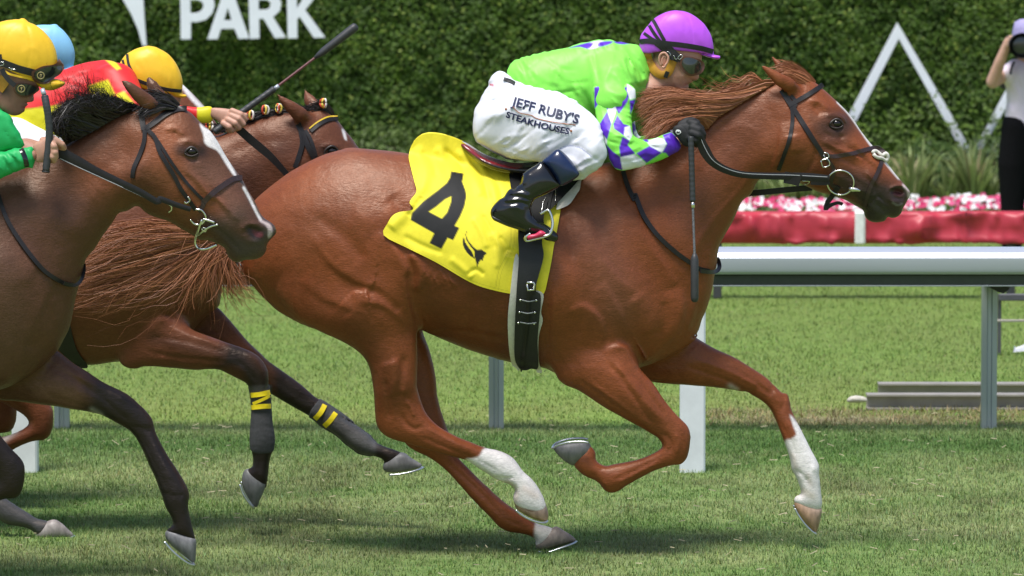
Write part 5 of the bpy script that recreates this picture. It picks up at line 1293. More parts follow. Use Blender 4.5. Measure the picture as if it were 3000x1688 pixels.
    # ear guard and chin harness, goggles
    YG = simple('mustard_webbing', (.50, .24, .02), .6, nscale=90, var=.1, bmp=.2, bd=.001)
    hf = Front(np.minimum(np.where(fh.M, fh.F, 9), 9.0), fh.x0, fh.z0, fh.h) if False else fh
    strap('chin_harness', fh, 'K 250,755 280,880 360,1020 450,1100 530,1110 600,1070 650,960 690,850', 24, YG, e, .006, .006, step=4, bulge=.004)
    strap('harness_clip', fh, 'K 590,1060 570,1110 555,1160', 12, BAND, e, .014, .003, step=3)
    gf = fh.smooth(5)
    gfr = drape('goggles_frame', gf, 'K 755,880 795,828 870,805 1000,825 1120,865 1185,915 1195,990 1165,1060 1112,1105 1050,1118 1000,1132 930,1125 855,1075 795,1000', simple('goggle_rim', (.14, .055, .035), .35, bmp=.1), e, .012, .02, 4)
    drape('goggles_lens', gf, 'K 822,895 868,838 935,828 1015,848 1095,885 1135,935 1135,1000 1095,1062 1035,1088 960,1096 888,1042 838,970', GLASS_D, gfr, .017, .005, 3, wr=lambda a, b: .008 * np.exp(-(((a - px('K 980,960')[0][0]) / 24) ** 2 + ((b - px('K 980,960')[0][1]) / 20) ** 2)))
    strap('goggles_strap', fh, 'K 600,760 700,840 800,880', 15, BAND, e, .012, .003, step=4)
    for s_ in ('K 565,745 600,735 640,780 620,800', 'K 700,800 710,850 745,855', 'K 755,835 800,780 835,810 790,860 755,835'):
        P = fh.on(spline(px(s_), 3, False), .022); mb = MB(); mb.tube(P, .0014, 5); mb.build('buckle', STEELB, e, smooth=True)
    return e, dict(jacket=fj, breeches=fp)
RIDER4, _fr = rider_4()
def whip(name, label, pts, rad, segs, loc, mats=None):
    """riding whip: segs gives (material, i0, i1) along the points"""
    e = empty(name, loc, label, 'whip', 'riding whips')
    for nm, m, i0, i1, rr in segs:
        mb = MB(); mb.tube(pts[i0:i1 + 1], rr, 10); mb.build(nm, m, e, smooth=True).data.set_sharp_from_angle(angle=.9)
    return e
def grip_rings(P0, P1, r, n, mat, parent, name='grip'):
    t = np.linspace(0, 1, n * 4 + 1); P = P0 + (P1 - P0) * t[:, None]
    rr = r * (1 + .14 * (((np.arange(len(t)) % 4) / 4.0)))
    mb = MB(); mb.tube(P, rr, 12); o = mb.build(name, mat, parent, smooth=True); return o
def whip4():
    Yw = -.265
    a, b, c, d = [at(*px(s)[0], y) for s, y in (('F 290,-350', Yw), ('F 302,95', Yw - .01), ('F 315,455', Yw - .04), ('F 316,785', Yw - .05))]
    e = empty('riding_whip', a, 'black whip with grey tip hanging from the gloved hand against the chestnut shoulder', 'whip', 'riding whips')
    grip_rings(a, b, .010, 13, RUBBER, e)
    mb = MB(); mb.tube([b, b + (c - b) * .12], .0075, 10); mb.build('ferrule', STEELB, e, smooth=True)
    t = np.linspace(.1, 1, 60)[:, None]; P = b + (c - b) * t; mb = MB(); mb.tube(P, .0042 + .0008 * (np.arange(60) % 2), 8); mb.build('shaft', simple('braided_shaft', (.12, .12, .125), .4, nscale=200, var=.5), e, smooth=True)
    P = c + (d - c) * np.array([-.02, .06, .12, .9, .97, 1.0])[:, None]; mb = MB(); mb.tube(P, [.006, .012, .0145, .0145, .012, .006], 12); mb.build('popper', RUBBER, e, smooth=True)
whip4()
print('rider4', round(time.time() - T_START, 1))
# ================================================================== MANE, TAIL AND BRIDLE OF THE CHESTNUT
def guides_hair(guides, n, m, jit, ys, yj, rad, grow=1.0, wav=0.0, lenvar=(.7, 1.0), clump=0.0, nclump=60):
    """interpolates between guide paths (photo px) with depth ys (list per guide of (root,tip))"""
    G = []
    for g in guides:
        p = spline(px(g), 6, False); L = np.r_[0, np.cumsum(np.linalg.norm(np.diff(p, axis=0), axis=1))]
        t = np.linspace(0, L[-1], m); G.append(np.stack([np.interp(t, L, p[:, 0]), np.interp(t, L, p[:, 1])], 1))
    G = np.array(G); K = len(G)
    s = rng.uniform(0, K - 1 - 1e-6, n); i = s.astype(int); f = (s - i)[:, None, None]
    P = G[i] * (1 - f) + G[i + 1] * f
    t = np.linspace(0, 1, m)[None, :]
    cl = rng.integers(0, nclump, n); co = rng.normal(0, 1, (nclump, 2)); 
    off = rng.normal(0, 1, (n, 2)) * (1 - clump) + co[cl] * clump
    amp = jit * (.15 + t ** 1.2 * grow)
    P = P + off[:, None, :] * amp[:, :, None]
    if wav:
        ph = rng.uniform(0, 6.3, n)[:, None] * (1 - clump) + (cl[:, None] * 2.1) * clump; fr_ = rng.uniform(1.2, 2.6, n)[:, None]
        P[:, :, 1] += wav * t * np.sin(ph + fr_ * t * 6.3)
        P[:, :, 0] += wav * .6 * t * np.cos(ph * 1.3 + fr_ * t * 5.3)
    L = rng.uniform(lenvar[0], lenvar[1], n)[:, None]
    # shorten: resample each along its first part
    tt = np.minimum(t * L, 1.0); idx = tt * (m - 1); a = np.clip(idx.astype(int), 0, m - 2); b = (idx - a)[:, :, None]; r = np.arange(n)[:, None]
    P = P[r, a] * (1 - b) + P[r, a + 1] * b
    y0 = np.interp(s, range(K), [y[0] for y in ys])[:, None]; y1 = np.interp(s, range(K), [y[1] for y in ys])[:, None]
    Y = y0 * (1 - tt) + y1 * tt + rng.normal(0, 1, n)[:, None] * yj * (.3 + tt)
    x, z = W(P[:, :, 0], P[:, :, 1], Y)
    S = np.stack([x, Y, z], 2)
    R = rng.uniform(.7, 1.3, n)[:, None] * rad * (1 - .8 * t ** 1.5)
    return S, R
HCH = hair_mat('chestnut_hair', (.19, .055, .020), (.46, .18, .075), .5)
def hair4():
    g = ['C 880,555 820,540 720,590 600,625 480,655 330,665 200,655 80,640 -20,640', 'C 800,600 700,630 560,655 420,675 280,672 150,650 50,650 -60,680', 'C 720,640 600,690 480,690 360,680 200,660 90,660 0,700 -100,760',
         'C 600,720 500,740 400,730 280,740 150,760 60,800 -20,880', 'C 480,790 420,790 340,790 230,800 130,830 50,880 -20,940', 'C 400,880 370,835 320,810 240,815 160,840 80,900 0,950']
    S, R = guides_hair(g, 6500, 11, 13, [(-.02, -.06), (-.03, -.08), (-.045, -.10), (-.05, -.12), (-.06, -.14), (-.07, -.15)], .02, .0015, wav=9, clump=.6, nclump=170)
    hair('mane', S, R, HCH, H4)
    S, R = guides_hair(['C 830,600 780,560 700,560 600,590 520,610', 'C 760,560 720,520 640,545 560,570 500,550', 'C 600,600 420,620 300,610 230,570'], 60, 12, 16, [(-.02, -.05)] * 3, .02, .0016, wav=14)
    hair('stray_hair', S, R, HCH, H4)
    S, R = guides_hair(['C 1140,560 1080,500 1000,460 920,440 860,470', 'C 1130,575 1050,530 960,500 880,500 840,540', 'C 1110,600 1030,560 950,530 900,540 850,580'], 420, 10, 9, [(.02, .0), (-.01, -.02), (-.03, -.05)], .012, .0018, wav=3)
    hair('forelock', S, R, HCH, H4)
    g = ['J 1990,180 1800,330 1500,430 1250,450 950,450 620,500 360,600 170,700 20,760', 'J 1960,230 1750,420 1450,520 1100,500 700,540 350,640 100,740 -50,800', 'J 1960,260 1720,470 1400,570 1050,640 650,740 250,810 0,850 -100,860', 'J 1960,290 1720,500 1420,610 1120,740 720,880 350,990 120,1060 0,1080',
         'J 1950,320 1730,520 1450,650 1230,800 930,980 560,1120 250,1200 50,1200', 'J 1950,350 1740,540 1480,680 1330,850 1180,1020 1000,1080 800,1120', 'J 1950,380 1760,560 1530,690 1420,850 1350,1000 1300,1150 1330,1200', 'J 1940,400 1780,580 1600,700 1530,850 1480,980 1480,1100',
         'J 1940,430 1800,600 1680,700 1720,830 1800,960 1880,1070 1990,1150 2100,1180']
    S, R = guides_hair(g, 9000, 12, 34, [(.0, -.1), (0, -.1), (0, -.08), (0, -.06), (0, -.04), (0, -.02), (0, 0), (0, 0), (0, .02)], .035, .0015, wav=14, clump=.55, nclump=300, lenvar=(.45, 1.0))
    hair('tail', S, R, HCH, H4)
    S, R = guides_hair([g[1], g[4], g[5], g[7], g[8]], 260, 14, 60, [(0, -.08)] * 5, .05, .0009, wav=40, lenvar=(.6, 1.0))
    hair('stray_hair', S, R, HCH, H4)
hair4()
def bridle4():
    e = H4; f = FR4.smooth(2)
    strap('brow_band', f, 'C 958,722 1000,700 1080,655 1150,610 1196,580', 13, LEATHER, e, .007, .004)
    strap('cheek_piece', f, 'C 925,640 960,690 1010,770 1080,880 1130,960 1175,1030 1212,1090', 14, LEATHER, e, .006, .004)
    strap('throat_lash', f, 'C 950,660 980,730 985,830 965,950 930,1060 890,1170', 11, LEATHER, e, .006, .004)
    strap('head_piece', f, 'C 905,620 935,665 985,735 1010,700 975,655', 10, LEATHER, e, .006, .004)
    strap('nose_band', f, 'C 1205,1070 1290,1070 1400,1050 1500,1022 1560,1012 1600,1030 1622,1060', 12, LEATHERB, e, .007, .004)
    strap('nose_band', f, 'C 1215,1085 1270,1160 1250,1260 1290,1290 F 1280,20', 10, LEATHERB, e, .005, .004)
    strap('cross_band', f, 'C 1605,1040 1600,1100 1570,1180 1530,1260 1500,1340 1478,1420 F 1475,150', 11, LEATHERB, e, .007, .004)
    strap('chin_strap', f, 'C 1300,1280 1260,1340 1220,1400 1215,1440', 14, LEATHER, e, .006, .005)
    strap('chin_strap', f, 'C 1215,1430 1260,1400 1300,1390 1330,1400', 10, LEATHER, e, .012, .004)
    mb = MB(); P = f.on(spline(px('C 1535,1045 1560,1035 1600,1065 1625,1050 1640,1075 1625,1100 1600,1085 1560,1075'), 3), .012); mb.tube(P, .007, 6); mb.build('nose_pad', FELT, e, smooth=True)
    # bit ring, mouthpiece, buckles
    c = px('C 1314,1250')[0]; t = np.linspace(0, 2 * math.pi, 40); ring = np.stack([c[0] + 38 * np.cos(t) * 1.03, c[1] + 35.5 * np.sin(t)], 1)
    P = f.on(ring, .012); P[:, 1] = P[:, 1].min() * .4 + P[:, 1] * .6; mb = MB(); mb.tube(P, .0032, 7, cap=False); mb.build('bit_ring', STEELB, e, smooth=True)
    P = f.on(px('C 1370,1292 1400,1297 1430,1300 1450,1308'), .014); mb = MB(); mb.tube(P, [.008, .0095, .007, .003], 8); mb.build('bit_mouthpiece', STEELB, e, smooth=True)
    for s_ in ('C 1180,1100 1195,1145 1240,1130 1225,1090 1180,1100', 'C 1055,1215 1090,1225 1100,1250 1070,1265', 'C 1050,1240 1100,1240'):
        P = f.on(spline(px(s_), 3, False), .013); mb = MB(); mb.tube(P, .0026, 6); mb.build('buckle', STEELB, e, smooth=True)
    mb = MB(); P = f.on(spline(px('C 1200,1050 1225,1050 1235,1075 1210,1085'), 3), .012); mb.tube(P, .0022, 6); mb.build('buckle', STEELB, e, smooth=True)
    # reins: near rein from glove to bit, far rein, and martingale loop round the neck
    strap('rein', f, 'C 345,930 370,1000 430,1100 520,1160 640,1195 800,1205 950,1208 1080,1212 1240,1222', 26, LEATHER, e, th=.004, ys=[-.24, -.23, -.2, -.17, -.15, -.14], step=6, bulge=.002, taper=[1.0, 1.25, .95, .8, .75, .75, .8, .9, .9, .7])
    strap('rein_lining', f, 'C 1110,1245 1180,1250 1240,1245', 17, LEATHER, e, th=.004, ys=[-.125, -.13])
    strap('rein_edge', f, 'C 352,925 378,995 436,1092 524,1150 642,1185 800,1195 950,1198 1080,1204 1225,1212', 2, STITCH, e, th=.001, ys=[-.246, -.236, -.206, -.176, -.156, -.146], step=6, ncol=3)
    strap('rein', f, 'C 680,1325 800,1315 950,1300 1120,1285', 17, LEATHER, e, th=.004, ys=[.10, .08, .07], step=6)
    strap('rein_keeper', f, 'C 930,1215 990,1225 1040,1240', 34, LEATHER, e, th=.006, ys=[-.158, -.155], step=6)
    strap('yoke_strap', FR4.smooth(6), 'B 1930,1170 1960,1270 2010,1370 E 2010,40 2070,190 2170,330 2300,450 2400,520 2450,555 2520,572', 13, LEATHER, e, .010, .005)
    P = f.on(px('F 475,575'), .01)
    strap('yoke_strap', f, 'F 360,572 430,578 470,570 486,540 478,500 468,480', 12, LEATHER, e, th=.004, ys=[-.17, -.13, -.06, 0, .03])
bridle4()
print('hair4', round(time.time() - T_START, 1))
# ================================================================== THE DARK BAY ON THE LEFT
Y1 = -.95
DB = (.092, .038, .021); DBH = (.24, .072, .028); BLK = (.009, .007, .008)
def horse_1():
    sh = lambda dx, dy, s=1.0: (lambda p: (p - np.array([1500, 850])) * s + np.array([1500 + dx, 850 + dy]))
    b = [Part('P -1140,860 -1160,760 -1110,640 -1000,540 -860,505 -700,512 -560,540 -350,575 -200,560 -60,530 60,490 A 300,1000 430,985 520,945 600,900 700,840 800,785 900,752 960,738 1060,715 1150,712 1240,735 1310,772 1365,830 1440,895 1500,980 1545,1062 1600,1150 1650,1215 1695,1300 1742,1400 '
              'J 1930,30 2000,130 2060,262 2110,330 2190,382 2232,430 2240,490 2195,540 2140,610 2132,680 2085,740 2000,776 1900,776 1850,800 1785,796 1722,742 1700,680 1690,650 1600,602 1500,565 1420,560 1340,512 1290,480 1200,430 1140,390 1050,345 950,322 870,292 805,245 765,202 710,206 640,250 562,282 500,380 400,520 300,680 205,762 168,840 150,950 105,1080 '
              'D 520,740 500,850 478,950 440,1030 390,1120 320,1190 180,1290 0,1385 P -100,1160 -250,1185 -450,1160 -650,1110 -800,1040 -900,1010 -1000,960 -1080,930', Y1, 0,
              [('P -1000,700', .8), ('P -500,800', .8), ('P 0,800', .72), ('P 100,650', .6), ('A 500,1200', .46), ('A 800,1000', .48), ('A 1000,900', .58), ('A 1000,1200', .66), ('A 1300,1100', .66), ('J 1400,100', .7), ('J 1900,350', .85), ('J 1900,650', .85)], .02)]
    b += horse_parts(Y1, sh(-1857, 85, 1.03), 'hH')
    b += horse_parts(Y1, sh(-1948, 99, 1.0), 'f')
    b.append(Part('D 150,1150 300,1080 390,1115 500,1200 600,1262 700,1330 G 800,168 880,210 940,260 1000,320 1040,370 1056,430 1072,480 1112,560 1160,640 1202,700 1252,780 1286,850 1296,900 1290,960 1300,1040 1320,1120 1340,1190 1330,1215 1240,1180 1150,1150 1142,1130 1178,1106 1186,1080 1166,1030 1132,970 1110,900 1090,850 1060,770 1020,690 980,600 930,510 890,460 850,430 780,392 700,352 620,330 500,308 300,276 100,252 0,242 -150,200 D -150,1300 0,1200',
                  Y1, [('D 300,1150', .11), ('G 800,300', .12), ('G 1250,1000', .1)], [('D 200,1250', .6), ('G 500,150', .75), ('G 950,370', .7), ('G 1100,700', .85), ('G 1250,1000', .9)], .04))
    b.append(Cap([at(*px('A 1045,735')[0], Y1 - .055), at(*px('A 1010,700')[0], Y1 - .075), at(*px('A 950,650')[0], Y1 - .085), at(*px('A 890,595')[0], Y1 - .09), at(*px('A 845,560')[0], Y1 - .09), at(*px('A 822,542')[0], Y1 - .09)], [.027, .028, .025, .018, .009, .003], .02, .7))
    b.append(Cap([at(*px('A 1110,715')[0], Y1 + .04), at(*px('A 1080,650')[0], Y1 + .06), at(*px('A 1045,590')[0], Y1 + .065), at(*px('A 1020,545')[0], Y1 + .07), at(*px('A 1014,520')[0], Y1 + .07)], [.027, .027, .022, .011, .003], .02, .7))
    R = [(7, 60, 'A 520,1100 600,1000 720,920 860,840', 'E'), (-4, 24, 'J 560,250 450,420 330,600 220,740'), (7, 50, 'A 985,760 1010,900 985,1060 930,1180 900,1300', 'E'), (-5, 20, 'D 880,60 800,150 690,330 580,500'), (5, 40, 'A 700,1250 600,1400 D 480,350'),
         (7, 9, 'A 1240,985 1290,965 1350,985 1385,1030'), (-7, 6, 'A 1240,1060 1300,1100 1360,1090'), (-6, 10, 'A 1180,900 1210,930 1230,960'), (6, 9, 'A 1130,890 1200,880 1270,920'), (6, 7, 'A 1250,1150 1350,1230 1430,1330 D 1500,80 1560,150'), (-5, 9, 'A 1270,1200 1350,1300 1400,1400'),
         (-4, 7, 'J 1560,130 1680,270 1760,380'), (4, 7, 'J 1620,120 1740,250 1830,350'), (-6, 5, 'J 1560,420 1680,500 1780,600 1860,700'), (-12, 9, 'J 1930,430 2000,450 2080,490'), (-9, 7, 'J 1960,480 2040,520'), (6, 6, 'J 1870,470 1900,410 1980,390 2080,400 2170,470'), (5, 7, 'J 1880,500 1920,560 2000,590 2080,570'),
         (5, 90, 'D 0,700 200,640 280,420 170,250', 'E'), (7, 80, 'D 20,1350 130,1200 190,1050 300,820 420,560', 'E'), (8, 60, 'D 150,1080 100,1220 0,1330', 'E'), (5, 60, 'D 390,1110 420,960 480,760', 'E'), (-3, 20, 'D 190,1060 230,1080 330,1020'),
         (-6, 8, 'D 300,1180 450,1280 560,1360 G 450,60 560,130 640,210'), (5, 9, 'G 500,60 640,130 780,200 880,260'), (-5, 7, 'G 560,130 700,230 800,320 880,380'), (-5, 6, 'G 900,420 980,440 1030,460'), (5, 7, 'G 960,300 1010,370 1030,430'), (-4, 6, 'G 960,470 1040,640 1110,780 1150,860'), (4, 6, 'G 1020,480 1110,660 1180,790'), (-4, 6, 'G 1120,880 1190,900 1280,890'), (4, 7, 'G 1260,840 1270,900'), (-4, 8, 'G 300,200 480,260 600,290')]
    V, Q, fr = solid(b, .007, R, relief_fn=muscle(601, 60))
    PX, PY = proj(V)
    L = [('soft', 'A 700,1200 900,1000 1100,1000', DBH, 90, .55), ('soft', 'A 1100,850 1150,1100 1250,1300 1400,1400', DBH, 60, 1), ('soft', 'A 1350,1150 1500,1250 1600,1400', (.15, .07, .05), 36, .6),
         ('soft', 'A 1240,1030 1310,1040 1380,1040', BLK, 22, .85), ('soft', 'A 1150,1250 1200,1400', (.13, .05, .02), 60, .5), ('soft', 'J 700,100 500,300', (.13, .05, .02), 20, .5),
         ('soft', 'J 1500,350 1620,430 1750,560 1900,700', (.035, .028, .028), 26, .9), ('soft', 'J 1850,650 2000,650 2080,520 2200,480', (.06, .045, .045), 34, .9), ('soft', 'J 1700,400 1850,300', (.09, .055, .045), 30, .6),
         ('soft', 'D 0,500 60,900 0,1200', (.11, .054, .034), 60, .7), ('soft', 'P -300,900 -700,800', (.10, .052, .035), 200, .7),
         ('poly', 'A 1368,850 1400,872 1445,900 1485,950 1535,1040 1575,1110 1618,1200 1596,1196 1545,1120 1490,1035 1430,1005 1400,975 1395,930', WHITE, 3, 1), ('line', 'J 1890,0 1940,90 1990,190 2040,290 2075,350', WHITE, 4, .95), ('poly', 'J 2060,340 2110,360 2180,400 2200,480 2170,540 2150,520 2150,450 2120,400 2070,370', (.62, .5, .48), 3, .9),
         ('poly', 'J 1900,430 1950,405 2040,420 2100,460 2120,510 2080,550 2000,545 1930,500', (.02, .015, .016), 4, .85), ('poly', 'J 1980,450 2050,465 2100,490 2090,535 2030,530 1990,490', (.12, .025, .03), 3, .8), ('soft', 'A 1215,785', (.4, .3, .25), 6, .6),
         ('poly', 'G 640,60 860,150 1020,280 1120,480 1380,1000 1400,1450 1080,1420 1080,1000 860,500 740,420 600,350 560,300 600,230', BLK, 30, 1.0, (Y1, 1)), ('poly', 'G -500,500 60,500 220,700 220,900 100,1000 -500,1100', BLK, 40, 1.0, (-9, Y1)), ('soft', 'G 600,170 800,260', BLK, 22, .6), ('soft', 'G 0,600 100,800', BLK, 70, .95), ('soft', 'G 300,170 500,220', (.16, .08, .052), 34, .7),
         ('soft', 'G 630,310 690,345', (.3, .29, .27), 8, .7)]
    col = paint(V, DB, L); col = col * (.88 + .24 * fbm(PX, PY, 240, 5)[:, None]) * (.94 + .12 * fbm(PX + PY, PY, 50, 25)[:, None])
    e = empty('racehorse', (-1.9, Y1, 0), 'dark bay racehorse with white blaze cut by the left edge, nearest the camera', 'horse', 'racehorses galloping past')
    mesh_obj('body', V, Q, COAT, e, col=col)
    eyeball(e, fr, 'A 1310,1038', .0185)
    horse_hoof(e, 'G 1128,1165 1145,1132 1200,1130 1280,1160 1340,1192 1344,1270 1338,1340 1325,1362 1290,1335 1220,1280 1150,1215', 'G 1132,1200 1180,1258 1240,1312 1290,1350 1328,1370', Y1 + .10, .055, ((.15, .15, .155), (.24, .235, .24)))
    x = lambda s_: ' '.join('%.1f,%.1f' % tuple(p) for p in (px(s_) - 1500) * 1.0 + np.array([1500 - 1948, 1500 + 99 - 0]) )
    # mane and forelock
    M1 = hair_mat('black_hair', (.006, .005, .005), (.03, .022, .02), .4)
    g = ['A 960,735 900,730 850,720 810,710 780,690', 'A 900,755 830,740 760,720 700,700 660,670', 'A 820,790 740,770 660,740 590,700 520,680', 'A 740,830 660,800 580,750 500,730 430,740 390,800',
         'A 660,880 580,850 500,800 430,790 380,830 375,900', 'A 560,935 500,920 440,890 400,860 375,830 390,780', 'A 440,990 450,960 440,930 420,900 400,880 380,840']
    S, R_ = guides_hair(g, 5000, 10, 13, [(Y1, Y1 - .02), (Y1 - .02, Y1 - .05), (Y1 - .03, Y1 - .08), (Y1 - .04, Y1 - .1), (Y1 - .05, Y1 - .1), (Y1 - .05, Y1 - .1), (Y1 - .06, Y1 - .1)], .03, .0014, wav=18, clump=.7, nclump=90, lenvar=(.45, 1.1))
    hair('mane', S, R_, M1, e)
    S, R_ = guides_hair(['A 880,760 800,700 720,650 680,580 640,520', 'A 760,820 640,760 560,680 520,600 430,560', 'A 640,880 520,820 430,760 400,660 460,560'], 260, 12, 26, [(Y1, Y1 - .05)] * 3, .05, .0011, wav=30, clump=.6, nclump=40)
    hair('stray_hair', S, R_, M1, e)
    S, R_ = guides_hair(['A 1225,722 1180,680 1100,650 1040,630 1000,630', 'A 1210,735 1130,700 1060,690 990,700 940,740', 'A 1190,745 1120,740 1050,760 980,790 930,800'], 700, 10, 9, [(Y1 + .02, Y1 + .02), (Y1 - .02, Y1 - .05), (Y1 - .05, Y1 - .09)], .015, .0019, wav=5)
    hair('forelock', S, R_, M1, e)
    # bridle and reins
    f = fr.smooth(2)
    strap('brow_band', f, 'A 995,880 1060,835 1140,775 1215,745 1280,742', 15, LEATHER, e, .008, .005)
    strap('head_piece', f, 'A 965,760 972,820 985,890', 16, LEATHER, e, .007, .004)
    strap('cheek_piece', f, 'A 1010,890 1060,940 1090,1030 1140,1120 1195,1210 1235,1290 1290,1370 1340,1440', 12, LEATHER, e, .007, .004)
    strap('noseband_cheek', f, 'A 1050,920 1110,1010 1180,1120 1260,1230 1340,1320 1395,1375', 9, LEATHER, e, .006, .004)
    strap('throat_lash', f, 'A 990,890 985,970 955,1060 915,1150 905,1220', 12, LEATHER, e, .007, .004)
    strap('nose_band', f, 'A 1395,1385 1450,1330 1520,1275 1600,1225 1660,1218', 16, LEATHERB, e, .008, .005)
    strap('nose_band', f, 'J 1460,130 1450,200 1400,260', 13, LEATHERB, e, .006, .004)
    strap('rein', f, 'A 395,1040 520,1100 640,1165 800,1240 960,1315 1080,1385 J 980,120 1150,180 1320,235', 24, LEATHER, e, th=.005, ys=[Y1 - .17, Y1 - .17, Y1 - .17, Y1 - .16, Y1 - .15], step=6, taper=[1.5, 1.25, 1.0, .85, .8, .7, .6], bulge=.002)
    strap('rein_edge', f, 'A 410,1085 530,1142 650,1197 800,1265 960,1340 1060,1395', 2, STITCH, e, th=.001, ys=[Y1 - .178, Y1 - .178, Y1 - .17, Y1 - .16], step=6, ncol=3)
    strap('yoke_strap', fr.smooth(6), 'P -40,480 D -20,20 10,120 60,240 150,380 250,510 330,590 440,655 500,668', 12, LEATHER, e, .010, .005)
    strap('yoke_strap', f, 'D 440,655 510,668 555,635 575,570 574,520', 10, LEATHER, e, th=.004, ys=[Y1 - .14, Y1 - .1, Y1 - .03, Y1 + .02])
    def ring(spec, r, name, closed=False, rad=.0035):
        P = f.on(spline(px(spec), 4, closed), .014); mm = MB(); mm.tube(P, rad, 7); mm.build(name, STEELB, e, smooth=True)
    ring('J 1370,235 1430,240 1470,285 1480,330 1450,380 1400,400 1350,385 1315,345', 0, 'bit_ring')
    ring('J 1440,345 1400,460 1370,550 1375,620 1420,660 1500,655 1600,615', 0, 'bit_ring', rad=.0045)
    ring('J 1450,340 1500,350 1575,375', 0, 'bit_mouthpiece', rad=.005); ring('J 1400,510 1450,470 1530,420 1612,398', 0, 'bit_mouthpiece', rad=.004)
    ring('J 1450,430 1480,440 1480,470 1450,465 1440,440', 0, 'buckle', rad=.003)
    ring('J 1070,175 1110,200 1110,240 1080,265', 0, 'buckle', rad=.003); ring('J 1290,100 1310,140 1265,170 1255,150', 0, 'buckle', rad=.003)
    return e, fr
H1, FR1 = horse_1()
print('horse1', round(time.time() - T_START, 1))

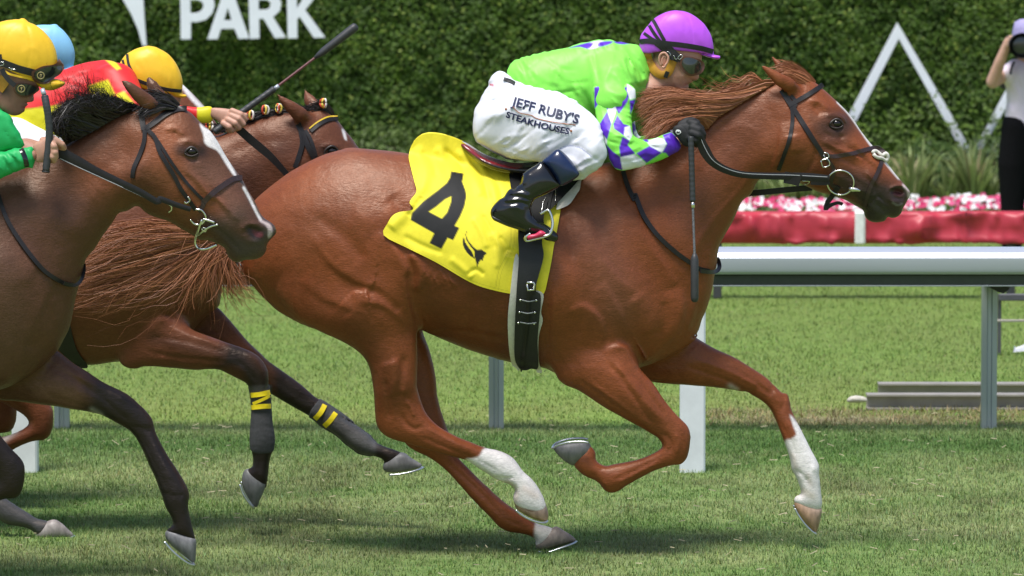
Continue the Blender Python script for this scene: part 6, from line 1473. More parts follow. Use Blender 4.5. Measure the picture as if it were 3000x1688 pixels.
def hand(parts_y, palm, fingers, thumb, name, parent, mat=None, col=(.50, .27, .19), k=.6, r=.012):
    """palm outline + four bent fingers and a thumb"""
    ps = [Part(palm, 0, parts_y, k, .01, smooth=3)]
    for s_, ys_ in fingers + [thumb]:
        q = px(s_); ps.append(Cap([at(a, b, y) for (a, b), y in zip(q, ys_)], [r * 1.02, r * 1.05, r * .98, r * .85][:len(q)], .0035))
    V, Q, f = solid(ps, .0028)
    mesh_obj(name, V, Q, mat or SKIN, parent, col=np.tile(np.array(col), (len(V), 1)))
    return f
def rider_1():
    e = empty('person', (-1.7, Y1, 1.3), 'rider in plain green silks and yellow cap with two goggles, far left', 'jockey', 'jockeys riding in the race')
    GRN = np.array(srgb(40, 185, 100)) * .8; YC = np.array(srgb(255, 205, 50)) * .85
    # body
    hd = Part('M 20,700 -60,1100 0,1300 P 0,265 A 0,740 30,765 60,785 95,796 130,790 160,772 176,755 172,740 190,728 196,712 190,702 218,702 238,682 230,660 245,620 300,560 340,480 300,380 200,300 50,280 -60,330 -110,420 -120,560 -90,700', Y1 - .02, 0, .52, .01)
    V, Q, fh = solid([hd, Cap([at(-40, 280, Y1), at(-100, 300, Y1)], [.05, .06], .03), Cap([at(-100, 330, Y1), at(-300, 330, Y1), at(-420, 380, Y1)], [.08, .09, .08], .05),
                      Cap([at(-120, 330, Y1 - .08), at(-140, 440, Y1 - .15), at(-60, 480, Y1 - .19), at(95, 455, Y1 - .19)], [.03, .02, .02, .02], .02),
                      Cap([at(-420, 380, Y1 - .1), at(-250, 440, Y1 - .2), at(-180, 480, Y1 - .27), at(-330, 600, Y1 - .3), at(-420, 700, Y1 - .32)], [.06, .05, .04, .035, .03], .02)], .006,
                     [(-4, 4, 'A 190,704 170,708 150,712'), (-4, 4, 'A 190,730 165,735 145,735'), (4, 5, 'A 215,690 200,680 190,660'), (-3, 5, 'A 150,690 130,720 120,750')])
    col = paint(V, (.34, .17, .115), [('soft', 'A 185,730 150,735', (.33, .12, .10), 4, .7), ('soft', 'A 200,660 190,690', (.42, .2, .14), 8, .6), ('soft', 'A 0,560 30,620', (.03, .02, .015), 22, .9)])
    mesh_obj('body', V, Q, SKIN, e, col=col)
    # cap
    V, Q, fc = solid([Part('M -330,760 -320,560 -250,380 -130,240 20,185 150,158 300,150 450,190 600,262 720,352 830,480 900,620 934,760 938,900 880,1060 760,1220 560,1340 300,1360 50,1280 -160,1120 -290,940', Y1 - .02, 0, .70, .004, clip='M -340,760 -330,560 -260,370 -130,230 20,175 150,148 300,140 450,180 600,252 720,342 840,470 910,610 944,760 948,860 900,1080 760,1160 530,1150 400,1085 200,990 20,900 -120,880 -260,880'),
                      Part('M 500,1130 640,1130 800,1120 930,1130 1010,1150 1072,1182 1045,1228 980,1265 900,1298 830,1306 740,1298 640,1250 560,1200', Y1 - .02, 0, 1.9, .006), Part('M 320,140 360,128 410,145 450,185 440,205 390,200 340,180', Y1 - .02, 0, 1.2, .004)], .0045,
                     [(-2, 3, 'M 440,1000 470,800 500,640 480,400 400,200'), (-1.5, 3, 'M 440,200 620,330 760,560 830,850'), (-1.5, 3, 'M 380,190 200,300 80,500 20,760')], relief_fn=creases(811, 80, .002, 30))
    CAPM = bpy.data.materials['cap_satin']
    cap1 = mesh_obj('helmet', V, Q, CAPM, e, col=np.tile(YC, (len(V), 1)))
    strap('helmet_band', fc, 'M -200,800 0,850 150,905 300,960 450,1000 560,1030', 21, BAND, cap1, .004, .003, step=4)
    strap('helmet_band', fc, 'M 30,960 80,1060 170,1170 250,1230', 14, BAND, cap1, .006, .003, step=4)
    strap('helmet_band', fc, 'M 5,720 20,820 60,900', 6, BAND, cap1, .004, .003, step=4)
    strap('helmet_trim', fc, 'M 60,985 150,1040 300,1080 450,1110 520,1130', 6, simple('yellow_trim', tuple(YC), .5), e, .004, .002, step=4)
    for s_, w in (('M 0,850 50,850 60,890 0,905', 1.5), ('M 140,935 200,965 260,970', 1.2), ('M 200,945 180,990', 1.2)):
        P = fc.on(spline(px(s_), 3, False), .010); mb = MB(); mb.tube(P, .0015, 5); mb.build('buckle', STEELB, e, smooth=True)
    RIM = bpy.data.materials['goggle_rim']
    def goggles(outline, lens, disc, Yc, kk, nm):
        fg = (fc if nm[0] == 'u' else fh).smooth(4)
        fo = drape(nm + '_frame', fg, outline, RIM, e, .012, .02, 4)
        drape(nm + '_lens', fg, lens, GLASS_D, fo, .018, .005, 3)
        a = px(disc)[0]; t = np.linspace(0, 2 * math.pi, 24, endpoint=False); c = fg.on(np.array([a]), .021)[0]; mb = MB()
        mb.prism([(c[0] + .0145 * math.cos(q), c[2] + .0145 * math.sin(q)) for q in t], c[1] - .003, c[1] + .003); mb.build('goggle_disc', BAND, e)
        P = [(c[0] + .0118 * math.cos(q), c[1] - .004, c[2] + .0118 * math.sin(q)) for q in np.r_[t, t[:1]]]; mb = MB(); mb.tube(P, .0021, 6, cap=False)
        mb.tube([(c[0] - .005, c[1] - .004, c[2] - .001), (c[0] - .001, c[1] - .004, c[2] + .005), (c[0] + .006, c[1] - .004, c[2] + .003)], .0014, 5); mb.tube([(c[0] + .001, c[1] - .004, c[2] + .004), (c[0] + .001, c[1] - .004, c[2] - .005), (c[0] - .004, c[1] - .004, c[2] - .006)], .0014, 5)
        mb.build('goggle_emblem', simple('gold_print', (.28, .24, .08), .4), e, smooth=True)
    goggles('M 520,1010 580,970 700,915 850,895 930,860 960,800 1000,850 1035,900 1020,990 960,1060 900,1100 840,1150 760,1200 650,1205 560,1160 520,1090', 'M 570,1010 650,965 760,930 880,915 960,900 1010,910 1000,980 930,1040 860,1090 800,1150 690,1180 600,1140 560,1080', 'M 668,1068', 0, 1.45, 'upper_goggles')
    goggles('M 215,1260 260,1200 400,1190 520,1215 600,1240 640,1290 600,1340 500,1400 380,1425 290,1390 230,1330', 'M 250,1270 290,1215 400,1205 520,1230 590,1260 590,1310 500,1370 390,1395 300,1365 260,1320', 'M 350,1285', 0, 1.6, 'lower_goggles')
    strap('chin_harness', fh, 'M 90,1110 30,1200 -40,1290', 34, bpy.data.materials['mustard_webbing'], e, .004, .006, step=4)
    # green shirt: trunk, near upper arm, near forearm with wrist band
    V, Q, fj = solid([Part('P -640,470 -560,350 -400,260 -200,225 -80,235 A 0,735 50,780 90,840 60,1000 0,1150 P -100,500 -300,540 -450,560 -560,540', Y1, 0, .8, .03),
                      Part('A -60,760 30,770 75,810 100,855 130,905 160,960 172,1000 120,1030 60,1030 0,1060 -80,1100 -160,1000 -140,850', Y1, -.16, .6, .03)], .008,
                     [(-5, 7, 'A 20,880 70,960 120,1010'), (4, 8, 'A 60,840 100,920 140,980'), (-5, 6, 'R 280,580 360,560 400,590'), (4, 6, 'R 130,180 180,240 150,300')], relief_fn=creases(401, 60, .005, 26))
    mesh_obj('shirt', V, Q, SILK, e, col=np.tile(GRN, (len(V), 1)))
    V, Q, fs = solid([Part('R -600,1000 -400,860 -200,820 0,808 120,790 210,760 330,745 430,735 530,720 560,790 580,880 570,960 545,1040 530,1090 480,1060 400,1080 300,1120 190,1160 80,1210 0,1240 -200,1300 -420,1280', Y1 - .19, 0, .85, .02)], .0048,
                     [(5, 6, 'R 60,850 130,930 180,1010'), (-5, 5, 'R 130,840 210,900 260,980 300,1060'), (5, 6, 'R 200,830 270,900 310,980'), (-5, 5, 'R 30,900 100,1000 130,1100'), (4, 6, 'R 330,900 350,1000 330,1080'), (-5, 4, 'R 400,760 430,850 470,950 500,1050'), (4, 5, 'R 470,760 510,860 530,960'), (-4, 5, 'R -100,900 0,1000 40,1150')], relief_fn=creases(411, 60, .004, 22))
    mesh_obj('sleeve', V, Q, SILK, e, col=np.tile(GRN, (len(V), 1)))
    strap('wrist_band', fs, 'R 345,755 385,840 420,940 440,1055', 14, PATENT, e, .003, .003, step=4)
    V, Q, f = solid([Cap([at(-450, 400, Y1), at(-520, 420, Y1)], [.15, .14], .05, 1.1), Cap([at(-470, 420, Y1 - .1), at(-260, 445, Y1 - .2), at(-175, 485, Y1 - .27), at(-230, 530, Y1 - .29)], [.12, .095, .07, .06], .05), Cap([at(-470, 420, Y1 + .1), at(-260, 445, Y1 + .2), at(-175, 485, Y1 + .27), at(-230, 530, Y1 + .29)], [.12, .095, .07, .06], .05)], .014)
    mesh_obj('breeches', V, Q, PANTS, e, col=np.tile((.78, .79, .84), (len(V), 1)))
    for s2 in (-1, 1):
        V, Q, f = solid([Cap([at(-190, 500, Y1 + s2 * .29), at(-320, 600, Y1 + s2 * .33), at(-410, 690, Y1 + s2 * .34), at(-420, 720, Y1 + s2 * .34)], [.066, .055, .045, .045], .02), Cap([at(-420, 720, Y1 + s2 * .34), at(-310, 760, Y1 + s2 * .36), at(-270, 775, Y1 + s2 * .36)], [.042, .038, .03], .02)], .01)
        mesh_obj('boot', V, Q, PATENT, e)
    Yh = Y1 - .19
    f = hand(Yh, 'R 540,705 640,622 740,562 800,545 860,580 900,640 905,740 895,850 860,930 780,965 650,985 580,960 575,850',
             [('R 800,570 900,620 1010,690 1045,745', (Yh, Yh - .01, Yh - .005, Yh + .01)), ('R 830,650 880,720 900,780 860,800', (Yh - .02, Yh - .03, Yh - .02, Yh)), ('R 830,740 895,820 905,890 850,900', (Yh - .02, Yh - .03, Yh - .02, Yh)), ('R 790,820 860,890 880,945 820,950', (Yh - .02, Yh - .028, Yh - .015, Yh))],
             ('R 700,620 850,640 960,690 1000,740', (Yh + .02, Yh + .02, Yh + .01, Yh + .01)), 'hand', e)
    return e
rider_1()
def whip1():
    Yw = Y1 - .215; a, b, c, d = [at(*px(s)[0], y) for s, y in (('M 690,1290', Yw + .02), ('M 730,1400', Yw + .01), ('R 805,560', Yw), ('R 750,1120', Yw - .005))]
    e = empty('riding_whip', c, 'black ribbed whip held upright by the green rider, its butt below the hand', 'whip', 'riding whips')
    mb = MB(); mb.tube([a, a + (b - a) * .8], [.008, .009], 10); mb.build('ferrule', bpy.data.materials['aluminium'], e, smooth=True)
    m = at(*px('R 760,60')[0], Yw); n = at(*px('R 790,250')[0], Yw)
    P = spline([b, m, n, c, d], 10, False); t = np.arange(len(P)); mb = MB(); mb.tube(P, .0125 * (1 + .10 * ((t % 3) / 3)), 12); mb.build('grip', RUBBER, e, smooth=True)
    mb = MB(); mb.tube([d, d + (d - c) * .05], [.014, .0135], 12); mb.build('butt', BAND, e, smooth=True)
whip1()
print('rider1', round(time.time() - T_START, 1))

# ================================================================== THE BAY BEHIND, WITH BANDAGED LEGS
Y3 = .62
BY = (.135, .045, .022)
def horse_3():
    xf = lambda p: (p - np.array([1625, 1093])) * .95 + np.array([376, 1080])
    far = lambda p: (p - np.array([1688, 1588])) * .95 + np.array([216, 1568])
    near = lambda p: (p - np.array([1688, 1588])) * .95 + np.array([40, 1540])
    b = [Part('P -520,820 -525,700 -470,560 -380,480 -220,440 0,470 150,480 300,450 A 1000,900 1250,930 1450,935 1560,905 1650,862 1800,800 1900,772 2000,760 2120,745 2210,745 2270,785 2320,830 2370,900 2420,960 2455,1010 P 1090,480 1150,570 1170,620 1130,660 1080,650 1020,610 950,570 880,600 800,650 720,720 650,755 '
              'J 1600,860 1642,950 1652,1080 1642,1180 1615,1290 P 600,930 540,990 470,1040 D 900,1200 820,1192 700,1206 600,1214 500,1200 P 100,1070 -50,1050 -200,1000 -330,960 -450,920', Y3, 0,
              [('P -400,700', .8), ('P 0,750', .8), ('P 400,800', .72), ('P 600,750', .6), ('A 1700,1100', .48), ('A 2000,950', .55), ('A 2250,950', .68), ('P 1100,600', .8)], .02)]
    b += horse_parts(Y3 - .2, far, 'H') + horse_parts(Y3 + .24, near, 'h')
    # near fore: forearm level, shank hanging
    NF = 'D 820,1180 850,1050 930,920 1030,860 1120,850 1190,885 1250,930 1330,980 1450,1022 1550,1058 1650,1090 1725,1122 1785,1165 1830,1232 1842,1300 1838,1380 G 1842,150 1852,280 1860,400 1876,500 1870,580 1850,650 1840,720 1830,800 1812,860 1740,830 1680,760 1668,728 1700,712 1726,700 1730,640 1720,580 1716,500 1722,400 1726,300 1712,180 1690,130 1640,100 1560,60 1500,32 D 1430,1240 1350,1248 1200,1235 1000,1226 940,1243 880,1240 840,1222'
    b.append(Part(NF,
                  Y3, [('D 950,1050', -.12), ('D 1600,1150', -.14), ('G 1780,600', -.12)], [('D 950,1050', .6), ('D 1300,1150', .75), ('D 1750,1250', .72), ('G 1790,400', .85), ('G 1790,700', .9)], .045))
    FF = 'J 1500,1250 1615,1290 1700,1380 D 1620,960 1690,1040 1760,1115 1830,1180 1950,1268 2050,1340 2160,1436 G 2200,245 2330,330 2450,420 2560,480 H 0,352 100,420 190,480 222,520 300,560 420,605 400,660 320,700 285,690 292,660 240,632 130,610 70,570 0,522 G 2450,600 2380,548 2300,480 2200,420 2140,370 2000,290 1900,232 1820,180 1750,120 D 1700,1300 1500,1150 1350,1050 1250,950'
    b.append(Part(FF,
                  Y3, [('J 1600,1350', .1), ('G 2000,200', .12), ('H 100,550', .1)], [('J 1600,1400', .6), ('D 1850,1300', .72), ('G 2100,250', .8), ('H 0,450', .85)], .04))
    ear = lambda pts, ys, rr: Cap([at(*px(s)[0], Y3 + y) for s, y in zip(pts, ys)], rr, .02, .7)
    b.append(ear(['A 2090,820', 'A 2050,780', 'A 1990,730', 'A 1930,680', 'A 1890,635'], [-.06, -.08, -.09, -.095, -.095], [.028, .03, .024, .013, .003]))
    b.append(ear(['A 2160,740', 'A 2120,690', 'A 2100,650', 'A 2088,615'], [.03, .05, .06, .06], [.026, .024, .014, .003]))
    R = [(6, 50, 'A 2060,860 2080,1000 2060,1150', 'E'), (-4, 20, 'A 1560,1050 1750,980 1950,960'), (5, 50, 'A 1560,1250 1750,1150 1950,1080'), (8, 8, 'A 2200,1010 2260,990 2330,1010'), (8, 50, 'J 1380,1300 1420,1130 1330,950 1200,900', 'E'), (7, 60, 'J 1000,1420 1090,1250 1130,1100 1080,950', 'E'), (-5, 16, 'J 1160,1300 1250,1350 1380,1330'), (5, 26, 'J 1250,1000 1330,1100 1290,1200'),
         (7, 60, 'J 820,1449 700,1350 600,1150 560,1000', 'E'), (-6, 10, 'D 1090,860 1160,880 1190,920'), (9, 50, 'D 1190,905 1100,890 1040,940 1000,1020', 'E'), (-5, 7, 'D 1020,1020 1200,1040 1400,1090 1550,1130'), (5, 9, 'D 1150,950 1300,1010 1500,1070'), (-5, 7, 'D 1000,1120 1200,1160 1400,1180 1560,1200'), (-5, 6, 'D 1620,1180 1700,1250 1760,1330'), (4, 8, 'D 1680,1130 1760,1190 1800,1270'),
         (-5, 6, 'D 1850,1300 2000,1400 G 2100,250'), (3, 6, 'G 1740,720 1790,760 1820,800'), (5, 7, 'G 1870,540 1860,600')]
    R += [(1.6, 2.2, 'G %d,%d %d,%d' % (1722, 330 + 24 * i, 1864, 322 + 24 * i + (i * 7) % 9)) for i in range(11)] + [(1.6, 2.2, 'G %d,%d %d,%d' % (2150 + 26 * i, 380 + 21 * i, 2225 + 26 * i, 262 + 20 * i)) for i in range(13)]
    V, Q, fr = solid(b, .0075, R, relief_fn=muscle(701, 60))
    PX, PY = proj(V)
    BAN = (.055, .056, .06)
    L = [('soft', 'A 1600,1150 1900,1000', (.12, .045, .025), 60, .6), ('soft', 'J 900,1200 1100,1100', (.17, .062, .032), 50, .5), ('soft', 'A 2200,1030 2280,1040', BLK, 20, .6), ('poly', 'A 2340,885 2362,900 2375,960 2358,950', WHITE, 2, 1),
         ('soft', 'D 1050,1030 1300,1100 1500,1130', (.06, .025, .015), 24, .7), ('poly', 'D 1560,1040 1750,1090 1900,1200 1900,1449 G 1950,200 1920,1000 1600,1000 1640,300 1640,80 1500,40 D 1450,1260 1500,1180', BLK, 26, 1.0, (-9, Y3)), ('poly', 'D 1850,1150 2050,1300 2250,1449 G 2600,450 H 480,600 460,720 200,740 0,600 G 2400,640 2100,420 1880,260 D 1840,1300', BLK, 26, 1.0, (Y3, 9)), ('soft', 'D 1750,1150 1850,1250', (.07, .03, .018), 26, .6),
         ('poly', 'G 1690,150 1860,140 1880,580 1710,590', BAN, 2, 1, None, True), ('poly', 'G 2230,225 2571,480 2571,660 2440,640 2100,350', BAN, 2, 1, None, True), ('poly', 'H -20,330 222,515 210,640 80,620 -20,560', BAN, 2, 1, None, True),
         ('line', 'G 1730,400 1790,405', (.35, .33, .3), 4, .6), ('soft', 'G 2420,500 2540,560', (.12, .12, .125), 20, .7), ('poly', 'G -400,800 150,880 380,1040 360,1100 240,1180 100,1140 -400,1130', BAN, 10, 1)]
    col = paint(V, BY, L); col = col * (.9 + .2 * fbm(PX, PY, 200, 35)[:, None])
    e = empty('racehorse', (-.9, Y3, 0), 'bay racehorse with plaited mane and black leg bandages marked with yellow tape', 'horse', 'racehorses galloping past')
    mesh_obj('body', V, Q, COAT, e, col=col)
    eyeball(e, fr, 'A 2270,1035', .021)
    BM = simple('bandage', (.050, .051, .056), .85, nscale=120, var=.2, bmp=.4, bd=.0012)
    grow = lambda a, b: .0035 + .0012 * fbm(a * .25 + b * .1, b, 5, 91, 1)
    for sp, yy, kk, cl in ((NF, -.125, .92, 'G 1690,160 1860,150 1885,360 1892,560 1870,592 1720,580 1705,360'), (FF, .12, 1.04, 'G 2240,215 2400,330 2571,455 H 40,380 225,510 212,622 60,590 G 2520,640 2400,600 2250,470 2120,360')):
        V, Q, fb = solid([Part(sp, Y3, yy, kk, .01, clip=cl)], .004, relief_fn=grow); mesh_obj('leg_bandage', V, Q, BM, e)
        if yy < 0: fnb = fb
        else: ffb = fb
    TAPE = simple('yellow_tape', tuple(np.array(srgb(250, 225, 30)) * .85), .45, bmp=.1)
    f = fr.smooth(1)
    for s_, w in (('G 1716,212 1780,205 1850,190', 14), ('G 1850,215 1800,240 1730,270', 9), ('G 1720,295 1790,288 1856,285', 14), ('G 2225,275 2195,330 2155,375', 15), ('G 2300,330 2260,385 2220,425', 15)):
        strap('leg_tape', fnb if s_ < 'G 2' else ffb, s_, w, TAPE, e, .007, .002, step=3)
    horse_hoof(e, 'G 1655,780 1670,730 1702,713 1760,740 1826,800 1810,860 1780,930 1757,982 1725,955 1690,900 1662,840', 'G 1648,812 1665,870 1700,930 1735,978', Y3 - .12, .05, ((.14, .14, .145), (.2, .2, .2)))
    horse_hoof(e, 'H 284,690 310,650 370,610 428,603 480,640 530,670 556,695 500,718 400,738 340,742 292,728', 'H 330,748 400,742 480,728 558,706', Y3 + .10, .05, ((.26, .25, .24), (.16, .16, .17)))
    horse_hoof(e, 'G 234,1185 242,1140 290,1090 368,1060 420,1085 470,1130 503,1162 495,1178 400,1200 285,1216 245,1206', 'G 240,1212 300,1222 400,1208 506,1176', Y3 - .12, .05, ((.30, .27, .25), (.36, .32, .30)))
    # mane bound in plaits with ribbons
    M1 = bpy.data.materials['black_hair']
    S, R_ = guides_hair(['A 2290,790 2260,740 2200,710 2150,710', 'A 2240,790 2190,760 2130,740 2100,760', 'A 2100,800 2020,770 1950,765 1900,775', 'A 1950,790 1850,775 1760,790 1700,810', 'A 1750,830 1650,840 1550,870 1480,890', 'A 1600,900 1500,890 1440,880 1400,900'], 1300, 9, 7, [(Y3, Y3 - .02)] * 6, .012, .0022, wav=5)
    hair('mane', S, R_, M1, e)
    rib = [simple('ribbon_red', (.6, .07, .03), .5), simple('ribbon_yellow', (.75, .55, .08), .5), simple('ribbon_white', (.7, .66, .6), .5)]
    for i, (a, b_) in enumerate(((1712, 788), (1808, 752), (1902, 742), (2212, 706), (1425, 858))):
        c = at(*px('A %d,%d' % (a, b_))[0], Y3 - .03); mb = MB(); mb.ball(c, .014, 10, 7); o = mb.build('plait', simple('plait', (.01, .008, .008), .6, bmp=.6), e, smooth=True)
        for k in range(3):
            t = np.linspace(0, 2 * math.pi, 10); an = k * 1.05 + i; r = .016
            P = np.stack([c[0] + r * np.cos(t) * math.cos(an) * .7 + .004 * k, c[1] - .002 + r * np.cos(t) * math.sin(an) * .6 - .006, c[2] + r * np.sin(t)], 1); mb = MB(); mb.tube(P, .0042, 6); ro = mb.build('ribbon', rib[k], o, smooth=True)
            ro.parent = o; 
    # bridle
    YL = simple('yellow_piping', tuple(np.array(srgb(240, 200, 40)) * .8), .5)
    strap('brow_band', f, 'A 2125,895 2180,850 2250,815 2315,810', 14, LEATHER, e, .008, .005); strap('brow_piping', f, 'A 2118,880 2175,835 2245,800 2312,795', 4, YL, e, .010, .004)
    strap('cheek_piece', f, 'A 2040,850 2070,910 2100,980 2140,1060 2180,1140', 16, LEATHER, e, .007, .004); strap('throat_lash', f, 'A 2060,900 2070,980 2050,1060 2020,1150', 14, LEATHER, e, .007, .004)
    strap('noseband_cheek', f, 'A 2090,890 2130,960 2165,1070', 10, LEATHER, e, .008, .004)
    strap('rein', f, 'A 1620,870 1720,960 1850,1070 1960,1190 2080,1330', 22, LEATHER, e, th=.005, ys=[Y3 - .2, Y3 - .19, Y3 - .17], step=6, taper=[1.1, 1.1, .8, .7])
    drape('girth', fr.smooth(6), 'D 470,880 492,1000 530,1120 602,1222 560,1237 500,1210 440,1150 392,1092 430,1020 455,930', BAND, e, .012, .006, 6)
    return e, fr
H3, FR3 = horse_3()
print('horse3', round(time.time() - T_START, 1))
def rider_3():
    e = empty('person', (-1.1, Y3, 1.5), 'rider in red and yellow silks and yellow cap with raised whip on bandaged bay', 'jockey', 'jockeys riding in the race')
    RD = np.array(srgb(238, 50, 52)) * .8; YW = np.array(srgb(240, 230, 40)) * .78; YC = np.array(srgb(255, 205, 50)) * .85
    V, Q, fh = solid([Part('A 830,480 850,560 900,600 950,640 1060,700 1150,740 1230,720 1240,620 1180,480 1050,420 900,420', Y3, 0, .6, .01), Cap([at(400, 290, Y3), at(350, 300, Y3)], [.05, .055], .03), Cap([at(330, 320, Y3), at(150, 330, Y3), at(0, 420, Y3)], [.04, .04, .04], .03),
                      Cap([at(330, 290, Y3 - .1), at(430, 350, Y3 - .15), at(520, 335, Y3 - .2), at(620, 335, Y3 - .2)], [.03, .02, .02, .02], .01), Cap([at(330, 290, Y3 + .14), at(420, 370, Y3 + .2), at(600, 350, Y3 + .18)], [.04, .034, .026], .02),
                      Cap([at(0, 420, Y3 - .1), at(150, 470, Y3 - .2), at(260, 520, Y3 - .26), at(160, 640, Y3 - .3)], [.06, .05, .04, .03], .02)], .009)
    mesh_obj('body', V, Q, SKIN, e, col=np.tile((.36, .18, .12), (len(V), 1)))
    V, Q, fc = solid([Part('A 808,520 812,460 850,390 900,350 960,325 1030,317 1100,340 1170,390 1220,460 1248,540 1250,600 1230,700 1160,780 1050,800 930,760 850,670', Y3, 0, .76, .004, clip='A 800,520 804,460 845,385 900,342 960,317 1030,309 1100,332 1170,382 1226,460 1256,540 1258,600 1240,652 1160,637 1080,627 1000,607 930,587 860,562'), Part('A 1090,622 1160,630 1230,640 1280,655 1262,668 1200,670 1140,655', Y3, 0, 2.6, .005)], .0048, [(-1.5, 2.5, 'A 1060,325 1120,420 1150,520 1140,620'), (-1.2, 2.5, 'A 1040,325 960,400 920,500')], relief_fn=creases(821, 80, .002, 24))
    cap3 = mesh_obj('helmet', V, Q, bpy.data.materials['cap_satin'], e, col=np.tile(YC, (len(V), 1)))
    for s_, w in (('A 815,490 870,520 950,555 1050,590 1150,615 1245,625', 10), ('A 870,370 880,440 920,520 960,600', 7), ('A 838,410 860,480 920,560', 6)): strap('helmet_band', fc, s_, w, BAND, cap3, .003, .003, step=4)
    strap('chin_harness', fc, 'A 820,520 870,560 930,600', 22, bpy.data.materials['mustard_webbing'], e, .002, .004, step=4)
    # jacket with checked shoulder
    V, Q, fj = solid([Part('P -230,520 -170,430 -100,330 0,280 A 180,600 300,535 430,478 570,432 650,418 725,411 790,425 830,465 870,560 920,660 950,760 960,900 850,1020 600,1100 300,1100 60,1040 P -80,540', Y3, 0, .74, .03, clip='P -240,520 -180,420 -110,320 0,270 A 180,590 300,525 430,468 570,422 650,408 725,401 795,415 840,455 880,550 930,650 965,760 920,850 800,890 700,910 500,940 400,922 250,878 100,822 0,790 P -60,400 -150,470'),
                      Cap([at(340, 250, Y3 - .1), at(370, 300, Y3 - .17), at(420, 350, Y3 - .2)], [.085, .07, .06], .05)], .007,
                     [(-4, 8, 'A 300,640 450,560 600,520'), (4, 9, 'A 500,500 620,480 740,460'), (-3, 7, 'A 400,760 500,740 600,800'), (3, 9, 'A 250,830 350,800 450,850')], relief_fn=creases(421, 20, .004, 26))
    c = paint(V, RD, [('poly', 'P -200,330 0,330 A 175,748 440,716 600,760 640,960 300,960 P -100,480 -200,460', YW, 3, 1, None, True), ('poly', 'A 600,590 740,545 790,650 700,700 620,640', YW, 3, 1, None, True), ('poly', 'A 790,648 850,625 905,690 925,725 870,745', YW, 3, 1, None, True), ('poly', 'A 720,410 790,422 830,470 800,480', YW, 2, 1, None, True), ('poly', 'A 700,700 790,655 860,740 780,790', RD, 3, 1, None, True), ('line', 'A 175,748 300,735 440,716', tuple(YW * .6), 1.5, .8)])
    mesh_obj('jacket', V, Q, SILK, e, col=c)
    V, Q, f = solid([Part('P -300,420 -200,340 -60,360 A 100,800 250,865 380,925 440,960 440,1020 P 250,520 150,560 0,560 -180,540 -300,500', Y3, -.1, .7, .03)], .009, [(-4, 7, 'A 150,860 300,940'), (4, 8, 'A 200,860 330,930'), (-4, 7, 'A 120,900 240,980')])
    mesh_obj('breeches', V, Q, PANTS, e, col=np.tile((.78, .79, .84), (len(V), 1)))
    V, Q, fs = solid([Part('P 380,330 430,305 A 1100,700 1240,722 1350,735 1452,733 1452,835 1350,838 1300,800 1240,790 P 440,400 390,390', Y3 - .2, 0, .85, .02)], .004, [(-3, 4, 'A 1270,740 1290,790'), (3, 4, 'A 1310,745 1320,790')])
    c = paint(V, RD, [('poly', 'A 1350,720 1460,720 1460,850 1350,850', YW, 1.5, 1, None, True)]); mesh_obj('sleeve', V, Q, SILK, e, col=c)
    Yh = Y3 - .21
    hand(Yh, 'A 1445,742 1520,742 1590,752 1640,775 1660,810 1640,860 1590,880 1530,865 1480,820 1450,800',
         [('A 1590,760 1650,785 1678,815 1660,840', (Yh - .01, Yh - .02, Yh - .01, Yh + .01)), ('A 1580,790 1635,815 1665,850 1640,870', (Yh - .015, Yh - .028, Yh - .02, Yh)), ('A 1560,820 1610,845 1635,875 1600,888', (Yh - .02, Yh - .03, Yh - .02, Yh)), ('A 1530,845 1570,870 1590,892 1560,892', (Yh - .02, Yh - .028, Yh - .018, Yh))],
         ('A 1500,760 1580,770 1640,790 1680,790', (Yh + .02, Yh + .015, Yh, Yh - .01)), 'hand', e, r=.0115)
    for i in range(3):
        mb = MB(); mb.tube(fs.on(spline(px('A %d,735 %d,760 %d,838' % (1460, 1472, 1466)), 3, False), -.01), .004, 6)
    a, b, c_, d, g = [at(*px(s)[0], y) for s, y in (('A 1465,905', Yh - .02), ('A 1660,770', Yh - .01), ('A 1880,608', Yh + .03), ('A 2160,395', Yh + .06), ('A 2445,175', Yh + .08))]
    w = empty('riding_whip', b, 'long grey tipped whip pointing up to the right from the raised hand', 'whip', 'riding whips')
    grip_rings(a, c_, .0115, 12, RUBBER, w)
    mb = MB(); mb.tube([c_, c_ + (d - c_) * .1], .008, 10); mb.build('ferrule', bpy.data.materials['aluminium'], w, smooth=True)
    t = np.linspace(.08, 1, 40)[:, None]; mb = MB(); mb.tube(c_ + (d - c_) * t, .0048 + .0007 * (np.arange(40) % 2), 8); mb.build('shaft', simple('red_braid', (.14, .05, .05), .4, nscale=220, var=.6), w, smooth=True)
    mb = MB(); mb.tube(d + (g - d) * np.array([-.02, .1, .2, .9, .97, 1.0])[:, None], [.006, .011, .0145, .017, .0155, .008], 12); mb.build('popper', RUBBER, w, smooth=True)
rider_3()
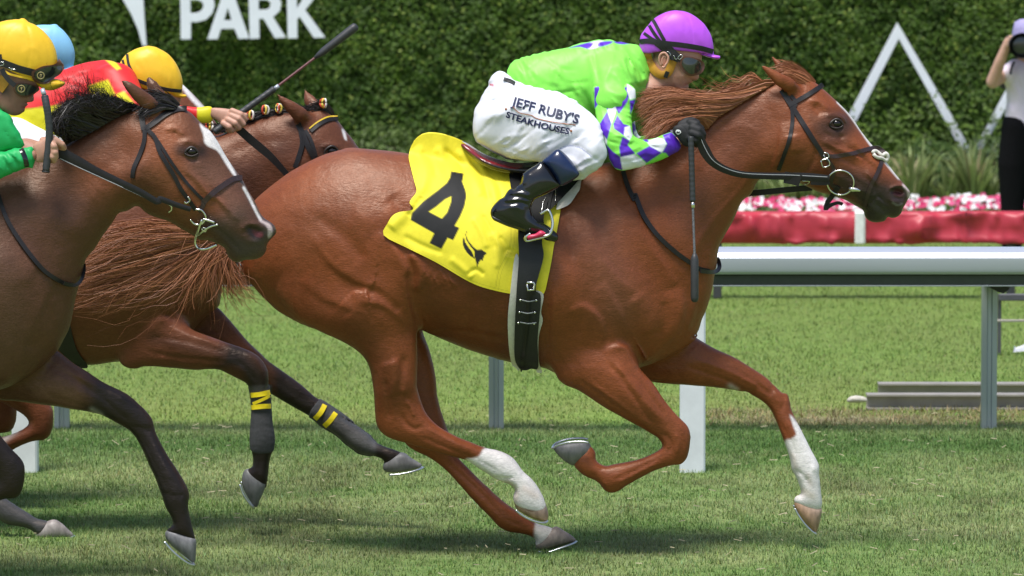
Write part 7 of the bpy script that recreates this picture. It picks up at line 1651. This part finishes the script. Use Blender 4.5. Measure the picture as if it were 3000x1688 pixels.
# ================================================================== THE FARTHEST HORSE AND RIDER
Y5 = 1.5
def horse_5():
    T = lambda dx, dy: (lambda p: (p - np.array([2022, 1290])) * .91 + np.array([171 + dx, 1225 + dy]))
    b = horse_parts(Y5, T(0, -50), 'bhH') + horse_parts(Y5, T(-12, 0), 'f') 
    b.append(Part('E 1462,1270 1440,1150 1480,1000 1560,880 1680,820 1800,860 1880,960 1960,1080 2000,1160 2050,1240 2130,1330 H 2210,240 2290,340 2350,400 2382,450 2388,520 2378,600 2360,650 2320,685 2250,690 2150,725 2050,778 1960,828 1900,868 1850,884 1802,866 1815,697 1850,690 1900,680 1980,664 2060,640 2130,610 2186,575 2196,548 2165,502 2100,460 2000,402 1900,347 1800,290 1700,226 1600,168 1530,142 1480,100 1468,60', Y5, .13, .7, .04, xf=T(-120, -20)))
    b.append(Cap([at(455, 270, Y5 - .05), at(420, 220, Y5 - .07), at(400, 175, Y5 - .08), at(388, 143, Y5 - .08)], [.03, .028, .016, .004], .02, .7))
    V, Q, fr = solid(b, .012)
    col = paint(V, (.15, .045, .02), [('line', 'A 1255,590 1300,650 1345,700 1390,745', WHITE, 7, 1), ('soft', 'G 20,520 110,450', (.5, .45, .42), 9, .8), ('soft', 'G 300,340', (.05, .02, .012), 14, .5)])
    e = empty('racehorse', (-1.6, Y5, 0), 'reddish brown racehorse almost hidden behind the others, its folded foreleg showing at lower left', 'horse', 'racehorses galloping past')
    mesh_obj('body', V, Q, COAT, e, col=col)
    r = empty('person', (-2.0, Y5, 1.6), 'rider whose pale blue cap shows behind the yellow cap at the far left', 'jockey', 'jockeys riding in the race')
    V, Q, fc = solid([Part('M 250,500 330,360 450,280 600,245 720,236 860,242 950,262 1050,345 1150,480 1213,640 1226,760 1205,880 1180,940 1080,965 900,960 600,950 350,900 240,700', Y5, 0, .8, .004), Part('M 850,235 900,228 945,245 940,268 890,275 852,260', Y5, 0, 1.3, .004), Part('M 1000,940 1200,935 1290,965 1200,990 1020,975', Y5, 0, 2.2, .004)], .006, [(-2, 3, 'M 880,280 850,420 840,600')])
    mesh_obj('helmet', V, Q, bpy.data.materials['cap_satin'], r, col=np.tile(np.array(srgb(150, 212, 250)) * .85, (len(V), 1)))
    V, Q, f = solid([Part('M 300,800 1150,900 1180,1200 1100,1500 800,1600 500,1500 300,1200', Y5, 0, .6, .01), Cap([at(100, 290, Y5), at(0, 340, Y5), at(-150, 350, Y5)], [.05, .09, .1], .05)], .01)
    mesh_obj('body', V, Q, SKIN, r, col=np.tile((.4, .2, .14), (len(V), 1)))
    V, Q, f = solid([Part('P 60,310 20,290 -100,270 -250,300 -330,380 -250,450 -80,440 40,420', Y5, 0, .8, .03)], .01); mesh_obj('jacket', V, Q, SILK, r, col=np.tile((.3, .55, .8), (len(V), 1)))
horse_5()
print('horses', round(time.time() - T_START, 1))

# ================================================================== THE PHOTOGRAPHER
YP = 14.2
def photographer():
    e = empty('person', at(3010, 600, YP) * np.array([1, 1, 0]), 'photographer in lilac bucket hat, pale shirt and black trousers aiming a long lens', 'photographer')
    sk = (.60, .36, .27)
    q = lambda x, y, d=0: at(x, y, YP + d)
    V, Q, f = solid([Cap([q(3012, 118), q(3012, 150)], [.085, .08], .02), Cap([q(3012, 175), q(3012, 205)], [.05, .055], .02), Cap([q(3010, 235), q(3010, 340), q(3010, 380)], [.10, .10, .11], .04),
                     Cap([q(2966, 205), q(2908, 240, -.1), q(2930, 180, -.16), q(2953, 120, -.2)], [.045, .042, .035, .025], .02), Cap([q(3058, 205), q(3110, 245, -.1), q(3080, 190, -.18), q(3030, 150, -.25)], [.045, .042, .035, .025], .02),
                     Cap([q(2985, 380), q(2968, 590), q(2965, 780)], [.07, .05, .04], .03), Cap([q(3040, 380), q(3050, 590), q(3055, 780)], [.07, .05, .04], .03), Cap([q(2965, 780), q(2958, 812, -.06)], [.035, .03], .02), Cap([q(3055, 780), q(3050, 812, -.06)], [.035, .03], .02)] +
                    [Cap([q(2952, 118 + 8 * i, -.2), q(2958, 106 + 8 * i, -.235), q(2972, 106 + 8 * i, -.25)], [.010, .0095, .008], .003) for i in range(4)], .010)
    mesh_obj('body', V, Q, SKIN, e, col=np.tile(sk, (len(V), 1)))
    V, Q, f = solid([Cap([q(2975, 215), q(3050, 215)], [.06, .06], .05), Cap([q(2972, 200), q(2952, 218, -.04)], [.055, .055], .03), Cap([q(3050, 200), q(3072, 218, -.04)], [.055, .055], .03), Cap([q(3010, 240), q(3010, 300), q(3010, 365)], [.135, .13, .15], .05, .8)], .009, [(6, 9, 'N 620,1000 700,1200 640,1400'), (-6, 7, 'N 700,900 740,1100'), (6, 9, 'N 560,1300 620,1440')])
    mesh_obj('shirt', V, Q, SILK, e, col=np.tile((.78, .68, .78), (len(V), 1)))
    V, Q, f = solid([Cap([q(2990, 372), q(2972, 480), q(2966, 600), q(2964, 770)], [.12, .105, .075, .06], .04), Cap([q(3035, 372), q(3046, 480), q(3052, 600), q(3055, 770)], [.12, .105, .075, .06], .03)], .011)
    mesh_obj('trousers', V, Q, simple('black_trousers', (.006, .006, .007), .9, spec=.1), e)
    hat = simple('lilac_cloth', (.36, .32, .56), .8, nscale=60)
    c = q(3012, 100); mb = MB(); P = []; t = np.linspace(0, 2 * math.pi, 33)
    prof = [(.001, .135), (.05, .133), (.085, .115), (.096, .07), (.102, .02), (.104, .0), (.13, -.012), (.165, -.03), (.163, -.034), (.128, -.018), (.098, -.004)]
    V = np.array([(c[0] + r * math.cos(a), c[1] + r * math.sin(a), c[2] - .04 + h) for r, h in prof for a in t[:-1]]); n = 32
    mb.add(V, [(i * n + j, i * n + (j + 1) % n, (i + 1) * n + (j + 1) % n, (i + 1) * n + j) for i in range(len(prof) - 1) for j in range(n)]); o = mb.build('hat', hat, e, smooth=True); fix_normals(o)
    for yy in (-.1,):
        mb = MB(); mb.ball(q(3012, 108, .05), (.1, .09, .085), 16, 10); mb.build('hair', simple('brown_hair', (.05, .03, .02), .6), e, smooth=True)
    cam_ = empty('long_lens_camera', q(2990, 135, -.3), 'black camera with a large lens hood held up to the face under the lilac hat', 'camera')
    blk = simple('camera_black', (.012, .012, .013), .45); x, y, z = q(2988, 132, -.3)
    mb = MB(); mb.box((x - .07, y + .12, z - .05), (x + .09, y + .19, z + .055), .01); mb.build('camera_body', blk, cam_)
    mb = MB(); mb.tube([(x, y + .14, z), (x, y + .04, z), (x, y + .03, z), (x, y - .10, z)], [.045, .05, .070, .076], 28); mb.build('lens_barrel', blk, cam_, smooth=True)
    mb = MB(); mb.tube([(x, y - .10, z), (x, y - .16, z)], [.076, .080], 28, cap=False); mb.build('lens_hood', blk, cam_, smooth=True)
    mb = MB(); mb.ball((x, y - .095, z), (.064, .012, .064), 20, 10); mb.build('front_lens', GLASS_D, cam_, smooth=True)
    strap('strap', f, 'N 640,680 600,760 580,860', 7, BAND, cam_, th=.004, ys=[YP - .13, YP - .15]); mb = MB(); a = q(2948, 228, .1); mb.box((a[0] - .04, a[1], a[2] - .07), (a[0] + .03, a[1] + .09, a[2] + .06), .015); props(mb.build('bag', blk), 'small black bag slung under the raised arm of the photographer', 'bag')
photographer()
print('all', round(time.time() - T_START, 1))
